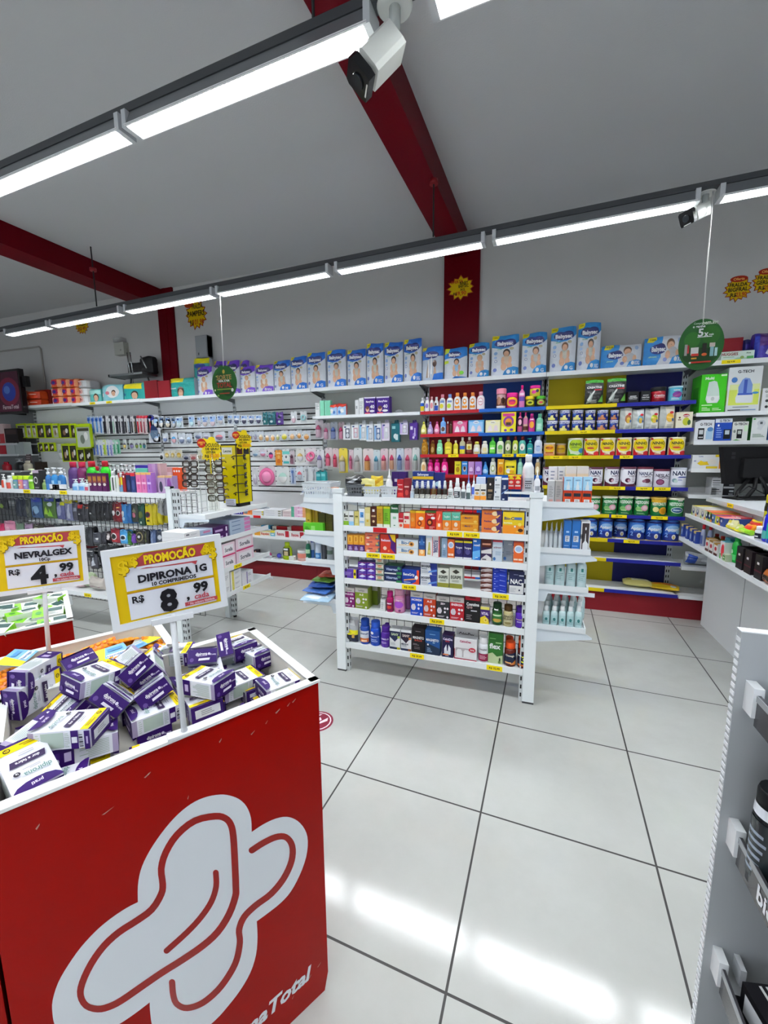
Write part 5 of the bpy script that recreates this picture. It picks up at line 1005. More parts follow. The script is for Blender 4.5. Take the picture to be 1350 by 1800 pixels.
for x0, x1, y0, y1, k, cd, c1, c2, lb in ((0, 72, 932, 1042, 'ring', '#d8d4d8', '#e87ca4', '#e87ca4', 'white card with pink ring teether'), (76, 136, 945, 1100, 'bottle', '#dcdce0', '#d8d4e0', '#9c8cc8', 'clear bottle card with lilac cap'), (142, 200, 932, 1082, 'bottle', '#dcd0d4', '#e0708c', '#d8406c', 'rose bottle card'), (202, 250, 936, 1092, 'bottle', '#dcc8cc', '#e8607c', '#e04c70', 'red pink bottle card'), (252, 322, 935, 1130, 'bottle', '#e0cc50', '#d8d4cc', '#e8d89c', 'yellow oval card with clear bottle'), (330, 367, 945, 1110, 'bottle', '#d8c4cc', '#e080a0', '#d05c84', 'slim pink bottle card'), (368, 436, 932, 1135, 'bottle', '#d4d8d8', '#ccc8c4', '#b8b4b4', 'tall clear bottle card'), (440, 526, 938, 1120, 'bottle', '#dcd0d0', '#e0a060', '#d84c60', 'clear bottle card with red cap and orange base'), (524, 578, 948, 1118, 'bottle', '#ccd8dc', '#b8c8d4', '#58a8c8', 'clear bottle card with blue cap'), (580, 642, 938, 1116, 'bottle', '#dcc8d0', '#e0a8a0', '#e0547c', 'pink and orange bottle card'), (645, 702, 938, 1112, 'bottle', '#dcd0d0', '#e0a888', '#d84c74', 'pale orange bottle card with pink cap'), (705, 766, 935, 1116, 'bottle', '#c8d0dc', '#98a8d0', '#4c64b0', 'navy capped bottle card'), (768, 828, 936, 1116, 'bottle', '#dcc4cc', '#e090a8', '#d84874', 'deep pink bottle card'), (830, 890, 930, 1120, 'bottle', '#dce0e0', '#c8ccc8', '#8ccac0', 'white bottle card with mint header')):
 hang(AY, bayA, V2, c3x(x0), c3x(x1), c3y(y0), c3y(y1), k, cd, c1, c2, lb)
for x0, x1, y0, y1, k, cd, c1, c2, lb in ((20, 82, 1080, 1200, 'stick', '#d0d4d8', '#c8ccd0', '#b8bcc4', 'white spoon card under the bottles'), (85, 122, 1108, 1192, 'carton', '#2c8c94', 'teal', 'teal', 'dark teal carton under the bottles'), (123, 160, 1108, 1190, 'carton', '#38a0a4', 'teal', 'teal', 'light teal carton under the bottles')):
 hang(AY, bayA, 'at the left', c3x(x0), c3x(x1), c3y(y0), c3y(y1), k, cd, c1, c2, lb, ['r .1 .5 .9 .8 #7cc8cc'] if k == 'carton' else [])
# toothbrushes and lime packs
bxx = lambda x: x / 4.219
bxy = lambda y: 720 + y / 4.219
TB = 'in the upper toothbrush row'
cols = ['#5c84c8', '#4c78c4', '#5890cc', '#4c80c0', '#1c1c24', '#d0d0d0', '#24242c', '#a8ccb8', '#1c1c24', '#2c2c34', '#4c4c54', '#16161c', '#b8c8d4', '#3c3c40', '#8c7c64', '#c82838', '#a83040', '#b06878', '#a8a8b0', '#d84848']
x = 650.0
for i, c in enumerate(cols):
 w_ = 24 if i > 3 else 30
 hang(HY, slC, TB, bxx(x), bxx(x + w_ - 2), bxy(44 + (i % 3)), bxy(178 + (i % 2) * 5), 'stick', '#c0cad8' if i < 4 else ('#d4d4d6' if i % 2 else '#3c3c44') if i < 15 else '#d8c4c4', c, '#2c58a8' if i < 4 else '#d8dade', ('blue' if i < 4 else 'black and white' if i < 15 else 'red') + ' toothbrush card', ['r .1 .7 .9 .9 #6c94d8'] if i < 4 else (['r 0 .86 1 1 #c83040'] if i > 14 else []))
 x += w_ - 1.2
hang(HY, slC, 'beside the pacifiers', bxx(1096), bxx(1190), bxy(38), bxy(245), 'dome', '#c4c8d0', '#5c7088', '#1c2c54', 'large card with navy header and grey green item', ['e .3 .9 .28 .1 #2c2c8c', 'e .6 .2 .2 .1 #d0d8dc'])
TB2 = 'in the lower toothbrush row'
x = 690
for i, (c, w_, y1, cd) in enumerate((('#4c6cc0', 24, 345, CR), ('#5878c8', 26, 345, CR), ('#6c84d0', 26, 352, CR), ('#a8c820', 26, 340, '#c8d494'), ('#5c7cd0', 24, 350, CR), ('#8c8cc8', 22, 348, '#d4d0e4'), ('#4c9c78', 28, 335, '#a8d0c0'), ('#2c8c64', 28, 330, '#88c0a8'))):
 hang(HY, slC, TB2, bxx(x), bxx(x + w_ - 2), bxy(222), bxy(y1), 'stick', cd, c, '#e0e0e4', ('green' if i > 5 else 'lime' if i == 3 else 'blue') + ' toothbrush card'); x += w_
for x0, x1, c, lb in ((912, 942, '#d8c070', 'small yellow floss card'), (958, 1000, '#8c84b0', 'small violet floss card'), (1000, 1034, '#7c8c3c', 'small olive floss card'), (1036, 1056, '#6cb048', 'small green floss card'), (1057, 1086, '#3c7c8c', 'small teal floss card')):
 hang(HY, slC, TB2, bxx(x0), bxx(x1), bxy(222), bxy(294), 'dome', '#c4ccc8', c, '#4c4c58', lb)
for x0, x1, y0, y1, lb in ((1136, 1176, 58, 136, 'first pale blue pacifier card beside navy card'), (1178, 1216, 58, 136, 'second pale blue pacifier card beside navy card'), (1226, 1268, 58, 136, 'third pale blue pacifier card beside navy card'), (1272, 1308, 60, 136, 'fourth pale blue pacifier card beside navy card'), (1136, 1190, 174, 240, 'lower pale blue card beside navy card')):
 hang(HY, slC if x0 < 1190 else slB, 'on slatwall', bxx(x0), bxx(x1), bxy(y0), bxy(y1), 'dome', CR, '#d8d8dc', '#98b8e0', lb, ['r .1 .6 .9 .86 #a8c4e8'])
LM = '#b4cc10'
LR = 'in the upper row of lime packs'
for i, (x0, x1) in enumerate(((138, 206), (208, 248), (250, 284), (286, 344), (346, 400), (402, 450), (456, 534), (538, 572))):
 hang(HY - .02, slD if x0 < 300 else slC, LR, bxx(x0), bxx(x1), bxy(102), bxy(212), 'frame', LM, '#2c2820' if i in (3, 4, 6, 7) else '#b0b49c', '#8c6c54', 'lime framed pack', ['r 0 0 1 .06 #b4cc10'])
hang(HY - .05, slC, 'right of the lime rows', bxx(574), bxx(690), bxy(104), bxy(288), 'frame', '#a8c414', '#b8beb8', '#6c7468', 'largest lime framed pack')
LR2 = 'in the lower row of lime packs'
for i, (x0, x1, y0, y1) in enumerate(((298, 334, 244, 312), (338, 374, 244, 310), (376, 418, 244, 310), (474, 530, 250, 386), (528, 586, 250, 384), (588, 642, 285, 386), (644, 692, 288, 380))):
 hang(HY - .02, slD if x0 < 300 else slC, LR2, bxx(x0), bxx(x1), bxy(y0), bxy(y1), 'frame', LM if i < 6 else '#5c6018', '#28241c', '#b89878' if i < 5 else '#d0ccc0', 'lime framed pack')
hang(HY, slC, LR2, bxx(430), bxx(480), bxy(256), bxy(372), 'dome', '#c8ccc8', '#e4e4e4', '#b0b4b0', 'pale round shower sponge card between lime packs')
hang(HY - .02, slD, LR2, bxx(184), bxx(230), bxy(248), bxy(392), 'flat', '#5c4c50', '#3c2c30', '#8c7c7c', 'dark strip of small hair ties', ['l .1 .05 .9 .95 9 #a89c9c'])
# --- bags on the left gondola
cx_ = lambda x: x / 4.219
cy_ = lambda y: 860 + y / 4.219
GYH = 2.43
u_deep = lambda x: 100 < x < 1170
B1R = 'in upper row of left gondola'
pan = LY0 + .3
for x0, x1, y0, y1, c, pr, lb in ((0, 60, 60, 150, '#24262c', ['e .4 .3 .2 .2 #7c9c3c'], 'black bag with lime item'), (120, 160, 62, 200, '#202838', [], 'dark navy bag'), (162, 196, 64, 205, '#1c2434', [], 'navy bag'), (196, 232, 66, 208, '#38403c', ['e .5 .4 .3 .2 #6c7064'], 'dark grey bag'), (234, 318, 64, 210, '#3c5c88', ['r .1 .8 .9 1 #2c3c98', 'e .5 .4 .3 .2 #8cb0d0', 'p .2 .1 .3 .5 .4 .1 #1c2c4c'], 'blue glove bag'), (322, 420, 66, 215, '#4c6c34', ['r .1 .84 .9 1 #2c3c90', 'p .1 .2 .3 .6 .5 .2 #a8d040', 'p .4 .1 .6 .5 .8 .1 #88c838', 'e .6 .7 .2 .1 #c0ccd0'], 'lime green glove bag'), (424, 485, 92, 222, '#585c8c', ['e .4 .5 .3 .3 #9ca0c0', 'r .5 .8 1 1 #c8c820'], 'lilac blue bag'), (486, 542, 80, 232, '#74789c', ['r 0 .84 1 1 #c4b820', 'p .4 .1 .5 .8 .7 .8 .8 .1 #b8bcd0'], 'pale lilac bag with yellow header'),
 (545, 578, 95, 230, '#4c4c58', ['r .1 .5 .9 .7 #8c90a0'], 'grey bag'), (580, 632, 108, 240, '#2c2c34', ['r .1 .74 .8 .98 #c83838', 'r .2 .4 .5 .46 wh'], 'black bag with red header'), (634, 660, 120, 235, '#3c3c44', ['r .4 .8 1 .9 #c87050'], 'narrow dark bag'), (662, 712, 88, 232, '#26282c', ['r .2 .35 .5 .42 wh'], 'black sock pack'), (713, 742, 92, 228, '#1c1c20', [], 'narrow black sock pack'), (743, 772, 92, 228, '#202024', [], 'narrow black sock pack'), (773, 812, 90, 232, '#28282e', ['r .2 .3 .4 .38 wh'], 'black sock pack with white tag'), (814, 838, 92, 228, '#1c1c20', [], 'slim black sock pack'),
 (840, 862, 98, 238, '#6c1420', ['e .5 .45 .4 .14 wh'], 'narrow red condom pack'), (864, 906, 95, 242, '#8c1c28', ['e .5 .45 .36 .14 #e8e0e0', 'e .5 .45 .28 .1 #1c1c1c', 'r .2 .7 .8 .76 #d0a060'], 'red condom pack'), (908, 944, 110, 254, '#3c8cd0', ['e .3 .5 .3 .16 wh', 'e .5 .25 .3 .1 #b8d8f0'], 'sky blue condom pack'), (945, 978, 110, 252, '#2c70b8', [], 'blue condom pack'), (980, 1028, 108, 244, '#343c34', ['e .5 .4 .24 .14 #c87084', 'p .2 .6 .5 .8 .8 .5 #8c8c70'], 'dark green condom pack'), (1030, 1076, 108, 268, '#174c3c', ['e .5 .5 .34 .16 #6c7c34', 'r .4 .1 .6 .2 #c8d8c8'], 'deep green condom pack'), (1082, 1132, 110, 266, '#e0cc10', ['e .44 .5 .4 .15 #b84848', 'e .44 .5 .3 .11 #1c1c20', 'r .3 .18 .7 .26 #3c3c10'], 'yellow condom pack with dark seal'), (1133, 1166, 108, 262, '#d0bc10', [], 'plain yellow condom pack'), (1168, 1200, 100, 250, '#dccc20', [], 'plain yellow condom pack'), (1172, 1206, 80, 190, '#b0b0b0', ['r .4 0 .5 1 #6c6c70'], 'silver foil strip'), (1210, 1246, 75, 195, '#8c8c90', ['r .3 0 .5 1 #4c4c50'], 'grey foil strip')):
 hang(GYH, lg, B1R, cx_(x0), cx_(x1), cy_(y0), cy_(y1), 'bag', c, c, c, lb, pr, panel=pan, deep=2 if u_deep(x0) else 1)
B2R = 'in second row of left gondola'
for x0, x1, y0, y1, c, pr, lb in ((0, 36, 252, 345, '#c02858', [], 'deep pink bag'), (37, 118, 234, 335, '#d88ca8', ['r .1 .8 .9 .84 #b06884', 'e .4 .4 .2 .2 #e8b0c4'], 'pink bag with fold'), (122, 180, 250, 330, '#6c8470', [], 'grey green bag'), (188, 246, 255, 330, '#a88ca8', ['e .5 .5 .3 .2 #8c708c'], 'mauve bag'), (250, 330, 262, 330, '#48483c', ['r .2 .3 .5 .7 #b8b8a0'], 'dark olive bag'), (332, 400, 262, 330, '#3c3038', ['r .3 .3 .7 .6 #a87880'], 'dark bag with rose print'), (402, 500, 258, 325, '#34383c', [], 'wide dark bag'), (640, 690, 280, 420, '#2c2e34', [], 'black plastic bag'), (692, 752, 320, 408, '#3c3e46', ['r .2 .2 .8 .6 #5c5e68', 'r .55 .4 .8 .55 wh'], 'black pack with white tag'), (753, 790, 315, 405, '#2c2c34', [], 'slim black pack'), (796, 826, 322, 380, '#3c2428', ['e .5 .5 .4 .4 #c8c0c0'], 'dark pack with silver ring'), (828, 892, 290, 395, '#8c1c2c', ['e .4 .45 .36 .24 #e0dcdc', 'e .4 .45 .28 .18 #1c1c1c', 'r .2 .1 .8 .18 #c83c40'], 'red condom pack with round seal'), (894, 950, 300, 402, '#48a0dc', ['e .5 .45 .4 .2 #d8ecf8', 'e .5 .45 .3 .14 #1c2c3c'], 'sky blue condom pack with dark seal'), (951, 978, 310, 412, '#2c6c20', ['r 0 .7 1 1 #1c4c14'], 'green condom pack'), (979, 1010, 330, 398, '#6c3ca0', [], 'purple condom pack'), (1012, 1072, 300, 402, '#2c2820', ['e .5 .5 .44 .34 #8c8058', 'e .5 .5 .36 .28 #1c1c18', 'e .5 .5 .16 .1 #c8c8c8'], 'black condom pack with gold diamond'), (1073, 1110, 300, 400, '#1c1c1c', ['r .3 .1 .6 .9 #4c5030'], 'black and olive condom pack'), (1118, 1160, 300, 415, '#4c6088', ['r .4 0 .55 1 #8c9cbc'], 'grey blue condom pack'), (1164, 1224, 310, 400, '#3c4454', ['e .5 .5 .24 .2 #b8bcc4'], 'slate condom pack'), (1226, 1264, 312, 395, '#4c5870', ['r .3 0 .5 1 #a0a8b8'], 'grey striped condom pack')):
 hang(GYH, lg, B2R, cx_(x0), cx_(x1), cy_(y0), cy_(y1), 'bag', c, c, c, lb, pr, panel=pan, deep=2 if u_deep(x0) else 1)
B3R = 'in third row of left gondola'
for x0, x1, y0, y1, c, pr, lb in ((640, 700, 440, 510, '#2c2e34', ['r .1 .7 .9 .8 #c8c8c8'], 'black pack with white strip'), (672, 728, 482, 590, '#3c3c44', ['p .3 .2 .5 .9 .8 .3 #b8bcc4'], 'crinkled silver and black bag'), (730, 800, 415, 500, '#26282c', [], 'plain black pouch'), (802, 880, 415, 500, '#1c1e22', [], 'plain dark pouch')):
 hang(GYH, lg, B3R, cx_(x0), cx_(x1), cy_(y0), cy_(y1), 'bag', c, c, c, lb, pr, panel=pan, deep=2 if u_deep(x0) else 1)
# bags and boxes on the low shelf of the left gondola
for i, (u, v, w_, h_, c, lb) in enumerate(((110, 1032, .12, .1, '#c8b4b8', 'pale pink cotton bag on low shelf of left gondola'), (128, 1034, .1, .12, '#b89098', 'rose cotton bag on low shelf of left gondola'), (143, 1035, .1, .1, '#c4a8b0', 'dull pink cotton bag on low shelf of left gondola'), (160, 1048, .16, .12, '#a8b894', 'clear bag of green pads lying on low shelf of left gondola'), (176, 1054, .16, .1, '#b8b0a8', 'clear bag of beige pads lying on low shelf of left gondola'))):
 p = P(u, v, y=LY0 + .09 + .03 * (i % 2))
 o = thing('cotton_bag', 'bag', lb, soft(w_, .09, h_, c, ['e .5 .5 .3 .24 #7cac4c'] if i == 3 else ['r .1 .3 .9 .36 #8c5c6c'], PILLOW, .25, .006, i), 'film', (), (p.x, p.y, .304))
# ================================================================== MEDICINES ON THE MIDDLE GONDOLA
g7x = lambda x: 580 + x / 4.735
g7y = lambda y: 820 + y / 4.735
g8x = lambda x: 760 + x / 4.286
g8y = lambda y: 820 + y / 4.286
def basket(label, u0, u1, vt, y, z, col='#dfe3e6', d=.13, par=None, mat='clear'):
 x0, x1 = XU(u0, y, z + .02), XU(u1, y, z + .02); xc = (x0 + x1) / 2; w = x1 - x0
 h = ZV(vt, xc, y) - z
 m = MB(); t = .0025
 def wall(a, b, n):      # slanted wall with rows of holes
  ax, ay = a; bx_, by = b
  L = math.hypot(bx_ - ax, by - ay); k = max(3, int(L / .018))
  for i in range(k):
   for lo, hi, solid in ((0, .3, 1), (.3, .46, 0), (.46, .58, 1), (.58, .74, 0), (.74, 1, 1)):
    f0, f1 = (i / k, (i + 1) / k) if solid else ((i + .5) / k, (i + 1) / k)
    q = []
    for f, zz in ((f0, lo), (f1, lo), (f1, hi), (f0, hi)):
     s = .86 + .14 * zz
     q.append(((ax + (bx_ - ax) * f) * s, (ay + (by - ay) * f) * s, h * zz))
    m.add(q, [(0, 1, 2, 3)], col)
 c = [(-w / 2, -d / 2), (w / 2, -d / 2), (w / 2, d / 2), (-w / 2, d / 2)]
 for i in range(4): wall(c[i], c[(i + 1) % 4], i)
 m.box(-w / 2 * .86, w / 2 * .86, -d / 2 * .86, d / 2 * .86, 0, .003, col)
 m.tube([(x, y_, h) for x, y_ in c], .003, col, 6, True)
 o = obj('basket', m, 'matte' if mat == 'matte' else 'gloss'); tag(o, label, 'basket', 'plastic baskets'); o.location = (xc, y + d / 2, z); return o
zt = GZ[0] - .003; TS = "on the gondola's top shelf"
basket("dark perforated plastic basket on the gondola's top shelf", 608, 637, 852, GY + .02, zt, '#5c6064', mat='matte')
basket('clear perforated plastic basket left of white basket on gondola', 637, 668, 856, GY + .02, zt, '#c8ced2')
basket('white perforated plastic basket beside red boxes on gondola', 668, 698, 855.5, GY + .02, zt, '#ccd3d7')
bag = thing('film_bag', 'bag', 'black and silver film bag lying in the dark basket on gondola', soft(.13, .07, .08, '#1a1a1c', ['p .1 .5 .4 .7 .8 .9 .5 .5 #b0b4b8', 'l .1 .1 .9 .5 4 #4c4c50'], PILLOW, .3, .006, 3), 'film', (), (XU(624, GY + .08, 1.25), GY + .09, 1.205))
thing('packet', 'packet', 'yellow paper packet, left one in the clear basket', soft(.09, .02, .09, '#e4dc90', ['r .2 .4 .8 .6 #c8b030'], PILLOW, .3, .002, 5), 'film', (), (XU(648, GY + .08, 1.24), GY + .07, 1.18))
thing('packet', 'packet', 'yellow paper packet, upright one in the clear basket', soft(.08, .02, .1, '#e8cc40', ['p 0 .2 1 .8 1 1 0 .5 #d0a020'], PILLOW, .3, .002, 6), 'film', (), (XU(662, GY + .1, 1.24), GY + .11, 1.185))
row(GY + .03, zt, TS, [(676.5, 688.5, 824, 'cone', '#e4e6e8', '#eceeee', [], 'tall white plastic squeeze bottle', {'back': .06}), (688.5, 714, 829.5, 'box', '#32145c', '#3c1c68', ['e .25 .3 .2 .12 #6c4c98', 'r .2 .6 .4 .72 #d8d4e0', 'r .6 .6 .8 .72 #d8d4e0', 'r .46 0 .5 1 #24104c'], 'dark purple carton pair', {'d': .05, 'back': .1}),
 (698, 709.5, 843, 'box', '#b01c24', '#8c1820', ['r .1 .7 .8 .74 #e8c0c0', 't .5 .5 .1 .8 #f0d8d0 Neo', 'r .1 .1 .9 .3 #d84038'], 'bright red box', {'d': .05}), (710, 720, 841, 'box', '#7c1820', '#6c1420', ['r .1 .55 .9 .62 #d0a8a0', 'e .5 .3 .3 .14 #b83c38'], 'dark red box', {'d': .05}), (720, 727.5, 853.5, 'drop', '#c8d0d8', '#dfe2e6', ['r .1 .1 .9 .45 #b0c0d0'], 'small clear bottle beside the dark red box', {'back': .0})])
for i, u in enumerate((727.5, 737, 747, 757, 767, 776.5)):
 row(GY + .03, zt, TS, [(u, u + 9, 845.5, 'drop', '#2c2620' if i != 3 else '#5c4420', '#d8dcdc', ['r .05 .06 .95 .26 #d8d8d0', 'l .15 .08 .85 .24 3 #6c6c64'], 'dark dropper bottle with clear cap')])
row(GY + .03, zt, TS, [(786.5, 796, 845, 'drop', '#dfe2e2', '#e6e8e8', ['r .1 .1 .9 .45 #c8ccc8', 'l .2 .14 .8 .4 3 #5c6060'], 'white dropper bottle'), (796.5, 809, 840.5, 'drop', '#e0e2e2', '#e8eaea', ['r .1 .1 .9 .4 #3c4044', 'l .2 .14 .8 .36 3 wh'], 'taller white dropper bottle'), (809.5, 818, 846.5, 'drop', '#dfe2e2', '#e6e8e8', ['r .1 .1 .9 .45 #5c6468'], 'small white dropper bottle'), (818.5, 827, 845.5, 'cone', '#dde4e4', '#e6e8e8', ['r .1 .06 .9 .4 #4c5c5c'], 'white nasal spray bottle'),
 (725, 762, 829, 'box', '#24387c', '#30448c', ['r .0 .55 1 .72 #e0b828', 't .5 .84 .14 .8 #dfe4f0 Salonpas', 'l .1 .1 .9 .4 3 #8c9cd0'], 'navy carton with yellow band', {'d': .05, 'back': .12, 'up': .05}), (763, 780, 831, 'box', '#1c2468', '#24307c', ['e .4 .3 .3 .16 #a8c8d8'], 'navy carton', {'d': .05, 'back': .13, 'up': .05}),
 (818.5, 827, 834, 'cone', '#d4dcec', '#5c78c8', ['r .1 .1 .9 .4 #3c54b0'], 'white bottle with blue nozzle at the back', {'back': .07}), (828, 836, 835, 'cone', '#dde2ea', '#e4e8ee', ['r .1 .2 .9 .5 #4c64c0'], 'white spray bottle at the back', {'back': .07}), (836.5, 852, 839, 'box', '#c8d4ec', '#d4dcf0', ['r .0 .2 1 .6 #4c64c8'], 'white and blue carton at the back', {'d': .04, 'back': .08}),
 (833.5, 843.5, 851.5, 'box', '#e4e2dc', '#eceae4', ['r 0 0 1 .3 #e09030', 'r .1 .6 .9 .7 #3c3c3c', 'e .5 .45 .3 .08 #c8a060'], 'white and orange box'), (844, 854.5, 851.5, 'box', '#e4e2dc', '#eceae4', ['r 0 0 1 .3 #e09030', 'r .1 .6 .9 .7 #3c3c3c', 'e .5 .45 .3 .08 #c8a060'], 'white and orange box'), (855.5, 867, 840, 'box', '#221e1c', '#34302c', ['e .5 .72 .14 .05 #d8d0c8', 'r .15 .4 .85 .5 #9c8468', 'l .2 .1 .8 .3 3 #8c7c6c'], 'slim dark brown box', {'d': .05}),
 (868.5, 880, 838.5, 'box', '#dfe2e4', '#e8eaea', ['e .2 .76 .1 .08 #3c5c7c', 'r .1 .3 .8 .4 #8c9094', 'l .1 .05 .9 .22 2 #a8acb0'], 'white carton', {'d': .05, 'stack': 2}), (880.8, 892.5, 841, 'box', '#1c2c5c', '#dfe2e6', ['r 0 .94 1 1 #dfe2e6', 'p 0 .3 1 .5 1 .54 0 .34 #7ca0d0', 'a .4 .62 .12 .6 wh 90 Redoxon', 'r .2 .06 .5 .12 #c8ccd8'], 'navy carton with pale wave', {'d': .05}),
 (892.5, 904, 835, 'box', '#c82420', '#d83028', ['p 0 .7 1 .7 .5 .98 #e0c820', 'r 0 .9 1 1 #e0c820', 'r .1 .2 .9 .3 #e8d0c8', 'e .5 .5 .3 .1 #e8c0b0'], 'red and yellow carton', {'d': .05, 'back': .09, 'up': .06}), (904.5, 916, 835, 'box', '#c82420', '#d83028', ['p 0 .7 1 .7 .5 .98 #e0c820', 'r 0 .9 1 1 #e0c820', 'r .1 .2 .9 .3 #e8d0c8', 'e .5 .5 .3 .1 #e8c0b0'], 'red and yellow carton', {'d': .05, 'back': .09, 'up': .06}),
 (916.5, 938, 799, 'jug', '#dcdfe2', '#e6e8ea', ['r .25 .1 .9 .42 #b0b4bc', 'l .3 .14 .86 .36 4 #3c3c44'], 'big white plastic bottle', {'back': .1, 'up': .03})])
sp = thing('bottle', 'bottle', 'white spray bottle standing on the right gondola post', bottle('cone', .032, .12, '#e0e2e6', '#e8eaec', ['r .2 .1 .9 .3 #9ca0a8'])[0], 'gloss', [('cap', bottle('cone', .032, .12, '#e0e2e6', '#e8eaec')[1], 'matte')], (gx1 - PW / 2, GY + .02, 1.2105))
w2 = "on the gondola's second shelf"
row(GY + .01, GZ[1], w2, [
 (604, 613, 898.5, 'box', '#e0e2da', '#d4d8d0', ['r 0 0 1 .32 #88b830', 'r .1 .6 .9 .72 #4c4c40', 'e .5 .45 .3 .06 #8c8c80'], 'white and green box', {'d': .05}), (613.5, 622, 898.5, 'box', '#e0e2e2', '#d4d8d8', ['r 0 0 1 .3 #90c0e0', 'r .1 .6 .9 .72 #4c4c48'], 'white and light blue box', {'d': .05}), (623, 631, 899, 'box', '#c8bc6c', '#bcb060', ['r .2 .2 .8 .5 #d8d090', 'r .2 .6 .8 .7 #6c6428'], 'khaki box', {'d': .05}), (631.5, 641, 894, 'box', '#dfe4e8', '#d8dcd8', ['r .2 .5 .8 .8 #4c8cc8', 'r .1 .2 .9 .3 #8cb0d0', 'a .5 .6 .12 .3 nv 90 nasal'], 'slim white and blue box', {'d': .05}), (641.5, 651, 892, 'box', '#d0c480', '#c4b870', ['r .1 .4 .9 .7 #e0d8a8', 'e .5 .3 .2 .06 #c8a020'], 'pale khaki box', {'d': .05}), (651.5, 662, 891, 'box', '#4c2418', '#3c1c14', ['r .3 .76 .7 .88 wh', 'r .15 .5 .85 .58 #c8a880', 'e .5 .28 .2 .06 #e0c8a0'], 'brown box with white label', {'d': .05}),
 (662.5, 673, 890, 'box', '#b88c28', '#d8b828', ['r 0 .9 1 1 #e0c428', 'l .2 .3 .8 .7 5 #8c6414', 'r 0 0 1 .16 #e0e0d0'], 'tall gold box', {'d': .05}), (674, 685.5, 890.5, 'box', '#78b028', '#c8d020', ['r 0 .9 1 1 #d8d828', 'l .2 .3 .8 .7 5 #3c6c14', 'r 0 0 1 .16 #e0e4d0'], 'tall lime green box', {'d': .05}), (686.5, 700.5, 888, 'box', '#dfe6e0', '#2c6c3c', ['r 0 .66 1 1 #1c5c34', 't .5 .88 .1 .8 wh Neosoro', 'r .3 .4 .7 .5 #8cb89c', 'r .4 .1 .6 .14 #2c6c4c'], 'tall white box with dark green top', {'d': .06}), (700.5, 709, 902, 'box', '#b82430', '#a81c28', ['r 0 0 1 .4 #e8d8c8', 'e .5 .2 .3 .1 #d84830', 'r .1 .6 .9 .66 #e8b8b8'], 'red and cream box', {'d': .05}), (709.5, 720, 901.5, 'box', '#ece0d0', '#c83038', ['r .1 .6 .9 .8 #b82838', 'r 0 0 1 .3 #e05c30', 'e .3 .45 .1 .06 #c83838'], 'cream box with red lettering', {'d': .05}),
 (720.5, 730, 897.5, 'box', '#e88c24', '#e0b020', ['r 0 .86 1 1 #e8c028', 'e .5 .5 .3 .12 #e8a850', 'r 0 0 1 .1 #d8681c'], 'orange box set back', {'d': .05, 'back': .02}), (730.5, 747, 898.5, 'box', '#e8701c', '#d8a020', ['r 0 .9 1 1 #e8c428', 'e .6 .6 .26 .1 #f0e0d0', 'e .42 .34 .24 .16 #8c2c14', 'e .42 .34 .1 .08 #e8a030', 'r .5 .05 .9 .14 #f0c8a0'], 'bright orange box', {'d': .05}), (747.5, 766, 898.5, 'box', '#b8201c', '#2c3c1c', ['r 0 .9 1 1 #3c5c24', 't .5 .82 .08 .8 #f0e0d0 Targifor', 'e .42 .4 .3 .2 #5c1410', 'e .42 .4 .16 .1 #e08030', 'e .74 .64 .2 .07 wh', 'l .4 .06 .9 .2 2 #e0b0a8'], 'red box with round emblem', {'d': .05}), (766.5, 777, 899, 'box', '#d8442c', '#c83824', ['r 0 0 1 .4 #e87030', 'r .3 .2 .7 .36 #f4e0d0', 'p .4 .5 .7 .8 .6 .9 .3 .6 #f0b090'], 'orange red box', {'d': .05}),
 (777.5, 793, 901, 'box', '#e07c24', '#d8dcc8', ['r 0 .58 1 1 #5cb098', 'e .5 .36 .2 .12 #e8d8c0', 't .5 .78 .1 .7 #dff0e8 Targifor', 'l .2 .06 .8 .18 2 #f0d0a8'], 'orange and mint box', {'d': .06}), (793.5, 809, 901, 'box', '#e07c24', '#d8dcc8', ['r 0 .58 1 1 #5cb098', 'e .5 .36 .2 .12 #e8d8c0', 't .5 .78 .1 .7 #dff0e8 Targifor', 'l .2 .06 .8 .18 2 #f0d0a8'], 'orange and mint box', {'d': .06}),
 (809.5, 840.5, 906.5, 'box', '#dc9424', '#e0a834', ['r .1 .6 .7 .86 #c87818', 't .4 .72 .22 .6 #2c3c6c Bio-C', 'e .84 .3 .1 .14 #e8c060', 'r .0 .0 1 .12 #e8b848'], 'flat amber box', {'d': .06, 'stack': 2}), (846, 880.5, 897.5, 'box', '#d87434', '#c86830', ['t .4 .6 .26 .7 #3c2470 Redoxon', 'e .68 .6 .16 .3 #e8d0a0', 'p .72 0 .8 .4 .74 1 1 1 1 0 #4c2c68', 'p .7 .1 .9 .5 .95 .4 .8 0 #e8b060'], 'flat orange and purple box', {'d': .06, 'stack': 3}), (883, 921, 900.5, 'box', '#e89020', '#d8b020', ['p 0 .42 1 .42 1 1 0 1 #e8c820', 't .3 .72 .13 .5 #2c3c6c Bio-C', 'r .54 .66 .9 .78 #4c6ca8', 'e .8 .45 .08 .08 #f0d860', 'p .6 .1 .95 .3 .9 .12 #f4c860', 'e .84 .2 .12 .08 #4c2c10', 'r .54 .32 .62 .4 wh', 't .25 .52 .08 .4 #e8f0d0 Imunidade'], 'large yellow and orange box', {'d': .07})])
w3 = "on the gondola's third shelf"
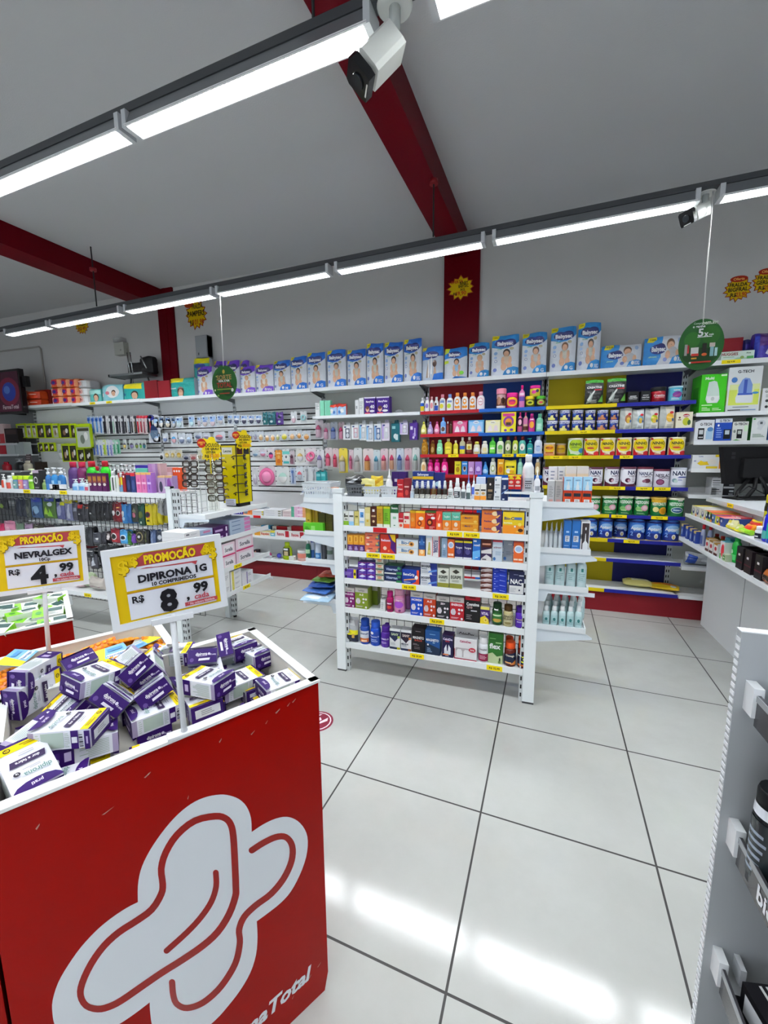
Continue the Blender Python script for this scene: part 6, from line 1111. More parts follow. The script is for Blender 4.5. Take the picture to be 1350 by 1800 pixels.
row(GY + .01, GZ[2], w3, [
 (a, b, 940, 'box', '#e0982c', '#d88c24', ['r 0 0 1 .4 #4c2468', 'r .15 .55 .8 .92 #e8b848', 'r .3 .6 .6 .86 #c87820', 'p .1 .1 .5 .34 .9 .1 #8c6ca8', 'l .2 .06 .8 .3 3 #c8b8d8'], 'yellow and purple box', {'d': .05}) for a, b in ((611, 621), (621.5, 631), (631.5, 641))] + [
 (641.7, 667.5, 937, 'box', '#d8604c', '#c89080', ['p 0 .2 .7 .2 .9 .9 0 .9 #e07858', 'p .7 .1 .8 .5 1 .9 1 0 #4c6478', 'e .84 .4 .08 .2 #c8b060', 't .35 .66 .22 .6 #3c2c5c Cewin', 'e .2 .24 .12 .16 #e8c8b0'], 'flat coral box', {'d': .06, 'stack': 3}), (668.7, 695.5, 939.5, 'box', '#c83828', '#a82c24', ['p .5 1 .7 .6 .66 .3 1 0 1 1 #4c2070', 'p .62 1 .8 .7 1 .6 1 1 #e8c020', 't .36 .7 .12 .6 #e8dcf0 Redoxon', 'e .3 .28 .12 .1 #f0c8b8', 'r .5 .1 .6 .2 #e88c40'], 'red box with purple wave', {'d': .06}),
 (696.5, 735, 948.5, 'box', '#dfe2e4', '#d4d8dc', ['t .46 .6 .4 .6 #3c6c98 Bio-C', 'r .1 .24 .6 .34 #e8c890', 'e .7 .45 .12 .3 #e0a050', 'e .7 .45 .06 .16 #5c3414', 'r 0 .86 1 1 #c8d8e4'], 'flat white effervescent box', {'d': .06, 'stack': 2}), (736, 747, 938.5, 'box', '#2c4c88', '#243c74', ['r 0 0 1 .3 #e8a050', 'e .5 .2 .3 .1 #f0d0a0', 'r .1 .6 .9 .66 #a8c0e0', 'p .1 .5 .5 .9 .9 .5 #3c6cb0'], 'slim blue box', {'d': .07}), (748.5, 773, 942, 'box', '#e2e4e4', '#4c9cc8', ['p .1 .1 .2 .7 .3 .7 .34 .1 #b8b060', 'e .26 .24 .1 .08 #d8cc80', 'r .46 .06 .5 .95 #c83040', 'r .92 0 1 1 #b82838', 'a .72 .5 .2 .9 #3c2c6c -90 FLOGORAL', 'r 0 .9 .44 1 #c8dce8'], 'white box with vertical lettering and red stripe', {'d': .05}),
 (776, 786, 946, 'box', '#8ca4bc', '#788ca4', ['e .5 .6 .2 .1 #c8d4e0', 'l .2 .1 .8 .4 3 #5c7490'], 'slim blue grey box', {'d': .05}), (786.5, 798.5, 948, 'box', '#e0682c', '#5c2418', ['e .5 .7 .42 .17 #e8e8ec', 'e .5 .7 .3 .11 #a8bce0', 'r 0 0 1 .06 #f0d0b0', 'r .1 .14 .5 .26 #f4dcc8', 'r .55 .14 .9 .26 #f4dcc8'], 'orange box with white disc', {'d': .05}), (799.3, 813.6, 950.5, 'box', '#28245c', '#201c4c', ['r 0 .9 1 1 #d8c828', 'e .5 .42 .36 .2 #1c1848', 'e .5 .42 .3 .16 #4c4880', 't .5 .64 .1 .8 wh Targus', 'r 0 0 1 .12 #d8d8e0'], 'navy and yellow box', {'d': .05}), (814.4, 829.5, 951.5, 'box', '#28245c', '#201c4c', ['r 0 .9 1 1 #d8c828', 'e .5 .42 .36 .2 #1c1848', 'e .5 .42 .3 .16 #4c4880', 't .5 .64 .1 .8 wh Targus', 'r 0 0 1 .12 #d8d8e0'], 'navy and yellow box', {'d': .05}), (830.5, 844, 947.5, 'box', '#2c6cc0', '#2454a8', ['r .1 .86 .5 .94 wh', 't .55 .72 .1 .8 wh noxil', 'p 0 0 1 .2 1 .5 0 .4 #68b0e8', 'l .4 .1 .9 .16 1 wh'], 'mid blue box', {'d': .05}),
 (845.5, 864, 947, 'box', '#dfdcda', '#3c1c18', ['r 0 .6 1 1 #4c1c14', 'r .1 .72 .9 .8 #c89078', 'p 0 .46 1 .58 1 .62 0 .62 #2c1c3c', 'p 0 .1 .5 .3 1 .16 1 .34 0 .34 #3c2c50', 'r .1 .05 .5 .1 #4c4c54'], 'brown and white box', {'d': .05}), (865.5, 882.5, 950, 'box', '#c4d0dc', '#b0404c', ['r 0 .92 1 1 #b83c4c', 't .5 .68 .09 .8 #8c3c50 ambroxol', 'l .3 .3 .9 .5 3 #8ca4bc', 'e .2 .14 .14 .08 #3c6ca8'], 'pale grey blue box', {'d': .05}), (884, 901, 950.5, 'box', '#8c98a4', '#6c3038', ['r .5 .8 .9 .86 #b0bcc4', 'l .3 .3 .9 .5 3 #6c7884', 'e .2 .14 .14 .08 #2c5c98'], 'grey box set back', {'d': .05, 'back': .03}), (902, 920, 952.5, 'box', '#e0642c', '#a84028', ['r 0 .93 1 1 #b84830', 'e .5 .66 .42 .18 #e8e8ec', 'e .5 .66 .32 .12 #a8c0e4', 'r .05 .14 .46 .22 #f4d8c0', 'r .52 .14 .92 .22 #f4d8c0', 'r 0 0 1 .05 #f0d8c8'], 'broad orange box with white disc', {'d': .05})])
w4 = "on the gondola's fourth shelf"
row(GY + .01, GZ[3], w4, [
 (605, 627.5, 1000.5, 'box', '#5c3ca0', '#8c7cb0', ['r .74 .0 .94 1 #e0cc20', 'e .84 .5 .08 .18 #2c2c10', 'l .1 .3 .6 .7 3 #a894d0'], 'violet box with yellow stripe', {'d': .06}), (629.5, 644.5, 988, 'box', '#4c2c98', '#3c2480', ['p .1 .5 .5 .9 .9 .6 .5 .4 #d8dcf0', 'r 0 .88 1 1 #8c3c80', 'r .1 .1 .6 .2 #8c7cc8'], 'purple and blue tablet box of left stack', {'d': .06, 'stack': 3}), (645, 660, 988.5, 'box', '#4c2c98', '#3c2480', ['p .1 .5 .5 .9 .9 .6 .5 .4 #d8dcf0', 'r 0 .88 1 1 #8c3c80', 'r .1 .1 .6 .2 #8c7cc8'], 'purple and blue tablet box of right stack', {'d': .06, 'stack': 3}), (660.5, 674, 981.5, 'box', '#dcdcd0', '#c8c8bc', ['r 0 0 1 .2 #1c4c34', 'e .5 .6 .3 .2 #d8a080', 'r .1 .8 .9 .9 #8c3c30', 'r .1 .3 .9 .4 #8c9c84'], 'small white and green box', {'d': .06, 'stack': 4}),
 (675.5, 706.5, 994.5, 'box', '#1c2850', '#1c5c3c', ['r .1 .4 .8 .74 #2c3c68', 't .42 .58 .3 .66 #b8c4e0 Vitergan', 'r .7 0 1 .3 #2c8048', 'r 0 0 .68 .16 #d8dcd8', 'e .84 .74 .1 .16 #3c7c5c'], 'navy and green box', {'d': .08, 'stack': 2}), (706.8, 737, 1001.5, 'box', '#1c3c98', '#28489c', ['r .86 0 1 1 #d84c28', 'p .5 0 .8 .2 .9 .7 1 .5 1 0 #d84c28', 't .4 .68 .18 .66 wh BeneGrip', 'p .1 .3 .8 .44 .8 .36 .1 .22 #e89c60', 'e .84 .5 .1 .14 wh', 'r .1 .1 .5 .16 #a8b8e0'], 'blue and orange box', {'d': .08}), (739, 768, 990, 'box', '#dfe2e6', '#d0d4dc', ['p .7 0 .6 .5 .56 1 1 1 1 0 #2c3c8c', 't .34 .72 .2 .6 #1c2c3c BIOGRIPE', 'p .5 .3 1 .5 1 .34 .46 .16 #5c84c8', 'l .06 .1 .5 .36 3 #9ca4b0', 'r .06 .46 .4 .52 #4c5c70'], 'white and navy box', {'d': .08, 'stack': 2}),
 (769, 789, 998.5, 'box', '#d8dcd0', '#ccd0c4', ['r 0 0 1 .24 #8c8c38', 'p .2 .8 .5 .7 .8 .8 .5 .92 #3c3c34', 't .5 .55 .15 .8 #2c3428 EGRIPE', 'l .2 .3 .8 .42 2 #8c9484'], 'white and olive box', {'d': .08}), (790, 812.5, 998, 'box', '#d8dcd0', '#ccd0c4', ['r 0 0 1 .24 #8c8c38', 'p .2 .8 .5 .7 .8 .8 .5 .92 #3c3c34', 't .5 .55 .15 .8 #2c3428 EGRIPE', 'l .2 .3 .8 .42 2 #8c9484'], 'white and olive box', {'d': .08}), (844.5, 864.5, 996.5, 'box', '#d8cccc', '#4c2420', ['p 0 .4 .6 .7 1 .6 1 1 0 1 #5c2c24', 'p .4 .1 1 .3 1 .1 #8c4c3c', 'r .06 .12 .3 .24 #5c4c4c'], 'thin brown and white box', {'d': .07, 'stack': 5}), (865.5, 890.5, 998, 'box', '#1c34a4', '#24389c', ['r .1 .7 .2 .84 #c8d0f0', 'p .5 .5 .9 .4 .9 .46 .5 .6 #a8b8f0', 'l .1 .14 .5 .4 2 #6c80d8'], 'thin blue box', {'d': .07, 'stack': 5}), (893.7, 921, 1004, 'box', '#24284c', '#3c405c', ['r .04 .04 .96 .38 #e2e2e2', 'r .84 .36 .96 .52 #e2e2e2', 't .48 .56 .2 .74 wh NAC', 'e .7 .2 .05 .04 #2c3050', 'r .3 .84 .6 .86 #8c90b0', 'r .66 .8 .96 .84 #c8ccd8', 'l .1 .1 .5 .3 4 #b8bcc4'], 'navy and white box with large white letters', {'d': .08})])
w5 = "on the gondola's fifth shelf"
vit = lambda c, t_: ['r 0 .78 1 1 #b8b4b0', 't .5 .88 .08 .5 #5c5c5c Lavitan', 't .5 .68 .09 .8 #f4e8f0 ' + t_, 'e .24 .36 .18 .13 #e0d8e0', 'r .14 .24 .36 .5 #d0c8d0', 'e .66 .48 .08 .05 #e8e0e8', 'e .66 .32 .08 .05 #e8e0e8', 'e .86 .48 .08 .05 #e8e0e8', 'e .86 .1 .08 .05 #e8e0e8', 'l .1 .08 .7 .16 2 #d8d0d8']
row(GY + .01, GZ[4], w5, [
 (605, 623.7, 1033, 'box', '#7c1c68', '#b0acac', vit('', 'MULHER'), 'magenta purple supplement box', {'d': .08}), (624.4, 647, 1033.5, 'box', '#7c9028', '#b0b0a4', vit('', 'A-Z'), 'olive green supplement box', {'d': .08}), (648, 664, 1031, 'box', '#64781c', '#9ca08c', ['r 0 .78 1 1 #a8a89c'], 'olive green supplement box behind', {'d': .06, 'back': .09}), (668.7, 677, 1054.5, 'box', '#d4d6d6', '#b0b4b4', ['l .2 .2 .7 .8 4 #8c9090'], 'small white box', {'d': .07}),
 (678, 690, 1041, 'pill', '#a01458', '#b01870', ['r 0 .1 1 .5 #7c1448', 'r .2 .4 .8 .46 #e8c8d8', 'e .5 .25 .3 .08 #c83c30'], 'magenta bottle'), (690.5, 710, 1037, 'pillj', '#c87c9c', '#d898b0', ['r 0 .08 1 .66 #d088b0', 'e .5 .36 .4 .14 #a850c8', 't .5 .56 .05 .6 #f0e0ec colageno', 'e .6 .12 .1 .05 #7c3c70'], 'pink supplement jar', {'mat': 'gloss'}), (711, 721, 1036, 'pillj', '#b06c8c', '#c884a0', ['r 0 .08 1 .66 #b070a0'], 'pink supplement jar behind', {'back': .08}),
 (721.5, 743.5, 1041, 'box', '#1c48b8', '#a8acb0', vit('', 'HOMEM'), 'blue supplement box', {'d': .08}), (744, 766, 1044, 'box', '#b83c1c', '#b0aca8', vit('', 'A-Z'), 'orange red supplement box', {'d': .08}), (766.8, 790, 1048.5, 'box', '#303236', '#a0a2a4', vit('', '50+'), 'charcoal supplement box', {'d': .08}), (790.6, 815.5, 1050, 'box', '#b0202c', '#a8a4a4', vit('', 'ENERGIA'), 'red supplement box', {'d': .08}), (816.8, 843.5, 1047, 'box', '#1c1a1c', '#4c1420', ['r 0 .82 1 1 #a01c2c', 'r .3 .9 .7 .94 #4c1018', 't .52 .68 .11 .84 wh Coenzima', 't .3 .56 .08 .4 #c8a8a8 Q10', 'r .4 .42 .8 .46 #c8c8cc', 'l .1 .1 .5 .3 3 #8c8488', 'r 0 0 1 .02 #a01c2c'], 'black and red box', {'d': .08}),
 (844, 860, 1067, 'box', '#402468', '#d0c8c0', ['r 0 .84 1 1 #e0d468', 't .5 .62 .16 .8 #e8e0f0 VITAL', 'p 0 0 0 .36 .5 .5 .9 .3 1 0 #e0c828', 'e .6 .24 .2 .12 #e8dc80', 'e .6 .24 .12 .07 #c8a818'], 'purple and yellow box', {'d': .06}), (864, 882.5, 1062, 'pill', '#204c24', '#1c3c20', ['r .2 .7 .6 .84 wh', 'r 0 .14 1 .56 #3c7c3c', 'e .5 .24 .4 .08 #b89840', 'r .1 .44 .9 .5 #c8e0b8'], 'dark green pill bottle', {'mat': 'gloss'}), (883.7, 901.5, 1066, 'pill', '#b8ac7c', '#4c3414', ['r 0 .08 1 .6 #c0b890', 't .5 .5 .1 .9 #3c3424 ZINCO', 't .5 .38 .09 .9 #3c3424 SELENIO', 'e .5 .18 .3 .06 #8c8050', 'r .2 .74 .5 .88 wh'], 'beige pill bottle with brown cap', {'mat': 'gloss'}), (905, 923, 1068.5, 'pill', '#48209c', '#3c1880', ['r 0 .06 1 .62 #4c249c', 't .5 .42 .06 .8 #e0c8a0 Imunidade', 'l .2 .26 .7 .34 2 #c8b8e8', 'r .3 .76 .7 .9 #d0c8e8'], 'purple pill bottle', {'mat': 'gloss'})])
w6 = "on the gondola's bottom shelf"
row(GY + .01, GZ[5], w6, [
 (605, 627.5, 1087, 'pouch', '#b4b8bc', '#c8ccd0', ['r 0 0 1 .32 #1c2440', 'r 0 .32 1 .5 #e0d820', 'l .1 .36 .7 .46 2 #3c3c10', 'p .2 .6 .4 .7 .8 .66 .7 .9 .3 .84 #dfe2e4', 'r .6 .2 .8 .36 #c8a050'], 'silver pouch with yellow and navy bands', {'d': .07}), (630.7, 647.5, 1091, 'pill', '#2448a0', '#1c48a8', ['r 0 .1 1 .26 #d86c28', 'r 0 .26 1 .56 #d8dce4', 't .5 .46 .08 .9 #2c3c7c Centrum', 'r .3 .12 .8 .2 #f0c8a0'], 'blue bottle with white and orange label', {'mat': 'gloss'}), (648.6, 666.5, 1094.5, 'pill', '#1c4cb8', '#2c58c0', ['r 0 .1 1 .6 #2448a8', 'e .3 .54 .16 .06 wh', 't .5 .4 .06 .9 #c8d8f4 Vitamina D', 'l .2 .16 .8 .3 2 #a8c0ec'], 'royal blue bottle', {'mat': 'gloss'}), (667.5, 684, 1103, 'pill', '#4c2090', '#4c2090', ['r 0 .08 1 .6 #48208c', 'r .3 .74 .6 .84 #e0d8f0', 't .5 .42 .07 .9 #dcd0f0 CABELO', 'l .2 .18 .8 .3 2 #b8a4dc'], 'purple bottle', {'mat': 'gloss'}), (675, 683.5, 1097, 'pill', '#3c1878', '#4c2090', [], 'purple bottle behind', {'back': .08}),
 (685, 703.5, 1106, 'box', '#dfe1e2', '#c8cacc', ['p 0 .6 .5 .38 1 .7 1 .9 0 .9 #242c4c', 't .5 .75 .12 .7 #c8d8b0 SANY', 'e .86 .62 .12 .06 #a8c050', 'r 0 0 1 .12 #2c3450', 'r .7 0 1 .12 #b8b020', 'l .1 .2 .6 .34 3 #a8acb4'], 'white box with navy V and green fruit', {'d': .06}), (704.6, 723, 1108.5, 'box', '#dfe1e2', '#c8cacc', ['p 0 .6 .5 .38 1 .7 1 .9 0 .9 #2c2434', 't .5 .75 .12 .7 #d8c8c0 SANY', 'e .86 .62 .12 .06 #c87838', 'r 0 0 1 .12 #2c3450', 'r .7 0 1 .12 #8c4c20', 'l .1 .2 .6 .34 3 #a8acb4', 't .4 .34 .07 .7 #2c3450 MAGNE'], 'white box with dark V and orange fruit', {'d': .06}), (723.6, 746.4, 1104.5, 'box', '#1b181c', '#242024', ['r .3 .86 .7 .88 #8c8488', 't .52 .62 .1 .86 wh MAGNETO', 't .52 .51 .07 .6 #c85040 B-PLUS', 'l .1 .3 .6 .38 2 #8c8488', 'l .2 .14 .7 .26 2 #6c6468'], 'black box with white lettering', {'d': .07}), (747, 773, 1109, 'box', '#1c4c88', '#1c5ca8', ['p 0 0 1 0 1 .3 0 .5 #1c2c44', 'r .3 .84 .7 .86 #8cb8e0', 't .5 .62 .1 .86 wh MAGNETO', 't .6 .52 .06 .4 #a8c8e8 B6', 'e .2 .42 .06 .04 wh', 'l .14 .1 .5 .3 3 #8ca8c8'], 'blue box fading to dark', {'d': .07}),
 (776.8, 796, 1117.5, 'box', '#201c44', '#2c1c48', ['t .52 .84 .1 .86 #d8d0e8 CalciDe', 't .5 .74 .06 .5 #c83c48 MDK', 'p .2 .14 .2 .4 .4 .6 .46 .3 .54 .3 .6 .6 .8 .44 .8 .14 #d8dce4', 'r .1 .1 .6 .16 #c87040', 'l .3 .04 .9 .1 1 #a8a8c0'], 'navy supplement box with white figure', {'d': .07}), (798, 838, 1123.5, 'box', '#e4e2e4', '#d8d8da', ['r 0 0 1 .06 #a01c40', 'r 0 .06 .03 .5 #a01c40', 't .5 .88 .1 .5 #a8305c CalcioDex', 'r .06 .14 .66 .56 #b8b0b4', 'p .1 .14 .1 .4 .16 .5 .3 .5 .36 .4 .36 .14 #e8e8ea', 'p .42 .14 .42 .4 .48 .5 .62 .5 .68 .4 .68 .14 #e8e8ea', 'e .8 .52 .15 .11 #b82840', 't .8 .52 .08 .2 wh 50%'], 'wide white and crimson twin pack', {'d': .06}), (801, 839, 1103.5, 'box', '#e2e2e2', '#d4d6d6', ['t .5 .75 .14 .7 #3c2430 CalcioDex', 't .6 .6 .06 .5 #8c3c50 500mg + D', 'r .1 .5 .3 .54 #e0b0b8'], 'tall white box behind the twin pack', {'d': .05, 'back': .075}), (839.5, 858, 1122, 'pill', '#dfe0e4', '#e6e6e8', ['r 0 .06 1 .36 #8c1c44', 't .5 .54 .06 .7 #4c4c58 CalcioDex', 'l .2 .14 .8 .3 3 #d8a8b8'], 'white bottle with maroon label', {'mat': 'gloss'}), (857.5, 883.5, 1114, 'box', '#2c6c28', '#24541c', ['p 0 0 1 0 1 .3 .6 .24 .3 .36 0 .3 #b8c898', 't .46 .58 .17 .76 wh flex', 'r .5 .68 .9 .72 #a8d090', 'r .1 .82 .5 .84 #8cc078', 'e .8 .14 .06 .08 #3c4c2c', 'r .7 .02 .86 .1 #5c7c3c'], 'green box with white lettering', {'d': .07, 'back': .015}),
 (885.5, 906.5, 1131.5, 'pill', '#5c1c14', '#e0501c', ['p 0 .1 0 .5 1 .62 1 .1 #1c2440', 'p 0 .1 .5 .1 1 .3 1 .1 #d87c30', 't .5 .48 .08 .8 #e8e0d0 Omega', 'r .1 .14 .6 .2 #e8a868'], 'dark red bottle with orange cap', {'mat': 'gloss'}), (909, 927.5, 1130, 'pill', '#5c1c14', '#e0501c', ['p 0 .1 0 .56 1 .5 1 .1 #1c2440', 't .6 .36 .24 .4 #d8dc28 3', 'r .0 .1 1 .16 #c86c28', 't .2 .5 .07 .4 wh omega'], 'dark red bottle with orange cap and lime numeral', {'mat': 'gloss'}), (886.5, 902.5, 1122, 'pill', '#5c1c14', '#d84818', [], 'dark red bottle with orange cap, second row', {'back': .08}), (909, 924, 1122, 'pill', '#5c1c14', '#d84818', [], 'dark red bottle with orange cap, second row', {'back': .08})])
# --- right side trays
sx0 = GY + .045
T1 = 'on the top right side tray'
row(sx0, ZR[0] - .012, T1, [(a, b, 839, 'box', '#d8481c', '#8cb8d8', ['r 0 .5 1 1 #98c8e4', 'r .1 .62 .9 .98 #a8d4ec', 't .5 .9 .06 .8 #3c5c8c soro', 'p .3 .54 .34 .7 .42 .74 .42 .84 .58 .84 .58 .74 .66 .7 .7 .54 #d8e0e6', 'r .1 .3 .9 .42 #1c2430', 'r .2 .06 .8 .2 #e4e4e4', 'l .3 .08 .7 .18 2 #8c8c8c', 'r 0 .48 1 .52 #c83828'], 'light blue and red carton', {'d': .06}) for a, b in ((989.5, 1005.5), (1006, 1022), (1022.6, 1039.5))] + [
 (962, 974, 845.5, 'box', '#b8b8b8', '#c8c8c8', ['l .2 .3 .8 .8 7 #8c8c8c', 'r .2 .05 .8 .2 #c89890', 'r 0 0 1 .03 #d04830'], 'grey back of a carton', {'d': .06, 'back': .01}), (975, 987.5, 845.5, 'box', '#a8a4a0', '#b8b4b0', ['l .2 .3 .8 .8 7 #7c7c7c', 'r .2 .05 .8 .2 #c0908c', 'r 0 0 1 .03 #d04830'], 'grey back of a carton', {'d': .06, 'back': .01}),
 (963, 978, 820.5, 'box', '#d8dade', '#e0e2e6', ['l .2 .4 .8 .9 5 #8c94a8'], 'tall white carton at the back', {'d': .06, 'back': .2}), (978.5, 992, 820.5, 'box', '#d8dade', '#e0e2e6', ['l .2 .4 .8 .9 5 #8c94a8'], 'tall white carton at the back', {'d': .06, 'back': .2}), (992.5, 1011, 820, 'box', '#e0d4b4', '#dcdccc', ['r 0 .8 1 1 #d8d8d0', 'r .04 .1 .96 .76 #e4d8b8'], 'cream carton at the back', {'d': .06, 'back': .13}), (1011.5, 1032, 820, 'box', '#e0d4b4', '#dcdccc', ['r 0 .8 1 1 #d8d8d0', 'r .04 .1 .96 .76 #e4d8b8'], 'cream carton at the back', {'d': .06, 'back': .13})])
T2_ = 'on the second right side tray'
row(sx0, ZR[1] - .012, T2_, [(990, 1003, 915.5, 'box', '#2c6cb4', '#2c60a8', ['r .2 .3 .8 .5 #d8dce4', 'l .3 .32 .7 .48 3 #3c3c4c', 'r .3 .6 .7 .66 #a8c8e8', 'r 0 0 1 .08 #dfe4ea', 'l .1 .12 .9 .2 1 #8cb0dc'], 'blue carton with barcode', {'d': .06}), (1004, 1019, 915.5, 'box', '#2c6cb4', '#2c60a8', ['r .2 .3 .8 .5 #d8dce4', 'l .3 .32 .7 .48 3 #3c3c4c', 'r .3 .6 .7 .66 #a8c8e8', 'r 0 0 1 .08 #dfe4ea', 'l .1 .12 .9 .2 1 #8cb0dc'], 'blue carton with barcode', {'d': .06}), (1019.5, 1035.5, 916.5, 'box', '#3c3436', '#d8dade', ['r 0 0 .12 1 #e0e0e2', 'r .9 0 1 1 #e0e0e2', 'r 0 .94 1 1 #e0e0e2', 'r 0 0 1 .03 #e0e0e2', 'p .24 .04 .24 .26 .46 .36 .5 .6 .56 .6 .6 .36 .86 .26 .86 .04 #e4e6e8', 'e .53 .76 .08 .05 #d8dadc', 'a .06 .5 .08 .6 bk 90 FARMAX'], 'dark window carton with white squeeze bottle', {'d': .06})])
for i in range(4):
 for j in range(2):
  row(sx0, ZR[1] - .012, '', [(956 + i * 8.4 + j * 1.5, 963 + i * 8.4 + j * 1.5, 920 - 2 * j, 'cone', '#dce2e4', '#e8ecee', [], 'clear squeeze bottle in the %s row on the second right side tray.' % ('front', 'rear')[j], {'back': .03 + .07 * j})])
T3_ = 'on the third right side tray'
for i, (a, b) in enumerate(((957, 974), (975, 993), (995, 1012.5), (1013.5, 1031))):
 row(sx0, ZR[2] - .012, T3_, [(a, b, 976, 'alc', '#c6dadb', '#e8ecee', ['r .1 .2 .9 .58 #b4d0d2', 'r .4 .5 .6 .6 #3c7c78', 'l .2 .24 .8 .46 4 #8ca8ac'], 'large clear alcohol bottle', {'deep': 2})])
for j in range(4):
 for i in range(5):
  u = 953 + i * 14.2 + j * 1.6
  row(sx0, ZR[3] - .012, '', [(u, u + 13.4, 1067 - j * 9.6, 'alc', '#c0d8da', '#eceff0', ['r .1 .14 .9 .56 #aed0d2', 'e .5 .36 .16 .08 #3c7c7c', 'l .2 .18 .8 .3 2 #7c9ca0'], 'small alcohol bottle in %s row on lowest right tray.' % (ORD[j] if j else 'front'), {'back': .005 + .053 * j})])
# --- left side trays
S1 = 'on the top left side tray'
o = basket('white perforated plastic basket on the top left side tray', 531, 581, 849, GY + .06, ZL[0] - .012, '#ccd3d7', d=.16)
for i, (u, c, lb, ti) in enumerate(((548, '#d0d4d8', 'white toothbrush blister lying in the basket', .3), (560, '#a8b4cc', 'pale blue toothbrush blister lying in the basket', .5), (572, '#e0843c', 'orange and white blister lying in the basket', -.2))):
 b = thing('blister_pack', 'blister pack', lb + ' of the left side tray', MB().box(-.075, .075, -.018, .018, -.004, .004, c).box(-.06, .02, -.01, .01, .004, .012, '#8c98b0'), 'gloss', (), (XU(u, GY + .12, 1.2), GY + .11 + .02 * i, 1.186 + .012 * i)); b.rotation_euler = (.1, -ti, .5)
row(sx0, ZL[1] - .012, 'on the second left side tray', [(538, 547.5, 886, 'box', '#a88c24', '#8c7420', ['r .2 .1 .8 .9 #b89c30', 'r .3 .4 .7 .44 #5c4810'], 'tall gold carton', {'d': .05}), (549, 559, 886.5, 'box', '#b09024', '#8c7420', ['r .4 0 .6 1 #8c6c14'], 'tall gold carton', {'d': .05, 'back': .02}), (561, 572, 902, 'box', '#4c4814', '#5c5420', ['r .1 .5 .9 .54 #3c380c'], 'dark olive carton', {'d': .05, 'stack': 2, 'back': .02}), (573, 584, 901, 'box', '#4c4814', '#5c5420', ['r .1 .5 .9 .54 #3c380c'], 'dark olive carton beside post', {'d': .05, 'stack': 2, 'back': .02})])
row(sx0 - .015, ZL[1] - .012, 'on the second left side tray', [(533, 568, 919.5, 'box', '#58b828', '#68c838', ['r .4 .2 .6 .7 #8cd868', 'l .1 .3 .35 .6 2 #2c7c14'], 'flat bright green box', {'d': .012 + .02})])
row(sx0, ZL[2] - .012, 'on the third left side tray', [(536, 544, 948.5, 'shampoo', '#1c5c44', '#dfe2e2', ['r 0 .3 1 .5 #a8c8a0'], 'green bottle with white cap', {'sy': 1.0}), (544.5, 552, 944, 'aero', '#c0ccdc', '#2c3c98', ['r 0 0 1 .4 #3c68a8'], 'white and blue spray can', {'back': .03}), (552.5, 563, 948, 'aero', '#c4d0e0', '#b8c4dc', ['r 0 0 1 .35 #3470b0', 'e .5 .2 .3 .08 #8cb8dc'], 'broad white and blue spray can'), (564, 572, 949, 'aero', '#4c5058', '#b8bcc0', [], 'grey spray can', {'back': .02}), (572.5, 584, 950, 'aero', '#a8b0b4', '#c0c4c8', ['r 0 .3 1 .5 #5c7064'], 'silver spray can', {'back': .02})])
def lay(name, cat, label, u, v, z, w, d, h, col, prints=(), rz=0, mat='film'):
 p = P(u, v, z=z + h)
 o = thing(name, cat, label, soft(w, h, d, col, prints, PILLOW, .25, .004, len(label)), mat)
 o.rotation_euler = (Matrix.Rotation(rz, 3, 'Z') @ Matrix.Rotation(math.radians(-90), 3, 'X')).to_euler()
 o.location = (p.x + math.sin(rz) * d / 2, p.y - math.cos(rz) * d / 2, z + h / 2); return o
zl = ZL[3] - .01
lay('folded_bag', 'bag', 'pale blue film bag, lowest on the bottom left side tray', 562, 1044, zl, .2, .2, .03, '#a8c8e0', ['p .1 .2 .5 .6 .9 .3 .6 .1 #dce8f0'], .1)
lay('folded_bag', 'bag', 'blue film bag in the pile on the bottom left side tray', 566, 1030, zl + .031, .19, .2, .03, '#3c64a8', ['p .1 .6 .5 .8 .9 .5 #7c9ccc'], -.1)
lay('folded_bag', 'bag', 'dark blue film bag in the pile on the bottom left side tray', 570, 1020, zl + .062, .17, .2, .03, '#2c4c94', ['p .2 .2 .5 .5 .8 .2 #5c80bc'], .2)
lay('folded_bag', 'bag', 'green topped film bag in the pile on the bottom left side tray', 576, 1012, zl + .093, .15, .18, .028, '#5c8c34', ['p .3 .4 .6 .7 .9 .5 #a8c850'], -.1)
lay('folded_bag', 'bag', 'red film bag topmost on the bottom left side tray', 580, 1006, zl + .122, .12, .15, .02, '#b03c24', [], .1)
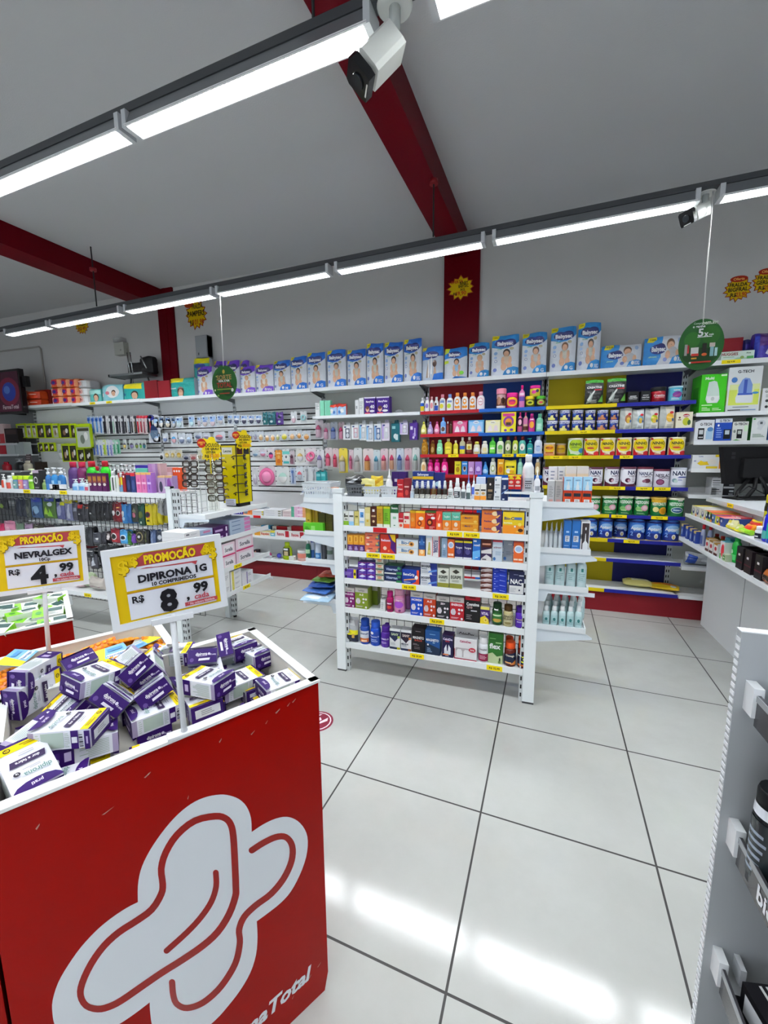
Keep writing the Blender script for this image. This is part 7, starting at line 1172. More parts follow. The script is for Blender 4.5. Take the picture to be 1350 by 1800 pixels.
# ================================================================== LEFT GONDOLA: TOP SHELF, END SHELVES, EYEGLASS STANDS
ux = lambda x: x / 4.219
vy = lambda y: 720 + y / 4.219
GT_ = "on the left gondola's top shelf"
def lrow(items, inset): row(LY0 + .0, LZ - .004, GT_, [(ux(a), ux(b), vy(t)) + tuple(r) for a, b, t, *r in items], inset=inset)
tub = lambda c: ['r .1 .1 .9 .6 ' + c, 'r .3 .3 .7 .4 wh']
lrow([(5, 34, 478, 'pump', '#dfe0e0', '#e6e6e6', ['r .2 .1 .8 .6 #d05038'], 'white and red pump bottle'), (36, 78, 490, 'shampoo', '#dfe2e2', '#e2e4e4', ['r .1 .05 .9 .5 #d85848'], 'white bottle with coral label', {}), (80, 106, 470, 'shampoo', '#dce0e4', '#e4e4e4', [], 'white bottle behind tubs', {'back': .06}),
 (88, 124, 492, 'jar', '#5c84b0', '#b8d828', tub('#6c9c98'), 'blue green tub with lime lid', {'mat': 'gloss'}), (126, 160, 492, 'jar', '#d87898', '#b8d828', tub('#e0907c'), 'pink and orange tub with lime lid', {'mat': 'gloss'}), (162, 200, 492, 'jar', '#8c7cb8', '#b8d828', tub('#a090c4'), 'violet tub with lime lid', {'mat': 'gloss'}),
 (202, 252, 438, 'pump', '#6cb018', '#d4e0b8', ['r .15 .4 .85 .5 #d8e8b8', 'r .1 .05 .9 .3 #84c428'], 'green pump bottle', {}), (254, 300, 450, 'box', '#2c2e30', '#c8b8cc', ['r .0 .86 1 1 #b8a8bc', 'e .42 .5 .3 .18 #dcdcdc', 'e .42 .5 .22 .12 #2c2e30', 'r .2 .1 .8 .16 #8c8c8c'], 'dark box with white round emblem', {'d': .06}), (304, 344, 520, 'shampoo', '#8ca86c', '#a8b888', ['r .1 .1 .9 .5 #7c9c58'], 'short olive green bottle', {}),
 (332, 370, 432, 'pump', '#3c78b8', '#dfe4e8', ['r .1 .3 .9 .5 #2c64a4'], 'blue pump bottle', {}), (372, 418, 428, 'pump', '#3484c0', '#dfe4e8', ['r .3 .3 .7 .44 #98c4e4'], 'bright blue pump bottle', {}), (420, 468, 430, 'pump', '#2c70b0', '#dfe4e8', ['r .3 .3 .7 .44 #98c4e4'], 'deep blue pump bottle', {}),
 (390, 440, 556, 'box', '#dcdcdc', '#dfe0e0', ['e .25 .7 .1 .14 #3c3c40', 'e .75 .7 .1 .14 #3c3c40', 'e .25 .3 .1 .14 #3c3c40', 'e .75 .3 .1 .14 #3c3c40'], 'small white box with four dark discs', {'d': .05}),
 (526, 570, 515, 'pump', '#b8d0e4', '#dfe4e8', ['r .1 .1 .9 .4 #6ca0d0'], 'short pale blue pump bottle', {}), (574, 620, 510, 'pump', '#c0d4e4', '#dfe4e8', ['r .1 .1 .9 .4 #5c94cc'], 'short clear blue pump bottle', {}), (622, 652, 520, 'pump', '#d8dce4', '#e4e6e8', ['r .1 .1 .9 .4 #c85068'], 'short white and red pump bottle', {}),
 (815, 852, 455, 'shampoo', '#dfe0e0', '#e4e4e4', ['r .6 .1 .8 .7 #3c3c40', 'r .2 .2 .3 .7 #a8a8ac'], 'tall white tube', {'sy': .6}), (854, 878, 450, 'shampoo', '#dcdedc', '#3c3c3c', ['r .3 .2 .5 .7 #5c8c4c'], 'slim white tube with black cap', {'sy': .6}), (880, 912, 470, 'shampoo', '#e0cc28', '#dfe0e0', ['r 0 .05 1 .4 #6c9cc0', 'r .4 .3 .6 .8 #b84830'], 'yellow and blue tube', {'sy': .6}),
 (914, 938, 475, 'box', '#7c1820', '#8c2028', ['r .2 .1 .8 .9 #9c2c30', 'r .3 .8 .7 .9 wh'], 'dark red tall box', {'d': .04}), (942, 974, 470, 'box', '#20284c', '#a02030', ['r .0 .9 1 1 #b02838', 'e .5 .4 .3 .26 #3c4878'], 'navy tall box', {'d': .04}), (976, 1010, 470, 'box', '#28386c', '#20284c', ['r 0 .84 1 1 #c83038', 'e .5 .4 .3 .26 #48588c'], 'blue and red tall box', {'d': .04}),
 (1015, 1052, 468, 'box', '#e078a8', '#d89838', ['r 0 .9 1 1 #e0b068', 'r .4 .2 .6 .7 #d04c90', 'r .1 .45 .9 .55 #f0c0d8'], 'pink box', {'d': .04}), (1054, 1092, 468, 'box', '#d878ac', '#d89838', ['r 0 .9 1 1 #e0b068', 'r .4 .2 .6 .7 #c84c94', 'r .1 .45 .9 .55 #f0c0d8'], 'pink box', {'d': .04}), (1094, 1128, 468, 'box', '#a470c0', '#d89838', ['r 0 .9 1 1 #e0b068', 'r .4 .2 .6 .7 #8448ac', 'r .1 .45 .9 .55 #d8c0e8'], 'violet box', {'d': .04})], .02)
for i, x in enumerate((655, 690, 725, 762)):
 lrow([(x, x + 36, 472, 'box', '#4c1848', '#3c1038', ['r .1 .5 .9 .86 #8c4c3c', 'r .2 .6 .8 .8 #a87830', 'e .5 .4 .3 .08 #d8d0c8', 'r .1 .04 .9 .3 #5c2458'], 'dark purple hanging clip strip', {'d': .02})], .04)
lrow([(474, 494, 440, 'pump', '#dfe2e4', '#e4e6e8', [], 'white pump bottle behind the blue ones', {'back': .02}), (496, 560, 388, 'jug', '#5c3c78', '#b82848', ['r .1 .1 .9 .4 #6c4c88'], 'purple jug with red cap', {'mat': 'gloss', 'sy': .7}), (561, 628, 388, 'jug', '#6c1c50', '#b82848', ['r .1 .1 .9 .4 #7c2c60'], 'maroon jug with red cap', {'mat': 'gloss', 'sy': .7}), (630, 700, 384, 'jug', '#28b428', '#b82030', ['r .1 .1 .9 .4 #38c438'], 'bright green jug with red cap', {'mat': 'gloss', 'sy': .7}), (702, 736, 420, 'jug', '#3cb83c', '#b82030', [], 'green jug half hidden between jugs', {'back': .03, 'sy': .7}), (737, 800, 382, 'jug', '#24c41c', '#b82030', ['r .1 .1 .9 .4 #38d030'], 'vivid green jug with red cap', {'mat': 'gloss', 'sy': .7})], .11)
for i, (x, c, cp) in enumerate(((805, '#9cc8b8', '#dfe4e4'), (836, '#a8b0b8', '#dfe4e8'), (866, '#8c2c34', '#d8dce0'), (896, '#9c2830', '#d8dce0'), (926, '#a82c34', '#dfe0e4'), (956, '#8c2c34', '#dfe0e4'), (986, '#7c3038', '#dfe0e4'))):
 lrow([(x, x + 29, 398 + (i % 3) * 6, 'pump', c, cp, ['r .1 .1 .9 .5 #b83c44'] if i > 1 else [], 'red lotion pump at back' if i > 1 else 'pale lotion pump at back', {})], .17)
lrow([(1018, 1110, 412, 'box', '#3c2c90', '#4838a0', ['r .1 .5 .3 .9 #8c80c8', 'r .6 .4 .8 .8 #6c5cb8'], 'indigo box at the back', {'d': .05, 'back': .05}), (1018, 1108, 436, 'box', '#68c8ac', '#7cd4bc', ['r .1 .8 .9 .86 #a8e4d4', 'r 0 .6 1 .62 #3c9c80'], 'mint box behind the pink boxes', {'d': .05}), (1112, 1166, 402, 'box', '#b494c8', '#c8a888', ['p 0 1 .5 1 .8 .4 .5 0 0 0 #a880c0', 'e .6 .3 .3 .12 #9068b0'], 'tall lilac carton', {'d': .06}), (1168, 1204, 400, 'box', '#c8a4a8', '#d0b090', ['e .5 .5 .3 .2 #b890a0'], 'tall pinkish carton', {'d': .06, 'back': .02})], .09)
lrow([(1176, 1230, 492, 'box', '#b498bc', '#d0a470', ['e .4 .4 .24 .3 #3c3850', 'r 0 .9 1 1 #d0a878'], 'lilac box with dark oval', {'d': .05}), (1232, 1284, 492, 'box', '#a084b4', '#d0a470', ['p .2 0 .3 .8 .6 .9 .8 .6 .7 0 #8c4c9c', 'r 0 .9 1 1 #d0a878'], 'purple and lilac box', {'d': .05})], .03)
lrow([(1210, 1288, 428, 'box', '#d8a8a8', '#dcb4b4', ['e .3 .4 .2 .2 #8c5c6c', 'r .5 .5 .9 .8 #e8c8cc'], 'pale pink box at back near the post', {'d': .06}), (1290, 1352, 432, 'box', '#e0562c', '#e87040', ['e .2 .86 .1 .05 wh', 'e .5 .86 .1 .05 wh', 'e .8 .86 .1 .05 wh', 'l .2 .1 .8 .7 5 #d04420'], 'orange red box at back near the post', {'d': .05})], .24)
thing('tray', 'tray', "white tray of toothpaste tubes on the left gondola's top shelf", MB().box(-.1, .1, -.05, .05, 0, .012, '#dfe2e4').box(-.1, .1, -.05, -.045, 0, .05, '#e2e4e6'), 'gloss', (), (XU(ux(488), LY0 + .08, LZ), LY0 + .07, LZ - .004))
# items standing past the post, on the end shelves (boxes face the aisle, +X)
EX = -2.166
def ebox(label, u0, u1, vt, z, col, top, prints, d=.1, n=1, x=EX, lie=False, up=0):
 y0, y1 = P(u0, vt + 8, x=x).y, P(u1, vt + 8, x=x).y
 zz = z - .012 + up
 h = (P((u0 + u1) / 2, vt, x=x).z - zz) / n
 o0 = None
 for i in range(n):
  l2 = label + ('' if n == 1 else ', ' + ('lowest' if i == 0 else 'topmost' if i == n - 1 else ORD[i]) + ' in stack')
  loc = (x - d / 2, (y0 + y1) / 2, zz + i * h)
  if o0 is None:
   o0 = thing('carton', 'box', l2, carton(abs(y1 - y0) * .98, d, h - .0005, col, prints, None, top), 'paper', (), loc, math.pi / 2, label if n > 1 else None)
  else: clone(o0, loc, l2, label)
E2 = 'on the second end shelf'
ebox('flat white cream box ' + E2, 324, 352, 934, LZE[1], '#dfe0e2', '#e2e4e6', ['r .1 .4 .3 .7 #6c6c74', 'l .4 .3 .9 .6 2 #b0b0b8'], .2, 3)
ebox('flat pale blue cream box ' + E2, 353, 374, 930, LZE[1], '#a8b8d0', '#b8c4d8', ['r .2 .3 .8 .7 #c878a0', 'r .0 .0 1 .2 #8ca0c8'], .2, 3)
ebox('dark purple cream box ' + E2, 375, 402, 925, LZE[1], '#3c1450', '#4c2460', ['r .1 .3 .6 .6 #b8a0c8', 'r .8 .2 .9 .8 #d8d0e0'], .2, 2)
ebox('long grey blue cream box ' + E2, 403, 440, 911, LZE[1], '#a4b4c8', '#8c9cb4', ['r .7 .1 1 .9 #c87cac', 'r .1 .4 .5 .6 #6c7c9c'], .2, 4)
E3 = 'on the third end shelf'
for i, (a, b) in enumerate(((366, 389), (390, 413), (414, 445))):
 ebox('pink edged white soap box, %s column ' % ('near', 'middle', 'far')[i] + E3, a, b, 966 - i * 12, LZE[2], '#e4ccd8', '#dcd4da', ['r .12 .2 .88 .84 #e6e2e6', 'r 0 0 1 .12 #c8386c', 't .5 .5 .3 .6 #5c5c68 Sorella'], .2, 2)
E4 = 'on the lowest end shelf'
ebox('white box with magenta wedge ' + E4, 372, 404, 1010, LZE[3], '#dfe0e2', '#d8d8da', ['p 0 0 .6 .9 .1 .9 #b03c8c', 'p 0 0 .3 .4 .7 .8 .4 .2 #c880b0', 'l .6 .3 .95 .7 3 #a8a8b0'], .2, 2)
ebox('white box with yellow strip ' + E4, 405, 424, 1002, LZE[3], '#dfe0e2', '#d8d8da', ['r .1 0 .3 1 #d8cc60', 'l .4 .3 .9 .7 3 #a8a8b0'], .2, 4)
ebox('small white box with purple edge ' + E4, 425, 445, 1004, LZE[3], '#dcdce2', '#d4d4d8', ['r .4 0 .5 1 #8c84b0', 'l .55 .3 .9 .7 2 #9ca0a8'], .16, 2)
# low shelves of the wall behind
L1 = 'on the upper low wall shelf'
row(FRONT_Y, .72, L1, [(410, 427, 893.5, 'box', '#241c84', '#2c2490', ['r .1 .2 .2 .8 #d8d8f0', 'r .35 .2 .45 .8 #d8d8f0', 'r .6 .2 .7 .8 #d8d8f0', 'r .84 .2 .92 .8 #d8d8f0'], 'navy tube box with white bars', {'d': .16}), (427.5, 443, 894.5, 'box', '#e08444', '#c8c0d8', ['e .3 .6 .14 .24 #c86428', 'e .7 .6 .14 .24 #c86428', 'r 0 0 1 .1 #e8b890'], 'orange tube box', {'d': .16}), (443.5, 463, 897.5, 'box', '#dcdce0', '#e0e2e6', ['r .86 .2 1 .8 #d8c838', 'r .1 .4 .7 .5 #a8a8c0'], 'flat white tube box', {'d': .16, 'stack': 2}), (464, 495, 896, 'box', '#dcdce0', '#e0e2e6', ['r .8 .0 .96 .6 #8c8c7c', 'r .1 .3 .6 .5 #b8bcc8'], 'flat white mask box', {'d': .16, 'stack': 3}), (497, 511.5, 898, 'box', '#d4c4c4', '#d8ccca', ['r .1 .2 .9 .5 #c8b0b4'], 'flat pale tan box', {'d': .16, 'stack': 2}), (512, 538, 891, 'box', '#e0b8d4', '#dfd4e0', ['r 0 0 .2 1 #5cac90', 'r .5 0 .54 1 #c878b0', 'r .78 0 1 1 #e0a070', 'e .6 .5 .2 .2 #f0d8e8'], 'pink tube box with green end', {'d': .16, 'stack': 2})], inset=.015)
L2_ = 'on the middle low wall shelf'
tb = lambda c1, c2: ['r .74 0 1 1 ' + c1, 't .4 .5 .5 .5 #b02838 Rexona', 'r 0 .84 .74 1 ' + c2]
row(FRONT_Y, .482, L2_, [(420, 447, 932.5, 'box', '#e0dcd4', '#d8d4cc', ['p 0 0 .2 .9 .3 0 #e09030', 'r .3 .3 .9 .5 #d8a8a0'], 'white tube box with orange end', {'d': .05}), (447.5, 457, 930, 'box', '#e0a034', '#d89428', ['e .5 .6 .2 .2 #c87818'], 'orange end tube box', {'d': .05}), (457.5, 475, 932, 'box', '#e0dccc', '#d8d028', ['r 0 .8 1 1 #e0cc28', 't .5 .4 .4 .8 #c83828 Repelex'], 'white and yellow tube box', {'d': .05}), (475.5, 483, 934, 'box', '#74b8d0', '#d8d028', ['r 0 .7 1 1 #e0d048', 'r .2 .3 .8 .5 wh'], 'light blue end tube box', {'d': .05}), (483.5, 508, 933, 'box', '#e2e0e0', '#d8d8d8', tb('#b02434', '#e2e0e0'), 'white and red tube box', {'d': .05}), (508.5, 534, 935, 'box', '#e2e0e0', '#d8d8d8', tb('#b02434', '#e2e0e0'), 'white and red tube box', {'d': .05}),
 (449, 459, 923.5, 'box', '#d4d0c4', '#dcd8cc', [], 'cream carton in the rear row', {'d': .05, 'back': .1}), (459.5, 478, 923.5, 'box', '#3c98c4', '#48a4d0', ['r .1 .4 .7 .6 #5cb4dc', 'r .9 0 1 1 #2c1c50'], 'blue carton in the rear row', {'d': .05, 'back': .1}), (479, 486, 925, 'box', '#d8d4d4', '#dcd8d8', ['e .5 .5 .3 .3 #a8a0a0'], 'white carton in the rear row', {'d': .05, 'back': .1}), (486.5, 505, 925, 'box', '#a81c28', '#2c6c48', ['l .1 .3 .9 .6 2 #d05058'], 'red carton in the rear row', {'d': .05, 'back': .1}), (505.5, 512, 926.5, 'box', '#d0ccc4', '#dcd8cc', [], 'small cream carton in the rear row', {'d': .05, 'back': .1}), (512.5, 533, 925, 'box', '#a81c28', '#b03038', ['l .1 .3 .9 .6 2 #d05058'], 'red carton at the right in the rear row', {'d': .05, 'back': .1})], inset=.015)
def ball(label, u, v, c, r=.028):
 p = P(u, v, y=4.06); card = MB().box(-.055, .055, -.06, .05, 0, .003, '#c4ccd4')
 thing('toy_pack', 'toy', label, card, 'clear', [('ball', MB().lathe([(r * math.cos(a), .004 + r + r * math.sin(a)) for a in [-1.5 + 3.0 * i / 8 for i in range(9)]], c, 16, T=Matrix.Translation((.0, 0, 0))), 'gloss')], (p.x, 4.08, .205))
ball('pink rattle ball in clear pack on lowest shelf under the slatwall', 472, 976, '#e0609c'); ball('blue rattle ball in clear pack on lowest shelf under the slatwall', 489, 977, '#4c50c0'); ball('brown animal rattle in clear pack on lowest shelf under the slatwall', 456, 974, '#a06c54', .022); ball('red brown rattle in clear pack on lowest shelf under the slatwall', 463, 972, '#a85848', .02)
row(FRONT_Y, .208, 'on the lowest shelf under the slatwall', [(495, 511, 954, 'shampoo', '#a8c414', '#bcd424', ['r .1 .24 .9 .7 #3c3c20', 'r .2 .56 .7 .66 wh', 'r .3 .26 .7 .5 #c8b48c', 'r .1 .04 .9 .12 #8ca40c'], 'lime green bottle with dark label', {'sy': .6}), (519, 537, 968, 'jar', '#e0b0a8', '#d8d8d8', ['r 0 .3 1 .7 #d88070'], 'pink baby bowl in clear pack', {'mat': 'gloss'}), (508, 517, 978, 'box', '#d8dad4', '#d8dad4', [], 'small white soap box', {'d': .05}), (437, 444, 978, 'box', '#c8a08c', '#c0a094', [], 'small brown box', {'d': .05})], inset=.03)
thing('toy_box', 'box', 'small dark box at the left of the lowest shelf under slatwall', carton(.06, .05, .05, '#2c1c2c', ['e .4 .5 .2 .3 #c89078']), 'paper', (), (XU(452, 4.2, .23), 4.2, .205))
# ------------------------------------------------------------------ eyeglass stands
def glasses(label, loc, rz, w=.135, frame='#1a1614', rx=0, tl=.1, half=False):
 o = empty('eyeglasses', loc); o.rotation_euler = (rx, 0, rz)
 tag(o, label, 'eyeglasses')
 f = MB(); lw, lh = w * .42, w * .3
 for s in (-1, 1):
  c = s * w * .26
  pts = [(c + lw / 2 * math.copysign(abs(math.cos(a)) ** .6, math.cos(a)), 0, lh / 2 * math.copysign(abs(math.sin(a)) ** .6, math.sin(a)) + (.004 if math.sin(a) > 0 else 0)) for a in [2 * math.pi * i / 20 for i in range(20)]]
  f.tube(pts, .0052, frame, 6, True)
  ln = MB().add([(x, .0005, z) for x, y, z in pts], [tuple(range(20))], '#8c8c86')
  obj('lens', ln, 'tint', o)
 f.tube([(-w * .06, 0, lh * .2), (0, -.002, lh * .28), (w * .06, 0, lh * .2)], .0045, frame, 6)
 obj('frame', f, 'gloss', o)
 for s in (-1, 1):
  obj('temple', MB().tube([(s * w * .48, 0, lh * .25), (s * w * .5, .006, lh * .25), (s * w * .47, tl * .8, lh * .2), (s * w * .45, tl, lh * .2 - .012)], .0042, frame, 6), 'gloss', o)
 return o
zb = .985
pL, pC, pR = Vector((-2.452, 2.865, 0)), Vector((-2.300, 2.865, 0)), Vector((-2.300, 3.045, 0))
st = empty('eyeglass_stand', (-2.376, 2.955, zb)); tag(st, "yellow square eyeglass stand on the left gondola's end shelf", 'display stand')
hs = ZV(783, pC.x, pC.y) - zb
W_, D2_ = .152, .18
obj('base', MB().box(-.065, .065, -.075, .075, 0, .03, 'bk'), 'matte', st)
col = MB().box(-W_ / 2, W_ / 2, -D2_ / 2, D2_ / 2, .03, hs, '#d4c400')
col.art(['r .06 .86 .74 .97 #dfe2d8', 't .42 .915 .045 .5 #2c3c20 Leone', 'r .1 .02 .8 .13 #d0d2e0', 'l .14 .03 .76 .12 3 #8c8c9c'] + ['r .04 %.3f .24 %.3f #d8d8c0' % (z, z + .022) for z in (.2, .345, .49, .635, .79)] + ['r .78 %.3f .88 %.3f #4c4408' % (z, z + .03) for z in (.19, .335, .48, .63, .775)], W_, hs, lambda a, b, k: (-W_ / 2 + a * W_, -D2_ / 2 - k, .0 + b * hs))
col.art(['r .06 .86 .5 .97 #3c1414', 'r .5 .86 .94 .97 #1c1c20'], D2_, hs, lambda a, b, k: (W_ / 2 + k, -D2_ / 2 + a * D2_, b * hs))
obj('column', col, 'gloss', st)
ed = MB()
for x, y in ((W_ / 2, -D2_ / 2), (-W_ / 2, -D2_ / 2), (W_ / 2, D2_ / 2), (-W_ / 2, D2_ / 2)): ed.box(x - .003, x + .003, y - .003, y + .003, .03, hs + .004, 'bk')
ed.box(-W_ / 2, W_ / 2, -D2_ / 2, D2_ / 2, hs, hs + .012, 'bk')
obj('trim', ed, 'matte', st)
pg = MB()
for k, v in enumerate((803, 820, 836, 851, 866)): pg.box(W_ / 2, W_ / 2 + .03, -.012, .012, ZV(v, -2.29, 2.95) - zb - .004, ZV(v, -2.29, 2.95) - zb + .002, '#c8b800')
obj('pegs', pg, 'matte', st)
for k, v in enumerate((803, 820, 836, 851, 866)):
 glasses('dark framed eyeglasses on right face of yellow stand, %s from the top' % ORD[k], (-2.282, 2.955, ZV(v, -2.28, 2.95)), math.pi / 2 + .5, .135, '#1c1a16')
# clear stand
cs_ = empty('eyeglass_stand', (-2.36, 2.56, zb)); tag(cs_, "clear acrylic eyeglass stand on the left gondola's end shelf, left of yellow stand", 'display stand')
obj('base', MB().box(-.06, .06, -.1, .12, 0, .006, '#c8ccc8'), 'acrylic', cs_)
colz = ZV(790, -2.33, 2.6) - zb
obj('column', MB().box(-.03, -.01, -.02, .02, 0, colz, '#a8aca4').box(-.04, .03, .07, .11, 0, colz + .02, '#c8cc90'), 'acrylic', cs_)
rods = MB()
for y in (-.09, .06): rods.tube([(.03, y, 0), (.03, y, colz)], .002, '#c8ccc8', 6)
obj('rod', rods, 'chrome', cs_)
for k, y in enumerate((816, 827, 839, 851)):
 p = P(334, y, y=2.47); glasses('dark eyeglasses in left column of clear stand, %s from the top' % ORD[k], (p.x, 2.47, p.z), .1, .135, '#2a2018')
for k, y in enumerate((813, 826, 839, 852, 863, 876)):
 p = P(375 + k * 1.2, y, y=2.66); glasses('dark eyeglasses in right column of clear stand, %s from the top' % ORD[k], (p.x, 2.66, p.z), .35, .14, '#2c241c' if k % 2 else '#3c1c1c')
def star(n, r0, r1, sx=1.0, sz=1.0, seed=0):
 rnd = random.Random(seed)
 return [((r1 if i % 2 else r0 * rnd.uniform(.9, 1.08)) * sx * math.cos(math.pi * i / n), (r1 if i % 2 else r0 * rnd.uniform(.9, 1.08)) * sz * math.sin(math.pi * i / n)) for i in range(2 * n)]
def flat_sign(name, label, poly, arts, w, h, loc, rz, cat='price sign', base='#e8cc00', t=.002, mat='paper', group=None):
 m = MB().prism(poly, -t, 0, base, T=Matrix(((1, 0, 0, 0), (0, 0, -1, 0), (0, 1, 0, 0), (0, 0, 0, 1))))
 m.art(arts, w, h, lambda a, b, k: (-w / 2 + a * w, -k - .0002, -h / 2 + b * h))
 return thing(name, cat, label, m, mat, (), loc, rz, group)
oc = lambda: ['e .18 .74 .19 .19 #b01c10', 't .18 .76 .08 .3 #f0c040 OFERTA', 't .18 .68 .06 .3 #f0c040 DE', 't .62 .66 .14 .6 #2c2808 ÓCULOS', 't .62 .5 .1 .6 #2c2808 DE GRAU', 't .56 .36 .09 .4 #2c2808 LEITURA', 't .38 .2 .12 .2 #2c2808 R$', 't .7 .22 .16 .4 #e08c10 30,00']
for lb, u, v, y, s_ in (('yellow starburst price sign over the clear eyeglass stand', 368, 789, 2.62, .19), ('yellow starburst price sign over the yellow eyeglass stand', 425.5, 773, 2.9, .165)):
 p = P(u, v, y=y); w = s_; h = s_ * .98
 poly = [(-.36, -.4), (-.3, -.46), (-.22, -.4), (-.14, -.5), (-.06, -.41), (.02, -.5), (.1, -.42), (.18, -.5), (.26, -.42), (.34, -.47), (.4, -.36), (.48, -.34), (.42, -.2), (.5, -.1), (.44, .02), (.49, .14), (.4, .2), (.28, .3), (.24, .46), (.12, .5), (.0, .47), (-.04, .38), (-.1, .4), (-.22, .44), (-.36, .4), (-.48, .3), (-.5, .16), (-.42, .06), (-.3, .02), (-.36, -.1), (-.3, -.24)]
 o = flat_sign('price_sign', lb, [(x * w, z * h) for x, z in poly], oc(), w, h, p, .25)
 obj('stem', MB().box(-.004, .004, .001, .004, -h * .5 - .1, -h * .3, '#c8b400'), 'matte', o)
# ================================================================== DUMP BINS IN THE FOREGROUND
A0_ = Vector((-.457, .817, 0)); ES = Vector((-.515, -.857, 0)); ET = Vector((-.857, .515, 0)); NF = Vector((.857, -.515, 0))
BT_ = Matrix(((ES.x, ET.x, 0, A0_.x), (ES.y, ET.y, 0, A0_.y), (0, 0, 1, 0), (0, 0, 0, 1)))       # (s along front, t into the bin, z) -> room
def front_sz(u, v):
 d = ray(u, v); t = (A0_ - CAM).to_2d().dot(NF.to_2d()) / d.to_2d().dot(NF.to_2d()); X = CAM + d * t
 return ((X - A0_).to_2d().dot(ES.to_2d()), X.z)
RIM = .892
def box_open(s0, s1, t0, t1, z0, z1, th, col_out, inner, floor_z, chamfer=0.0):
 m = MB()
 def b(a0, a1, b0, b1, c0, c1, c): m.box(a0, a1, b0, b1, c0, c1, c)
 return b, m
redlam = plain('red_laminate', '#8a0400', .35, .05, 3, .06, 60, spec=.12)
def bin_(name, label, s0, s1, t0, t1, logo=False, h=RIM, inner='#d9d5cc', floor_z=.80, front=True, outer='#c4c0b8'):
 o = empty(name, BT_ @ Vector((s0, t0, 0)), math.atan2(ES.y, ES.x)); tag(o, label, 'display bin')
 R = Matrix(((1, 0, 0, 0), (0, -1, 0, 0), (0, 0, 1, 0), (0, 0, 0, 1)))   # local: x along front, y = -t
 w, d = s1 - s0, t1 - t0; th = .016
 if front:
  fp = MB().prism([(0 + .012, .0), (w, 0), (w, h - .004), (0, h - .004), (0, .05)], 0, th, '#8e100c', T=Matrix(((1, 0, 0, 0), (0, 0, -1, 0), (0, 1, 0, 0), (0, 0, 0, 1))))
  f = obj('front_panel', fp, redlam, o)
 else: f = obj('front_panel', MB().box(0, w, -th, 0, 0, h - .004, outer), 'matte', o)
 obj('side_panel', MB().box(0, th, -d, -th, 0, h - .004, '#8e100c' if front else outer), redlam if front else 'matte', o)
 obj('side_panel', MB().box(w - th, w, -d, -th, 0, h - .004, '#8e100c' if front else outer), redlam if front else 'matte', o)
 obj('back_panel', MB().box(th, w - th, -d, -d + th, 0, h - .004, '#8e100c' if front else outer), 'matte', o)
 e = .003
 il = MB().box(th, th + e, -d + th, -th, floor_z, h - .002, inner).box(w - th - e, w - th, -d + th, -th, floor_z, h - .002, inner).box(th, w - th, -th - e, -th, floor_z, h - .002, inner).box(th, w - th, -d + th, -d + th + e, floor_z, h - .002, inner).box(th, w - th, -d + th, -th, floor_z - .01, floor_z, inner)
 obj('tray', il, 'matte', o)
 rm = MB().box(-.003, w + .003, -th - e, .004, h - .006, h, '#dfe0de').box(-.003, w + .003, -d - .003, -d + th + e, h - .006, h, '#dfe0de').box(-.003, th + e, -d, 0, h - .006, h, '#dfe0de').box(w - th - e, w + .003, -d, 0, h - .006, h, '#dfe0de')
 obj('rim', rm, 'matte', o)
 return o, f
binA, fA = bin_('display_bin', 'red display bin full of purple and white medicine boxes, in the foreground', 0, .587, 0, .392)
# emblem of the chain on the front panel
lx = lambda pts: [front_sz(x / 2.25, 1380 + y / 2.25) for x, y in pts]
def smooth(pts, closed=True, k=4):
 o = []; n = len(pts)
 for i in range(n if closed else n - 1):
  p0, p1, p2, p3 = (pts[(i + j) % n] if closed else pts[min(max(i + j, 0), n - 1)] for j in (-1, 0, 1, 2))
  for q in range(k):
   t = q / k
   o.append(tuple(.5 * (2 * p1[a] + (p2[a] - p0[a]) * t + (2 * p0[a] - 5 * p1[a] + 4 * p2[a] - p3[a]) * t * t + (3 * p1[a] - p0[a] - 3 * p2[a] + p3[a]) * t ** 3) for a in (0, 1)))
 if not closed: o.append(pts[-1])
 return o
seg1 = [(995, 185), (992, 130), (975, 85), (945, 55), (905, 40), (870, 37), (820, 45), (770, 65), (720, 100), (670, 150), (620, 215), (580, 280), (555, 340), (545, 400), (545, 462)]
seg2 = [(545, 462), (500, 485), (440, 525), (380, 575), (320, 640), (270, 710), (230, 780), (208, 850), (207, 900), (215, 945), (235, 985), (275, 1010), (330, 1010), (400, 985), (470, 945), (530, 905), (592, 858)]
seg3 = [(592, 858), (593, 890), (600, 945), (615, 985), (650, 1020), (700, 1030), (760, 1005), (850, 930), (900, 875), (950, 810), (990, 740), (1012, 670), (1018, 600), (1015, 538)]
seg4 = [(1015, 538), (1060, 505), (1110, 465), (1150, 420), (1185, 355), (1210, 285), (1217, 220), (1205, 175), (1175, 140), (1135, 125), (1090, 132), (1040, 155), (995, 185)]
outl = []
for sg in (seg1, seg2, seg3, seg4): outl += smooth(sg, False, 3)[:-1]
strokeA = smooth([(850, 122), (770, 140), (700, 195), (655, 265), (637, 330), (643, 390), (637, 430), (600, 490), (540, 535), (470, 580), (410, 635), (360, 705), (325, 780), (318, 830), (340, 870), (385, 884), (430, 875), (480, 850), (560, 795), (640, 740), (720, 690), (800, 635), (860, 580), (905, 510), (930, 440), (932, 400), (928, 300), (922, 200), (912, 155), (890, 130)], True, 3)
strokeB = smooth([(853, 345), (854, 400), (835, 460), (795, 520), (740, 580), (658, 654)], False, 4)
strokeC = smooth([(995, 257), (1040, 228), (1090, 205), (1130, 205), (1155, 240), (1152, 300), (1120, 370), (1070, 430), (1010, 475), (965, 520), (945, 570), (948, 620), (935, 690), (905, 750), (860, 810), (800, 860), (740, 880), (700, 865), (685, 830), (680, 778)], False, 4)
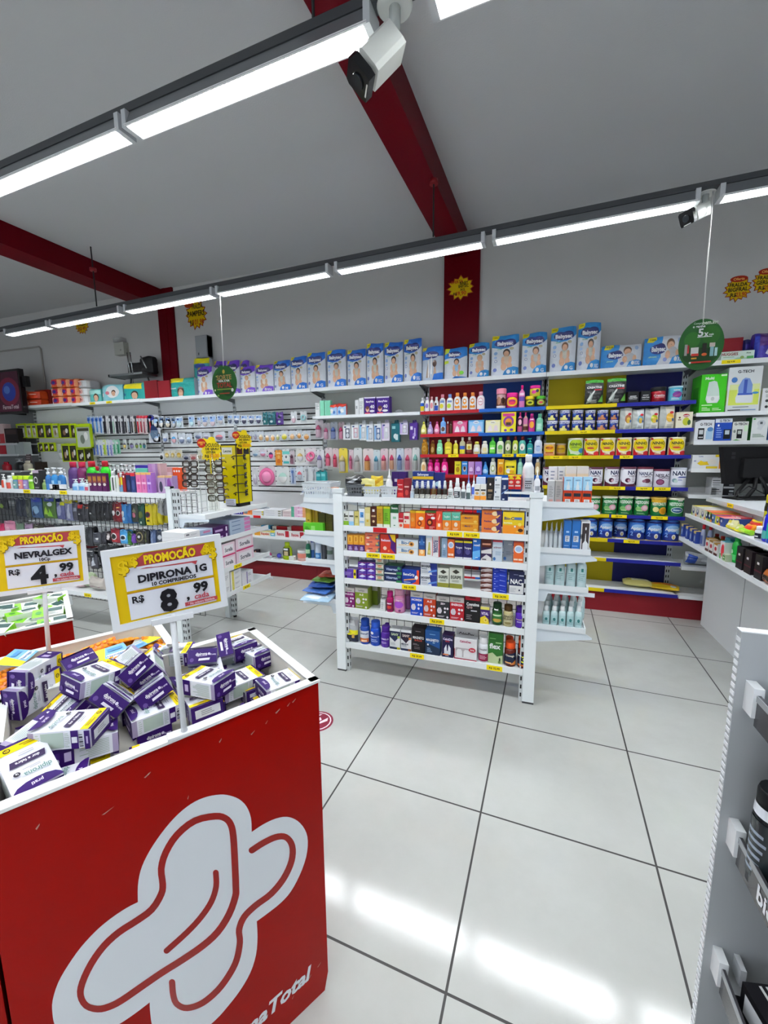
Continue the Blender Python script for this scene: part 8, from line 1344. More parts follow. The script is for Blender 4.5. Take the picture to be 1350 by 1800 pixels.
def stroke_mb(m, pts, w, closed, col, k):
 n = len(pts); L = []; Rr = []
 for i in range(n):
  a = Vector(pts[i - 1] if i > 0 or closed else pts[i]); b = Vector(pts[(i + 1) % n] if i < n - 1 or closed else pts[i])
  d = (b - a).normalized(); nn = Vector((-d.y, d.x)); p = Vector(pts[i])
  L.append(p + nn * w / 2); Rr.append(p - nn * w / 2)
 vs = []
 for p in L + Rr: s, z = front_sz(p.x / 2.25, 1380 + p.y / 2.25); vs.append((s, .0006 + k, z))
 m.add(vs, [(i, (i + 1) % n, n + (i + 1) % n, n + i) for i in range(n if closed else n - 1)], col)
 if not closed:
  for p in (pts[0], pts[-1]):
   c = [front_sz((p[0] + w / 2 * math.cos(a)) / 2.25, 1380 / 1 + (p[1] + w / 2 * math.sin(a)) / 2.25) for a in [2 * math.pi * i / 14 for i in range(14)]]
   m.add([(s, .0006 + k, z) for s, z in c], [tuple(range(14))], col)
em = MB()
op = lx(outl)
em.add([(s, .0006, z) for s, z in op], poly_tris(op), '#cdd1d6')
stroke_mb(em, strokeA, 27, True, '#8a0400', .0004); stroke_mb(em, strokeB, 23, False, '#8a0400', .0004); stroke_mb(em, strokeC, 25, False, '#8a0400', .0004)
# lettering
p1 = front_sz(548, 1716); p0 = front_sz(430, 1793)
vs, fs, tw, tt = text_tris('FarmaTotal', .035, .25)
hgt = .041; sc = hgt / tt * .95
em.add([(p1[0] + (tw - x) * sc, .0008, p1[1] + y * sc) for x, y in vs], [f for f in fs], '#cdd1d6')
for s, z, l, q in ((.1, .86, .012, .003), (.13, .845, .006, .002), (.16, .835, .01, .002), (.23, .85, .006, .003), (.06, .868, .01, .002), (.075, .864, .008, .0015), (.36, .845, .012, .002), (.42, .81, .02, .001), (.02, .1, .012, .002), (.05, .09, .008, .003), (.1, .075, .006, .002), (.3, .76, .003, .003), (.52, .84, .006, .003)):
 em.add([(s, .0005, z), (s + l, .0005, z - .006), (s + l * .8, .0005, z - .006 - q), (s + .1 * l, .0005, z - q)], [(0, 1, 2, 3)], '#b08c80')
em_me = em.mesh('emblem'); em_me.materials.append(MAT['gloss'])
ob = obj('emblem', em_me, None, fA)
binL, fL = bin_('display_bin', 'second red display bin continuing left of the foreground bin', .592, 1.18, 0, .392)
e2 = obj('emblem', em_me, None, fL)
binO, fO = bin_('display_bin', 'cream display bin of orange blister packs behind the purple boxes', .215, 1.25, .398, .652, front=False, inner='#d8d2c4', floor_z=.85)
obj('screw', MB().lathe([(.004, 0), (.004, .002)], 'bk', 10, T=Matrix.Translation((.33, -.2335, .855)) @ Matrix.Rotation(-math.pi / 2, 4, 'X')), 'matte', binO)
# bin of green boxes further back
ga, gb_ = P(127, 1087, z=.89), P(98, 1043, z=.89)
gdir = Vector((-.515, -.857, 0)); gt = Vector((-.857, .515, 0))
gw, gdp = .62, (gb_ - ga).to_2d().length
o = empty('display_bin', (ga.x, ga.y, 0), math.atan2(gdir.y, gdir.x)); tag(o, 'red rimmed display bin of green and white boxes at left', 'display bin')
th = .014
obj('front_panel', MB().box(0, gw, -th, 0, 0, .884, '#8e100c'), redlam, o)
obj('side_panel', MB().box(0, th, -gdp, -th, 0, .884, '#c8c8c4'), 'matte', o); obj('side_panel', MB().box(gw - th, gw, -gdp, -th, 0, .884, '#c8c8c4'), 'matte', o)
obj('back_panel', MB().box(0, gw, -gdp - th, -gdp, 0, .884, '#c8c8c4'), 'matte', o)
obj('tray', MB().box(th, gw - th, -gdp, -th, .82, .83, '#d8d8d4'), 'matte', o)
obj('rim', MB().box(-.003, gw, -th, .003, .884, .89, '#e0e0de').box(-.003, gw, -gdp - th, -gdp + .003, .884, .89, '#e0e0de').box(-.003, th, -gdp, 0, .884, .89, '#e0e0de'), 'matte', o)
GO = Vector((ga.x, ga.y, 0))
gbx = None; rnd = random.Random(11)
gspots = [(.05 + .075 * i + rnd.uniform(-.012, .012), .05 + .062 * j + rnd.uniform(-.01, .01)) for i in range(7) for j in range(5)]
gm = carton(.085, .022, .05, '#dfe4dc', ['p 0 0 .5 0 .34 1 0 1 #7cc024', 'r .5 .5 .95 .9 #2c4c48', 'l .5 .1 .9 .4 3 #8c9490', 'e .2 .5 .1 .2 #3c8c2c'], '#8ccc30', '#e2e4e2', ['r 0 .2 1 .8 #74b820'])
for i, (s, t) in enumerate(gspots):
 p = GO + gdir * s + gt * t
 lb = 'green and white medicine box in the left bin, %s row' % ('near', 'second', 'third', 'fourth', 'far')[i % 5]
 if gbx is None: gbx = thing('medicine_box', 'box', lb, gm, 'paper', (), (0, 0, 0), 0, 'green medicine boxes in the left bin'); o = gbx
 else: o = clone(gbx, (0, 0, 0), lb)
 tilt = rnd.choice((-90, -75, -62, -100)); yaw = math.atan2(ET.y, ET.x) - math.pi / 2 + rnd.uniform(-.7, .7)
 R = Matrix.Rotation(yaw, 3, 'Z') @ Matrix.Rotation(math.radians(tilt), 3, 'X') @ Matrix.Rotation(rnd.uniform(-.1, .1), 3, 'Y')
 o.rotation_euler = R.to_euler(); c = R @ Vector((0, 0, .025))
 o.location = (p.x - c.x, p.y - c.y, .862 + .02 * (i % 3 == 1) + rnd.uniform(0, .01) - c.z + .0)
# ------------------------------------------------------------------ purple and white boxes (A end carries the purple arc, Y end the yellow band)
BA, BB, BH = .106, .068, .036
def dipi_mb():
 m = MB().box(-BA / 2, BA / 2, -BB / 2, BB / 2, -BH / 2, BH / 2, '#dcdde6')
 m.v = m.v; PU = '#2d0c5c'
 top = ['r 0 0 1 .045 ' + PU, 'r 0 .045 1 .175 #ecd000', 'e .77 .11 .075 .042 #26220c', 'e .77 .11 .05 .027 #ecd000', 't .775 .11 .04 .1 #26220c G', 'l .12 .07 .6 .14 2 #7c6c0c', 'p .1 .37 .82 .37 .86 .49 .14 .49 #36284c', 't .48 .43 .05 .56 wh dor e febre', 'l .3 .25 .7 .32 2 #a8a8b0', 't .38 .7 .085 .56 #6c8c88 dipirona', 'e .78 .63 .07 .04 #2c2834', 't .78 .63 .03 .1 wh 1g', 'l .3 .58 .66 .63 2 #9c9ca8', 'p 0 .84 .1 .87 .3 .9 .5 .91 .7 .9 .9 .87 1 .84 1 1 0 1 ' + PU, 't .5 .96 .05 .34 #d8d0e4 prati']
 top[-2] = 'p 0 1 .03 .94 .12 .88 .3 .84 .5 .83 .7 .84 .88 .88 .97 .94 1 1 ' + PU; top[-1] = 't .5 .92 .06 .34 #d8d0e4 prati'
 mid = ['p .0 0 1 0 1 .06 0 .06 ' + PU] + top[1:]
 m.art(top, BB, BA, lambda s, t, k: (BA / 2 - t * BA, -BB / 2 + s * BB, BH / 2 + k))
 m.art(top, BB, BA, lambda s, t, k: (BA / 2 - t * BA, BB / 2 - s * BB, -BH / 2 - k))
 endA = ['r 0 0 1 1 ' + PU, 't .46 .66 .22 .4 wh dipirona', 'e .72 .62 .045 .09 #d8d0e4', 'r .3 .48 .66 .52 #a898c0', 'p .36 .18 .74 .18 .76 .34 .38 .34 #e4e0ec', 'e .14 .26 .07 .14 #5c4484', 't .86 .56 .12 .2 #d8d0e4 10 comp']
 m.art(endA, BB, BH, lambda s, t, k: (-BA / 2 - k, BB / 2 - s * BB, -BH / 2 + t * BH))
 endY = ['r 0 0 1 1 ' + PU, 'r .12 .24 .9 .76 #d4d6da', 'l .3 .34 .7 .68 3 #8c8c94']
 m.art(endY, BB, BH, lambda s, t, k: (BA / 2 + k, -BB / 2 + s * BB, -BH / 2 + t * BH))
 side = ['r 0 0 .09 1 #9c90b0', 'r .2 .1 .56 .92 #a9b8ae', 'l .12 .1 .18 .9 6 #b8c4bc', 'l .58 .1 .66 .9 8 #a9b8ae', 'r .68 0 .8 1 ' + PU, 'r .695 .34 .785 .66 #d8d8e0', 'r .82 .12 .88 .18 #3c3c44', 'r .82 .24 .88 .28 #3c3c44', 'r .82 .34 .88 .44 #3c3c44', 'r .82 .5 .88 .53 #3c3c44', 'r .82 .6 .88 .7 #3c3c44', 'r .82 .78 .88 .82 #3c3c44', 'r .91 0 1 1 ' + PU, 'r .94 .3 .97 .7 #b8a8d0']
 m.art(side, BA, BH, lambda s, t, k: (-BA / 2 + s * BA, -BB / 2 - k, -BH / 2 + t * BH))
 side2 = ['r 0 0 .09 1 #9c90b0', 'l .14 .1 .6 .9 9 #a9b8ae', 'r .66 0 1 1 ' + PU, 'e .9 .5 .035 .18 #dcdce4', 'r .7 .26 .8 .72 #b8a8d0', 'r .86 .2 .94 .8 #3c1c6c', 'e .9 .36 .03 .14 #dcdce4']
 m.art(side2, BA, BH, lambda s, t, k: (-BA / 2 + s * BA, BB / 2 + k, -BH / 2 + t * BH))
 return m
DM = dipi_mb().mesh('medicine_box'); DM.materials.append(MAT['paper'])
def dipi(label, loc, R):
 o = link(D.objects.new('medicine_box', DM)); tag(o, label, 'box', 'purple and white medicine boxes in the bin')
 o.rotation_euler = R.to_euler(); o.location = loc; return o
def rv(x, y, z): v = Vector((x, y, z)); return Matrix.Rotation(v.length, 3, v.normalized())
for lb, p in (('medicine box lying topmost at the left front, yellow band to the right', (-.8106, .4858, .9083, -.0336, .0028, .4725)), ('medicine box under the topmost left box, purple oval at its left end', (-.8035, .505, .8649, -.1106, .39, 4.0341)), ('medicine box lying topmost right of the sign pole, purple end to the right', (-.6938, .7144, .8983, .0601, -.0678, -3.1625)), ('medicine box at the front rim left of the sign pole base, purple arc at left', (-.7666, .6318, .8578, -.0222, -.03, -5.19)),
 ('medicine box right of the pole with lilac far corner and yellow band', (-.6816, .8087, .8446, .0085, .0428, 1.1246)), ('medicine box by the right wall with purple end facing the front', (-.7137, .9273, .8604, .1269, -.0309, -3.5625)), ('medicine box in the far right corner, purple arc towards the front', (-.7778, .9254, .8744, -.0985, .0249, 2.7182)),
 ('tilted medicine box showing purple end, upper left of three', (-.8924, .6793, .9099, .8702, .6914, -3.2326)), ('tilted medicine box showing purple end, middle of three', (-.8808, .7126, .8978, .3322, 1.1096, -3.6102)), ('tilted medicine box showing purple end, lower right of three', (-.8056, .665, .8861, -.5758, -.4395, 2.4415)), ('tilted medicine box with large purple end, in the middle of the pile', (-.8395, .5963, .9009, -.0326, 1.0461, 1.9928)),
 ('medicine box leaning purple end up, beside the orange blisters', (-1.0615, .6697, .8819, -1.4381, .0597, 2.5039)), ('white medicine box with purple arc at left below the purple top box', (-.9037, .6035, .9321, -.0279, .1803, 1.4982)), ('medicine box standing on its side at the far left, in front of another', (-1.0643, .5812, .9209, 1.0124, 1.5329, 1.3768)), ('medicine box at the front rim with wide purple end and white label', (-.7004, .6994, .8542, -.0208, -.123, -.5738)),
 ('tilted medicine box with barcode side up behind the three purple ends', (-.9458, .6864, .9022, .7106, -.5086, -1.2386)), ('medicine box lying behind the topmost right one, brand upright', (-.7443, .7739, .8699, -.0128, .1189, -.7268)), ('medicine box standing on edge beside the one with upright brand', (-.7939, .8974, .8683, .1087, -3.4649, -2.5871))):
 dipi(lb, p[:3], rv(*p[3:]))
def dflat(label, a, y, zt, roll=0, pitch=0):
 pa, py_ = P(a[0], a[1], z=zt), P(y[0], y[1], z=zt); c = (pa + py_) / 2; yaw = math.atan2(py_.y - pa.y, py_.x - pa.x)
 hh = BH / 2 if abs(roll) < .5 or abs(roll) > 2.6 else BB / 2
 dipi(label, (c.x, c.y, zt - hh), Matrix.Rotation(yaw, 3, 'Z') @ Matrix.Rotation(pitch, 3, 'Y') @ Matrix.Rotation(roll, 3, 'X'))
dflat('medicine box by the right front corner with yellow band to the right', (466, 1203), (521, 1182), .878)
dflat('medicine box at far left front with yellow band at its back edge', (64, 1358), (31, 1318), .9, 0, -.42)
dflat('white medicine box along the front rim at far left', (146, 1358), (26, 1396), .868)
dflat('medicine box at the back right of the pole top, purple arc at left', (270, 1143), (331, 1138), .892)
dflat('medicine box standing on its side at the far left, behind another', (20, 1213), (92, 1173), .925, math.pi / 2)
dflat('medicine box standing on its side by the left wall under the topmost box', (12, 1308), (85, 1252), .905, math.pi / 2 + .3)
dflat('medicine box leaning at the back with its large band upside down', (357, 1172), (357, 1136), .902, .1, .75)
dflat('medicine box half hidden near the middle, yellow band up', (140, 1245), (100, 1200), .91, -.6)
# lower layer of the heap
rnd = random.Random(5)
fill = [(.07, .08), (.09, .2), (.08, .32), (.2, .07), (.21, .19), (.2, .31), (.33, .07), (.33, .19), (.34, .31), (.45, .07), (.46, .19), (.45, .31), (.53, .13), (.53, .28)]
for i, (s, t) in enumerate(fill):
 p = BT_ @ Vector((s, t, 0)); yaw = math.radians(rnd.choice((58, 148, 238, 328))) + rnd.uniform(-.12, .12)
 lb = 'medicine box at the bottom of the heap, %s the %s' % (('along', 'midway from', 'behind')[0 if t < .12 else (1 if t < .25 else 2)], 'front rim')
 dipi(lb, (p.x, p.y, .8205), Matrix.Rotation(yaw, 3, 'Z') @ Matrix.Rotation(rnd.choice((0, math.pi)), 3, 'X'))
# ------------------------------------------------------------------ orange blister packs
def blister_mb(seed):
 w, h = .085, .05; m = MB()
 m.prism([(-w / 2 + .004, -h / 2), (w / 2 - .004, -h / 2), (w / 2, -h / 2 + .004), (w / 2, h / 2 - .004), (w / 2 - .004, h / 2), (-w / 2 + .004, h / 2), (-w / 2, h / 2 - .004), (-w / 2, -h / 2 + .004)], 0, .0012, '#c86408')
 b = MB()
 for i in range(5):
  for j in range(2):
   b.lathe([(.0068, .001), (.0064, .0035), (.004, .0052), (.0008, .0056)], '#e89010', 10, 1, 1.35, T=Matrix.Translation((-w / 2 + .0125 + i * .015, -.012 + j * .024, 0)), caps=False)
 return m, b
bm, bb = blister_mb(0); bm = bm.mesh('blister_pack'); bb = bb.mesh('pills'); bm.materials.append(MAT['gloss']); bb.materials.append(MAT['gloss'])
cm = carton(.09, .0015, .055, '#78b0d4', ['p 0 0 .3 0 .5 1 0 1 #e4d028', 'r .4 .1 .95 .4 #d8e0e4', 't .66 .26 .14 .5 #2c5c98 Nevralgex', 'r .5 .6 .9 .8 #4c8cc0']).mesh('leaflet_card'); cm.materials.append(MAT['paper'])
rnd = random.Random(21); nb = 0
proto = None
for i in range(15):
 for j in range(3):
  s = .25 + i * .066 + rnd.uniform(-.02, .02); t = .43 + j * .075 + rnd.uniform(-.015, .015); p = BT_ @ Vector((s, t, 0))
  z = .846 + .004 * rnd.randint(0, 4) + .02 * (2 - j) * .3
  card = rnd.random() < .13
  yaw = rnd.uniform(0, 6.28)
  if i < 1 and j > 1: continue
  if card:
   o = link(D.objects.new('leaflet_card', cm)); tag(o, 'blue and yellow medicine card among the orange blisters, %s row' % ('near', 'middle', 'far')[j], 'card', 'medicine cards among the blisters')
   o.rotation_euler = (Matrix.Rotation(yaw, 3, 'Z') @ Matrix.Rotation(-math.pi / 2 + rnd.uniform(.1, .35), 3, 'X')).to_euler(); o.location = (p.x, p.y, z + .03)
  else:
   lb = 'orange blister pack of round pills in the cream bin, %s row' % ('near', 'middle', 'far')[j]
   if proto is None:
    o = link(D.objects.new('blister_pack', bm)); q = link(D.objects.new('pills', bb)); q.parent = o; proto = o; tag(o, lb, 'blister pack', 'orange blister packs')
   else: o = clone(proto, (0, 0, 0), lb)
   o.rotation_euler = (rnd.uniform(-.25, .25), rnd.uniform(-.2, .2), yaw); o.location = (p.x, p.y, z + .02)
for i in range(18):      # a second layer on the heap
 s = .27 + i * .055 + rnd.uniform(-.02, .02); t = .455 + rnd.uniform(0, .13); p = BT_ @ Vector((s, t, 0))
 o = clone(proto, (p.x, p.y, .884 + rnd.uniform(0, .008)), 'orange blister pack on top of the heap in the cream bin'); o.rotation_euler = (rnd.uniform(-.4, .2), rnd.uniform(-.3, .3), rnd.uniform(0, 6.28))
# ------------------------------------------------------------------ promotion signs on poles
def promo(label, c, yaw, roll, w, h, l1, l2, price, base, red='#b3444c'):
 o = empty('promotion_sign', base); tag(o, label, 'price sign', 'promotion signs on poles')
 R = Matrix.Rotation(yaw, 4, 'Z') @ Matrix.Rotation(-roll, 4, 'Y'); off = Vector(c) - Vector(base)
 T = Matrix.Translation(off) @ R
 fr = MB(); b = .012
 for q in ((-w / 2, w / 2, h / 2 - b, h / 2), (-w / 2, w / 2, -h / 2, -h / 2 + b), (-w / 2, -w / 2 + b, -h / 2 + b, h / 2 - b), (w / 2 - b, w / 2, -h / 2 + b, h / 2 - b)): fr.box(q[0], q[1], -.004, .006, q[2], q[3], '#dfe1e6', T)
 fr.box(-w / 2, w / 2, .003, .006, -h / 2, h / 2, '#d8dade', T)
 obj('frame', fr, 'gloss', o)
 W, H = w - 2 * b, h - 2 * b
 cd = MB().box(-W / 2, W / 2, -.001, .002, -H / 2, H / 2, '#dcb800', T)
 dol = lambda x, y, s: ['e %.3f %.3f %.3f %.3f #8c6c00' % (x, y, s * .55, s * .8), 't %.3f %.3f %.3f %.3f #e0bc10 S' % (x, y, s * 1.5, s * 1.2), 'r %.3f %.3f %.3f %.3f #e0bc10' % (x - .008, y - s, x + .008, y + s)]
 dol = lambda x, y, s: ['t %.3f %.3f %.3f %.3f #7c5c00 $' % (x + .004, y - .006, s * 2.3, s * 1.9), 't %.3f %.3f %.3f %.3f #e6c414 $' % (x, y, s * 2.15, s * 1.7)]
 art = ['p .2 .74 .3 .76 .88 .74 .84 .86 .9 .98 .3 .98 .22 .9 ' + red, 'r .1 .46 .95 .76 #dcdde6', 'p .1 .70 .2 .74 .3 .77 .55 .73 .74 .72 .78 .68 .8 .76 .95 .76 .95 .8 .1 .8 #dcdde6', 'p .24 .76 .8 .74 .78 .68 .74 .72 .55 .73 .3 .77 ' + red, 'r .1 .03 .95 .42 #dcdde6', 'r .095 .425 .955 .432 #b06040', 'p .1 .435 .955 .435 .955 .45 .1 .45 #c8a400',
  't .545 .885 .13 .5 #7c5400 PROMOÇÃO', 'T .54 .89 .125 .5 #e8c818 PROMOÇÃO', 'T .55 .62 .11 .68 #1c1a22 ' + l1, 'T .55 .51 .055 .5 #2c2a32 ' + l2,
  't .19 .33 .1 .14 #1c1a22 R$', 'T .47 .225 .33 .26 #16141a ' + price, 't .66 .25 .16 .05 #16141a ,', 'T .8 .325 .15 .24 #16141a 99', 't .8 .19 .085 .24 #b03848 cada', 'r .62 .065 .96 .125 #b3444c', 't .79 .095 .035 .28 #e0c8cc * No cadastro fidelidade'] + dol(.1, .84, .085) + dol(.2, .9, .06) + dol(.9, .92, .06) + dol(.96, .84, .075)
 cd.art(art, W, H, lambda a, b_, k: tuple(T @ Vector((-W / 2 + a * W, -.0012 - k, -H / 2 + b_ * H))))
 obj('price_card', cd, 'paper', o)
 zb_ = off.z - h / 2
 obj('pole', MB().tube([(0, 0, .004), (off.x * .5, off.y * .5, zb_ * .6), (off.x, off.y, zb_ + .01)], .0055, '#d0d2d6', 10).box(-.035, .035, -.008, .008, zb_ - .004, zb_ + .006, '#dcdee2', Matrix.Translation((off.x, off.y, 0)) @ Matrix.Rotation(yaw, 4, 'Z')), 'gloss', o)
 obj('foot', MB().box(-.03, .03, -.011, .011, 0, .005, '#d8dade', Matrix.Rotation(yaw, 4, 'Z')), 'gloss', o)
promo('yellow promotion sign priced 8,99 on a pole at the front bin', (-.6217, .5668, 1.1969), .925, .0408, .1943, .1472, 'DIPIRONA 1G', '10 COMPRIMIDOS', '8', (-.612, .563, RIM))
promo('yellow promotion sign priced 4,99 on a pole, cut by left photo edge', (-1.2182, .7087, 1.1547), .973, -.021, .1995, .1682, 'NEVRALGEX', '10Cp', '4', (-1.2245, .701, .851))
# ------------------------------------------------------------------ display rack at right
rk = empty('display_rack', (.385, .9, 0)); tag(rk, 'white display rack with dark trays at the right photo edge', 'display rack')
obj('side_panel', MB().box(0, .6, 0, .018, 0, 1.094, '#a2a6a8').box(-.001, .6, -.001, .019, 1.094, 1.096, '#dfe2e4'), 'matte', rk)  # panel grey darkened to paint its shade, turned away from the lamps
edge = MB()
for i in range(70): edge.box(-.0015, 0, .002, .016, .01 + i * .0154, .01 + i * .0154 + .008, '#dfe2e4')
obj('edge_trim', edge, 'matte', rk)
obj('back_panel', MB().box(.58, .6, -1.3, 0, 0, 1.09, '#b8bcc0'), 'matte', rk)
TZ = [.99, .7, .4, .1]
for i, z in enumerate(TZ):
 t_ = obj('tray', MB().box(.025, .58, -1.3, -.03, z - .06, z - .052, '#26262a').box(.02, .025, -1.3, -.03, z - .06, z, '#3a3a3e').box(.0185, .02, -1.3, -.03, z - .012, z, '#8c9094'), 'gloss', rk)
 obj('clip', MB().box(.014, .03, -.032, 0, z - .045, z + .012, '#dfe2e4').box(.05, .06, -.03, 0, z - .03, z + .008, '#c8ccd0'), 'gloss', t_)
 lab = MB(); lw = .3
 lab.art(['t .5 .5 .7 .96 #d8dce0 bio performance' if i else 't .5 .5 .7 .96 #d8dce0 Chronos'], lw, .045, lambda a, b, k: (.0196 - k, -.1 - a * lw, z - .055 + b * .045))
 obj('lettering', lab, 'matte', t_)
for j in range(3):
 for i, dx in enumerate((.07, .15)):
  y = .9 - .07 - j * .075; c = '#161c20' if i == 0 else '#1a1e44'
  b_, cp = bottle('aero', .062, .19, c, '#0c1014', ['r .1 .1 .9 .7 ' + ('#242c30' if i == 0 else '#24285c'), 'l .2 .14 .8 .6 6 #8c98a8', 'r .1 .74 .9 .84 #d8dce4'])
  thing('bottle', 'bottle', 'dark cosmetic bottle on middle rack tray, %s row from panel' % ORD[j] + (', aisle side' if i == 0 else ', inner side'), b_, 'gloss', [('cap', cp, 'matte')], (.365 + dx, y, TZ[1] - .051), -1.2)
  if j < 2:
   b_, cp = bottle('shampoo', .06, .15, '#d0d4e0', '#c8ccd8', ['r .1 .2 .9 .3 #3c3c90'])
   thing('bottle', 'bottle', 'white cosmetic bottle on upper rack tray, %s row from panel' % ORD[j] + (', aisle side' if i == 0 else ', inner side'), b_, 'gloss', [('cap', cp, 'matte')], (.385 + dx + .02, y, TZ[0] - .051), -1.2)
for j in range(2):
 thing('carton', 'box', 'black and white cosmetic box on the low rack tray, ' + ('next to the panel' if j == 0 else 'further from the panel'), carton(.1, .07, .07, '#141418', ['r .1 .2 .9 .8 #c8ccd0'], '#b8b8bc', '#18181c', (), ['r .5 .2 .9 .8 #c0c4c8', 'r .56 .3 .84 .7 #3c3c44', 'l .05 .3 .4 .8 3 #d8dcdc']), 'paper', (), (.385 + .085, .9 - .1 - j * .125, TZ[2] - .051), -1.35)
# floor sticker peeking from behind the bin
p = P(558, 1268, z=.0)
fs_ = MB().lathe([(.085, 0), (.085, .0012)], '#7c1834', 36)
fs_.art(['e .5 .5 .44 .44 #e0d4d8', 'e .5 .5 .4 .4 #7c1834', 'p .3 .2 .5 .7 .6 .6 .4 .2 #e0d4d8', 'p .55 .3 .8 .6 .75 .75 .6 .5 #e0d4d8', 'p .2 .5 .4 .8 .5 .85 .3 .5 #e0d4d8'], .17, .17, lambda a, b, k: (-.085 + a * .17, -.085 + b * .17, .0013 + k))
thing('floor_sticker', 'sticker', 'round maroon floor sticker beside the red bin', fs_, 'paper', (), (p.x, p.y, .0002))
# ================================================================== COUNTER AT RIGHT, WALL AND CEILING THINGS
CX = 1.395
ct = empty('sales_counter', (CX, 0, 0)); tag(ct, 'white sales counter with two display ledges at right', 'counter')
obj('front_panel', MB().box(0, .02, .6, 3.925, 0, 1.02, '#dcdfe2').box(-.0012, .0, 3.298, 3.303, 0, 1.0, '#8c9094'), 'matte', ct)
obj('end_panel', MB().box(.02, .7, 3.905, 3.925, 0, 1.02, '#dcdfe2'), 'matte', ct)
yE = 3.88
e1 = P(1194, 943, y=yE); e2 = P(1205, 902.5, y=yE); e3 = P(1241.7, 874, y=yE)
xl1, zl1, xl2, zl2, xt, ztp = e1.x, e1.z, e2.x, e2.z, e3.x, e3.z
slope1 = None
obj('ledge', MB().box(xl1 - CX, .02, .6, yE, zl1 - .022, zl1, '#d4d8dc').box(xl1 - CX - .002, xl1 - CX, .6, yE, zl1 - .026, zl1 + .004, '#e0e3e6'), 'matte', ct)
obj('ledge', MB().box(xl2 - CX, .02, .6, yE, zl2 - .018, zl2, '#d4d8dc').box(xl2 - CX - .002, xl2 - CX, .6, yE, zl2 - .022, zl2 + .003, '#e0e3e6'), 'matte', ct)
obj('countertop', MB().box(xt - CX, .75, .6, yE, ztp - .03, ztp, '#c8ccd0'), 'matte', ct)
br = MB()
for y in (3.86, 2.6, 1.4): br.box(xl1 - CX + .05, .02, y - .012, y + .003, zl1, zl1 + .0, 'lg').box(-.03, .0, y - .01, y, zl1, ztp - .03, '#c0c4c8')
obj('support', br, 'matte', ct)
tagp = P(1284, 888, x=xt); tg = tagstrip(ct, 0, 0, 0, .09, .03); tg.location = (xt - CX - .001, tagp.y, ztp - .03); tg.rotation_euler = (0, 0, -math.pi / 2)
# goods on the ledges face the aisle (-X)
def led(label, u, v_t, zb, xf, w, d, kind, col, aux, prints=(), h=None, cat=None, name=None, o=None):
 p = P(u, v_t, x=xf); h = h or (p.z - zb)
 if kind == 'box': return thing(name or 'carton', cat or 'box', label, carton(w, d, h, col, prints, o, aux), 'paper', (), (xf + d / 2, p.y, zb), -math.pi / 2)
 if kind in ('pouch', 'pillow'): return thing(name or 'pouch', cat or 'pouch', label, soft(w, d, h, col, prints, POUCH if kind == 'pouch' else PILLOW, .2, .002, int(u)), 'film', (), (xf + d / 2, p.y, zb), -math.pi / 2)
 m, c = bottle(kind, w, h, col, aux, prints, 1 if kind in ('pill', 'aero', 'cone', 'jar') else .6)
 return thing('bottle', 'bottle', label, m, 'gloss', [('cap', c, 'matte')], (xf + d / 2, p.y, zb), -math.pi / 2)
z2 = zl2 + .001; z1 = zl1 + .001; xa = xl2 + .02; xb = xl1 + .02
UL, LL = 'on the upper counter ledge', 'on the lower counter ledge'
for i, (u, v, c, tcol, lb) in enumerate(((1220, 889, '#d8d4c4', '#e0d050', 'cream sweets box with yellow lid'), (1227, 892, '#d4d0c8', '#d8d8d0', 'cream sweets box with dark shield'), (1236, 895, '#d8d0c4', '#d4d4d0', 'white sweets box with orange corner'), (1243, 898, '#c8d0a8', '#d87030', 'small green and orange sweets box'), (1248, 900, '#a8b850', '#c83020', 'green and yellow sweets box'), (1254, 904, '#4c78a8', '#c82838', 'blue and lime sweets box'), (1262, 908, '#d8cc38', '#d02838', 'yellow sweets box'), (1269, 910, '#30488c', '#e0a0a0', 'dark blue sweets box'))):
 led(lb + ' ' + UL, u, v, z2, xa, .075, .16, 'box', c, tcol, ['e .5 .5 .26 .3 #2c3c7c', 'e .5 .6 .14 .16 #e0e0e0', 'r 0 0 .3 .3 ' + ('#e08030' if i % 2 else '#a8c030')])
for i, (u, v, lb) in enumerate(((1278, 905, 'first'), (1288, 907, 'second'), (1298, 909, 'third'))): led('red lidded sweets tin, %s from the far end %s' % (lb, UL), u, v, z2, xa + .09, .07, .07, 'box', '#b8202c', '#e08088', ['r 0 .7 1 1 #d8d0c8', 'r 0 0 1 .2 #e89040'])
for u, v, c, lb in ((1279, 915, '#d8cc40', 'cream and yellow sweet pouch'), (1285, 914, '#dcd8a0', 'pale yellow sweet pouch'), (1294, 922, '#c8d070', 'pale lime sweet pouch')): led(lb + ' ' + UL, u, v, z2, xa, .08, .05, 'pouch', c, c, ['r 0 0 1 .3 #d8c818', 'e .5 .6 .2 .16 #ecead0'])
led('lime green wafer pack ' + UL, 1303, 928, z2, xa, .12, .06, 'pillow', '#8cc820', '#8cc820', ['r .2 .3 .8 .7 #c0e050'])
led('orange and yellow sweets pack ' + UL, 1312, 922, z2, xa + .02, .1, .06, 'pillow', '#e08c18', '#e08c18', ['r .1 .5 .9 .9 #d83c28', 'e .5 .4 .2 .2 #f0d048'])
led('yellow and red sweets pack ' + UL, 1322, 915, z2, xa + .08, .12, .06, 'pillow', '#e8c410', '#e0b010', ['r .0 .6 1 .9 #c82c28', 'e .6 .3 .2 .2 #3c8c30'])
led('white gum jar with dark label ' + UL, 1329, 925, z2, xa, .06, .06, 'pill', '#dfe2e6', '#e4e6e8', ['r 0 .1 1 .5 #1c2434', 'r .2 .2 .8 .3 wh'])
led('bright blue mouthwash bottle ' + UL, 1342, 908, z2, xa, .075, .06, 'shampoo', '#1c20b8', '#1c20a8', ['r .1 .4 .5 .7 #c8d0f0', 'e .6 .2 .3 .12 #58b0a8'], h=.2)
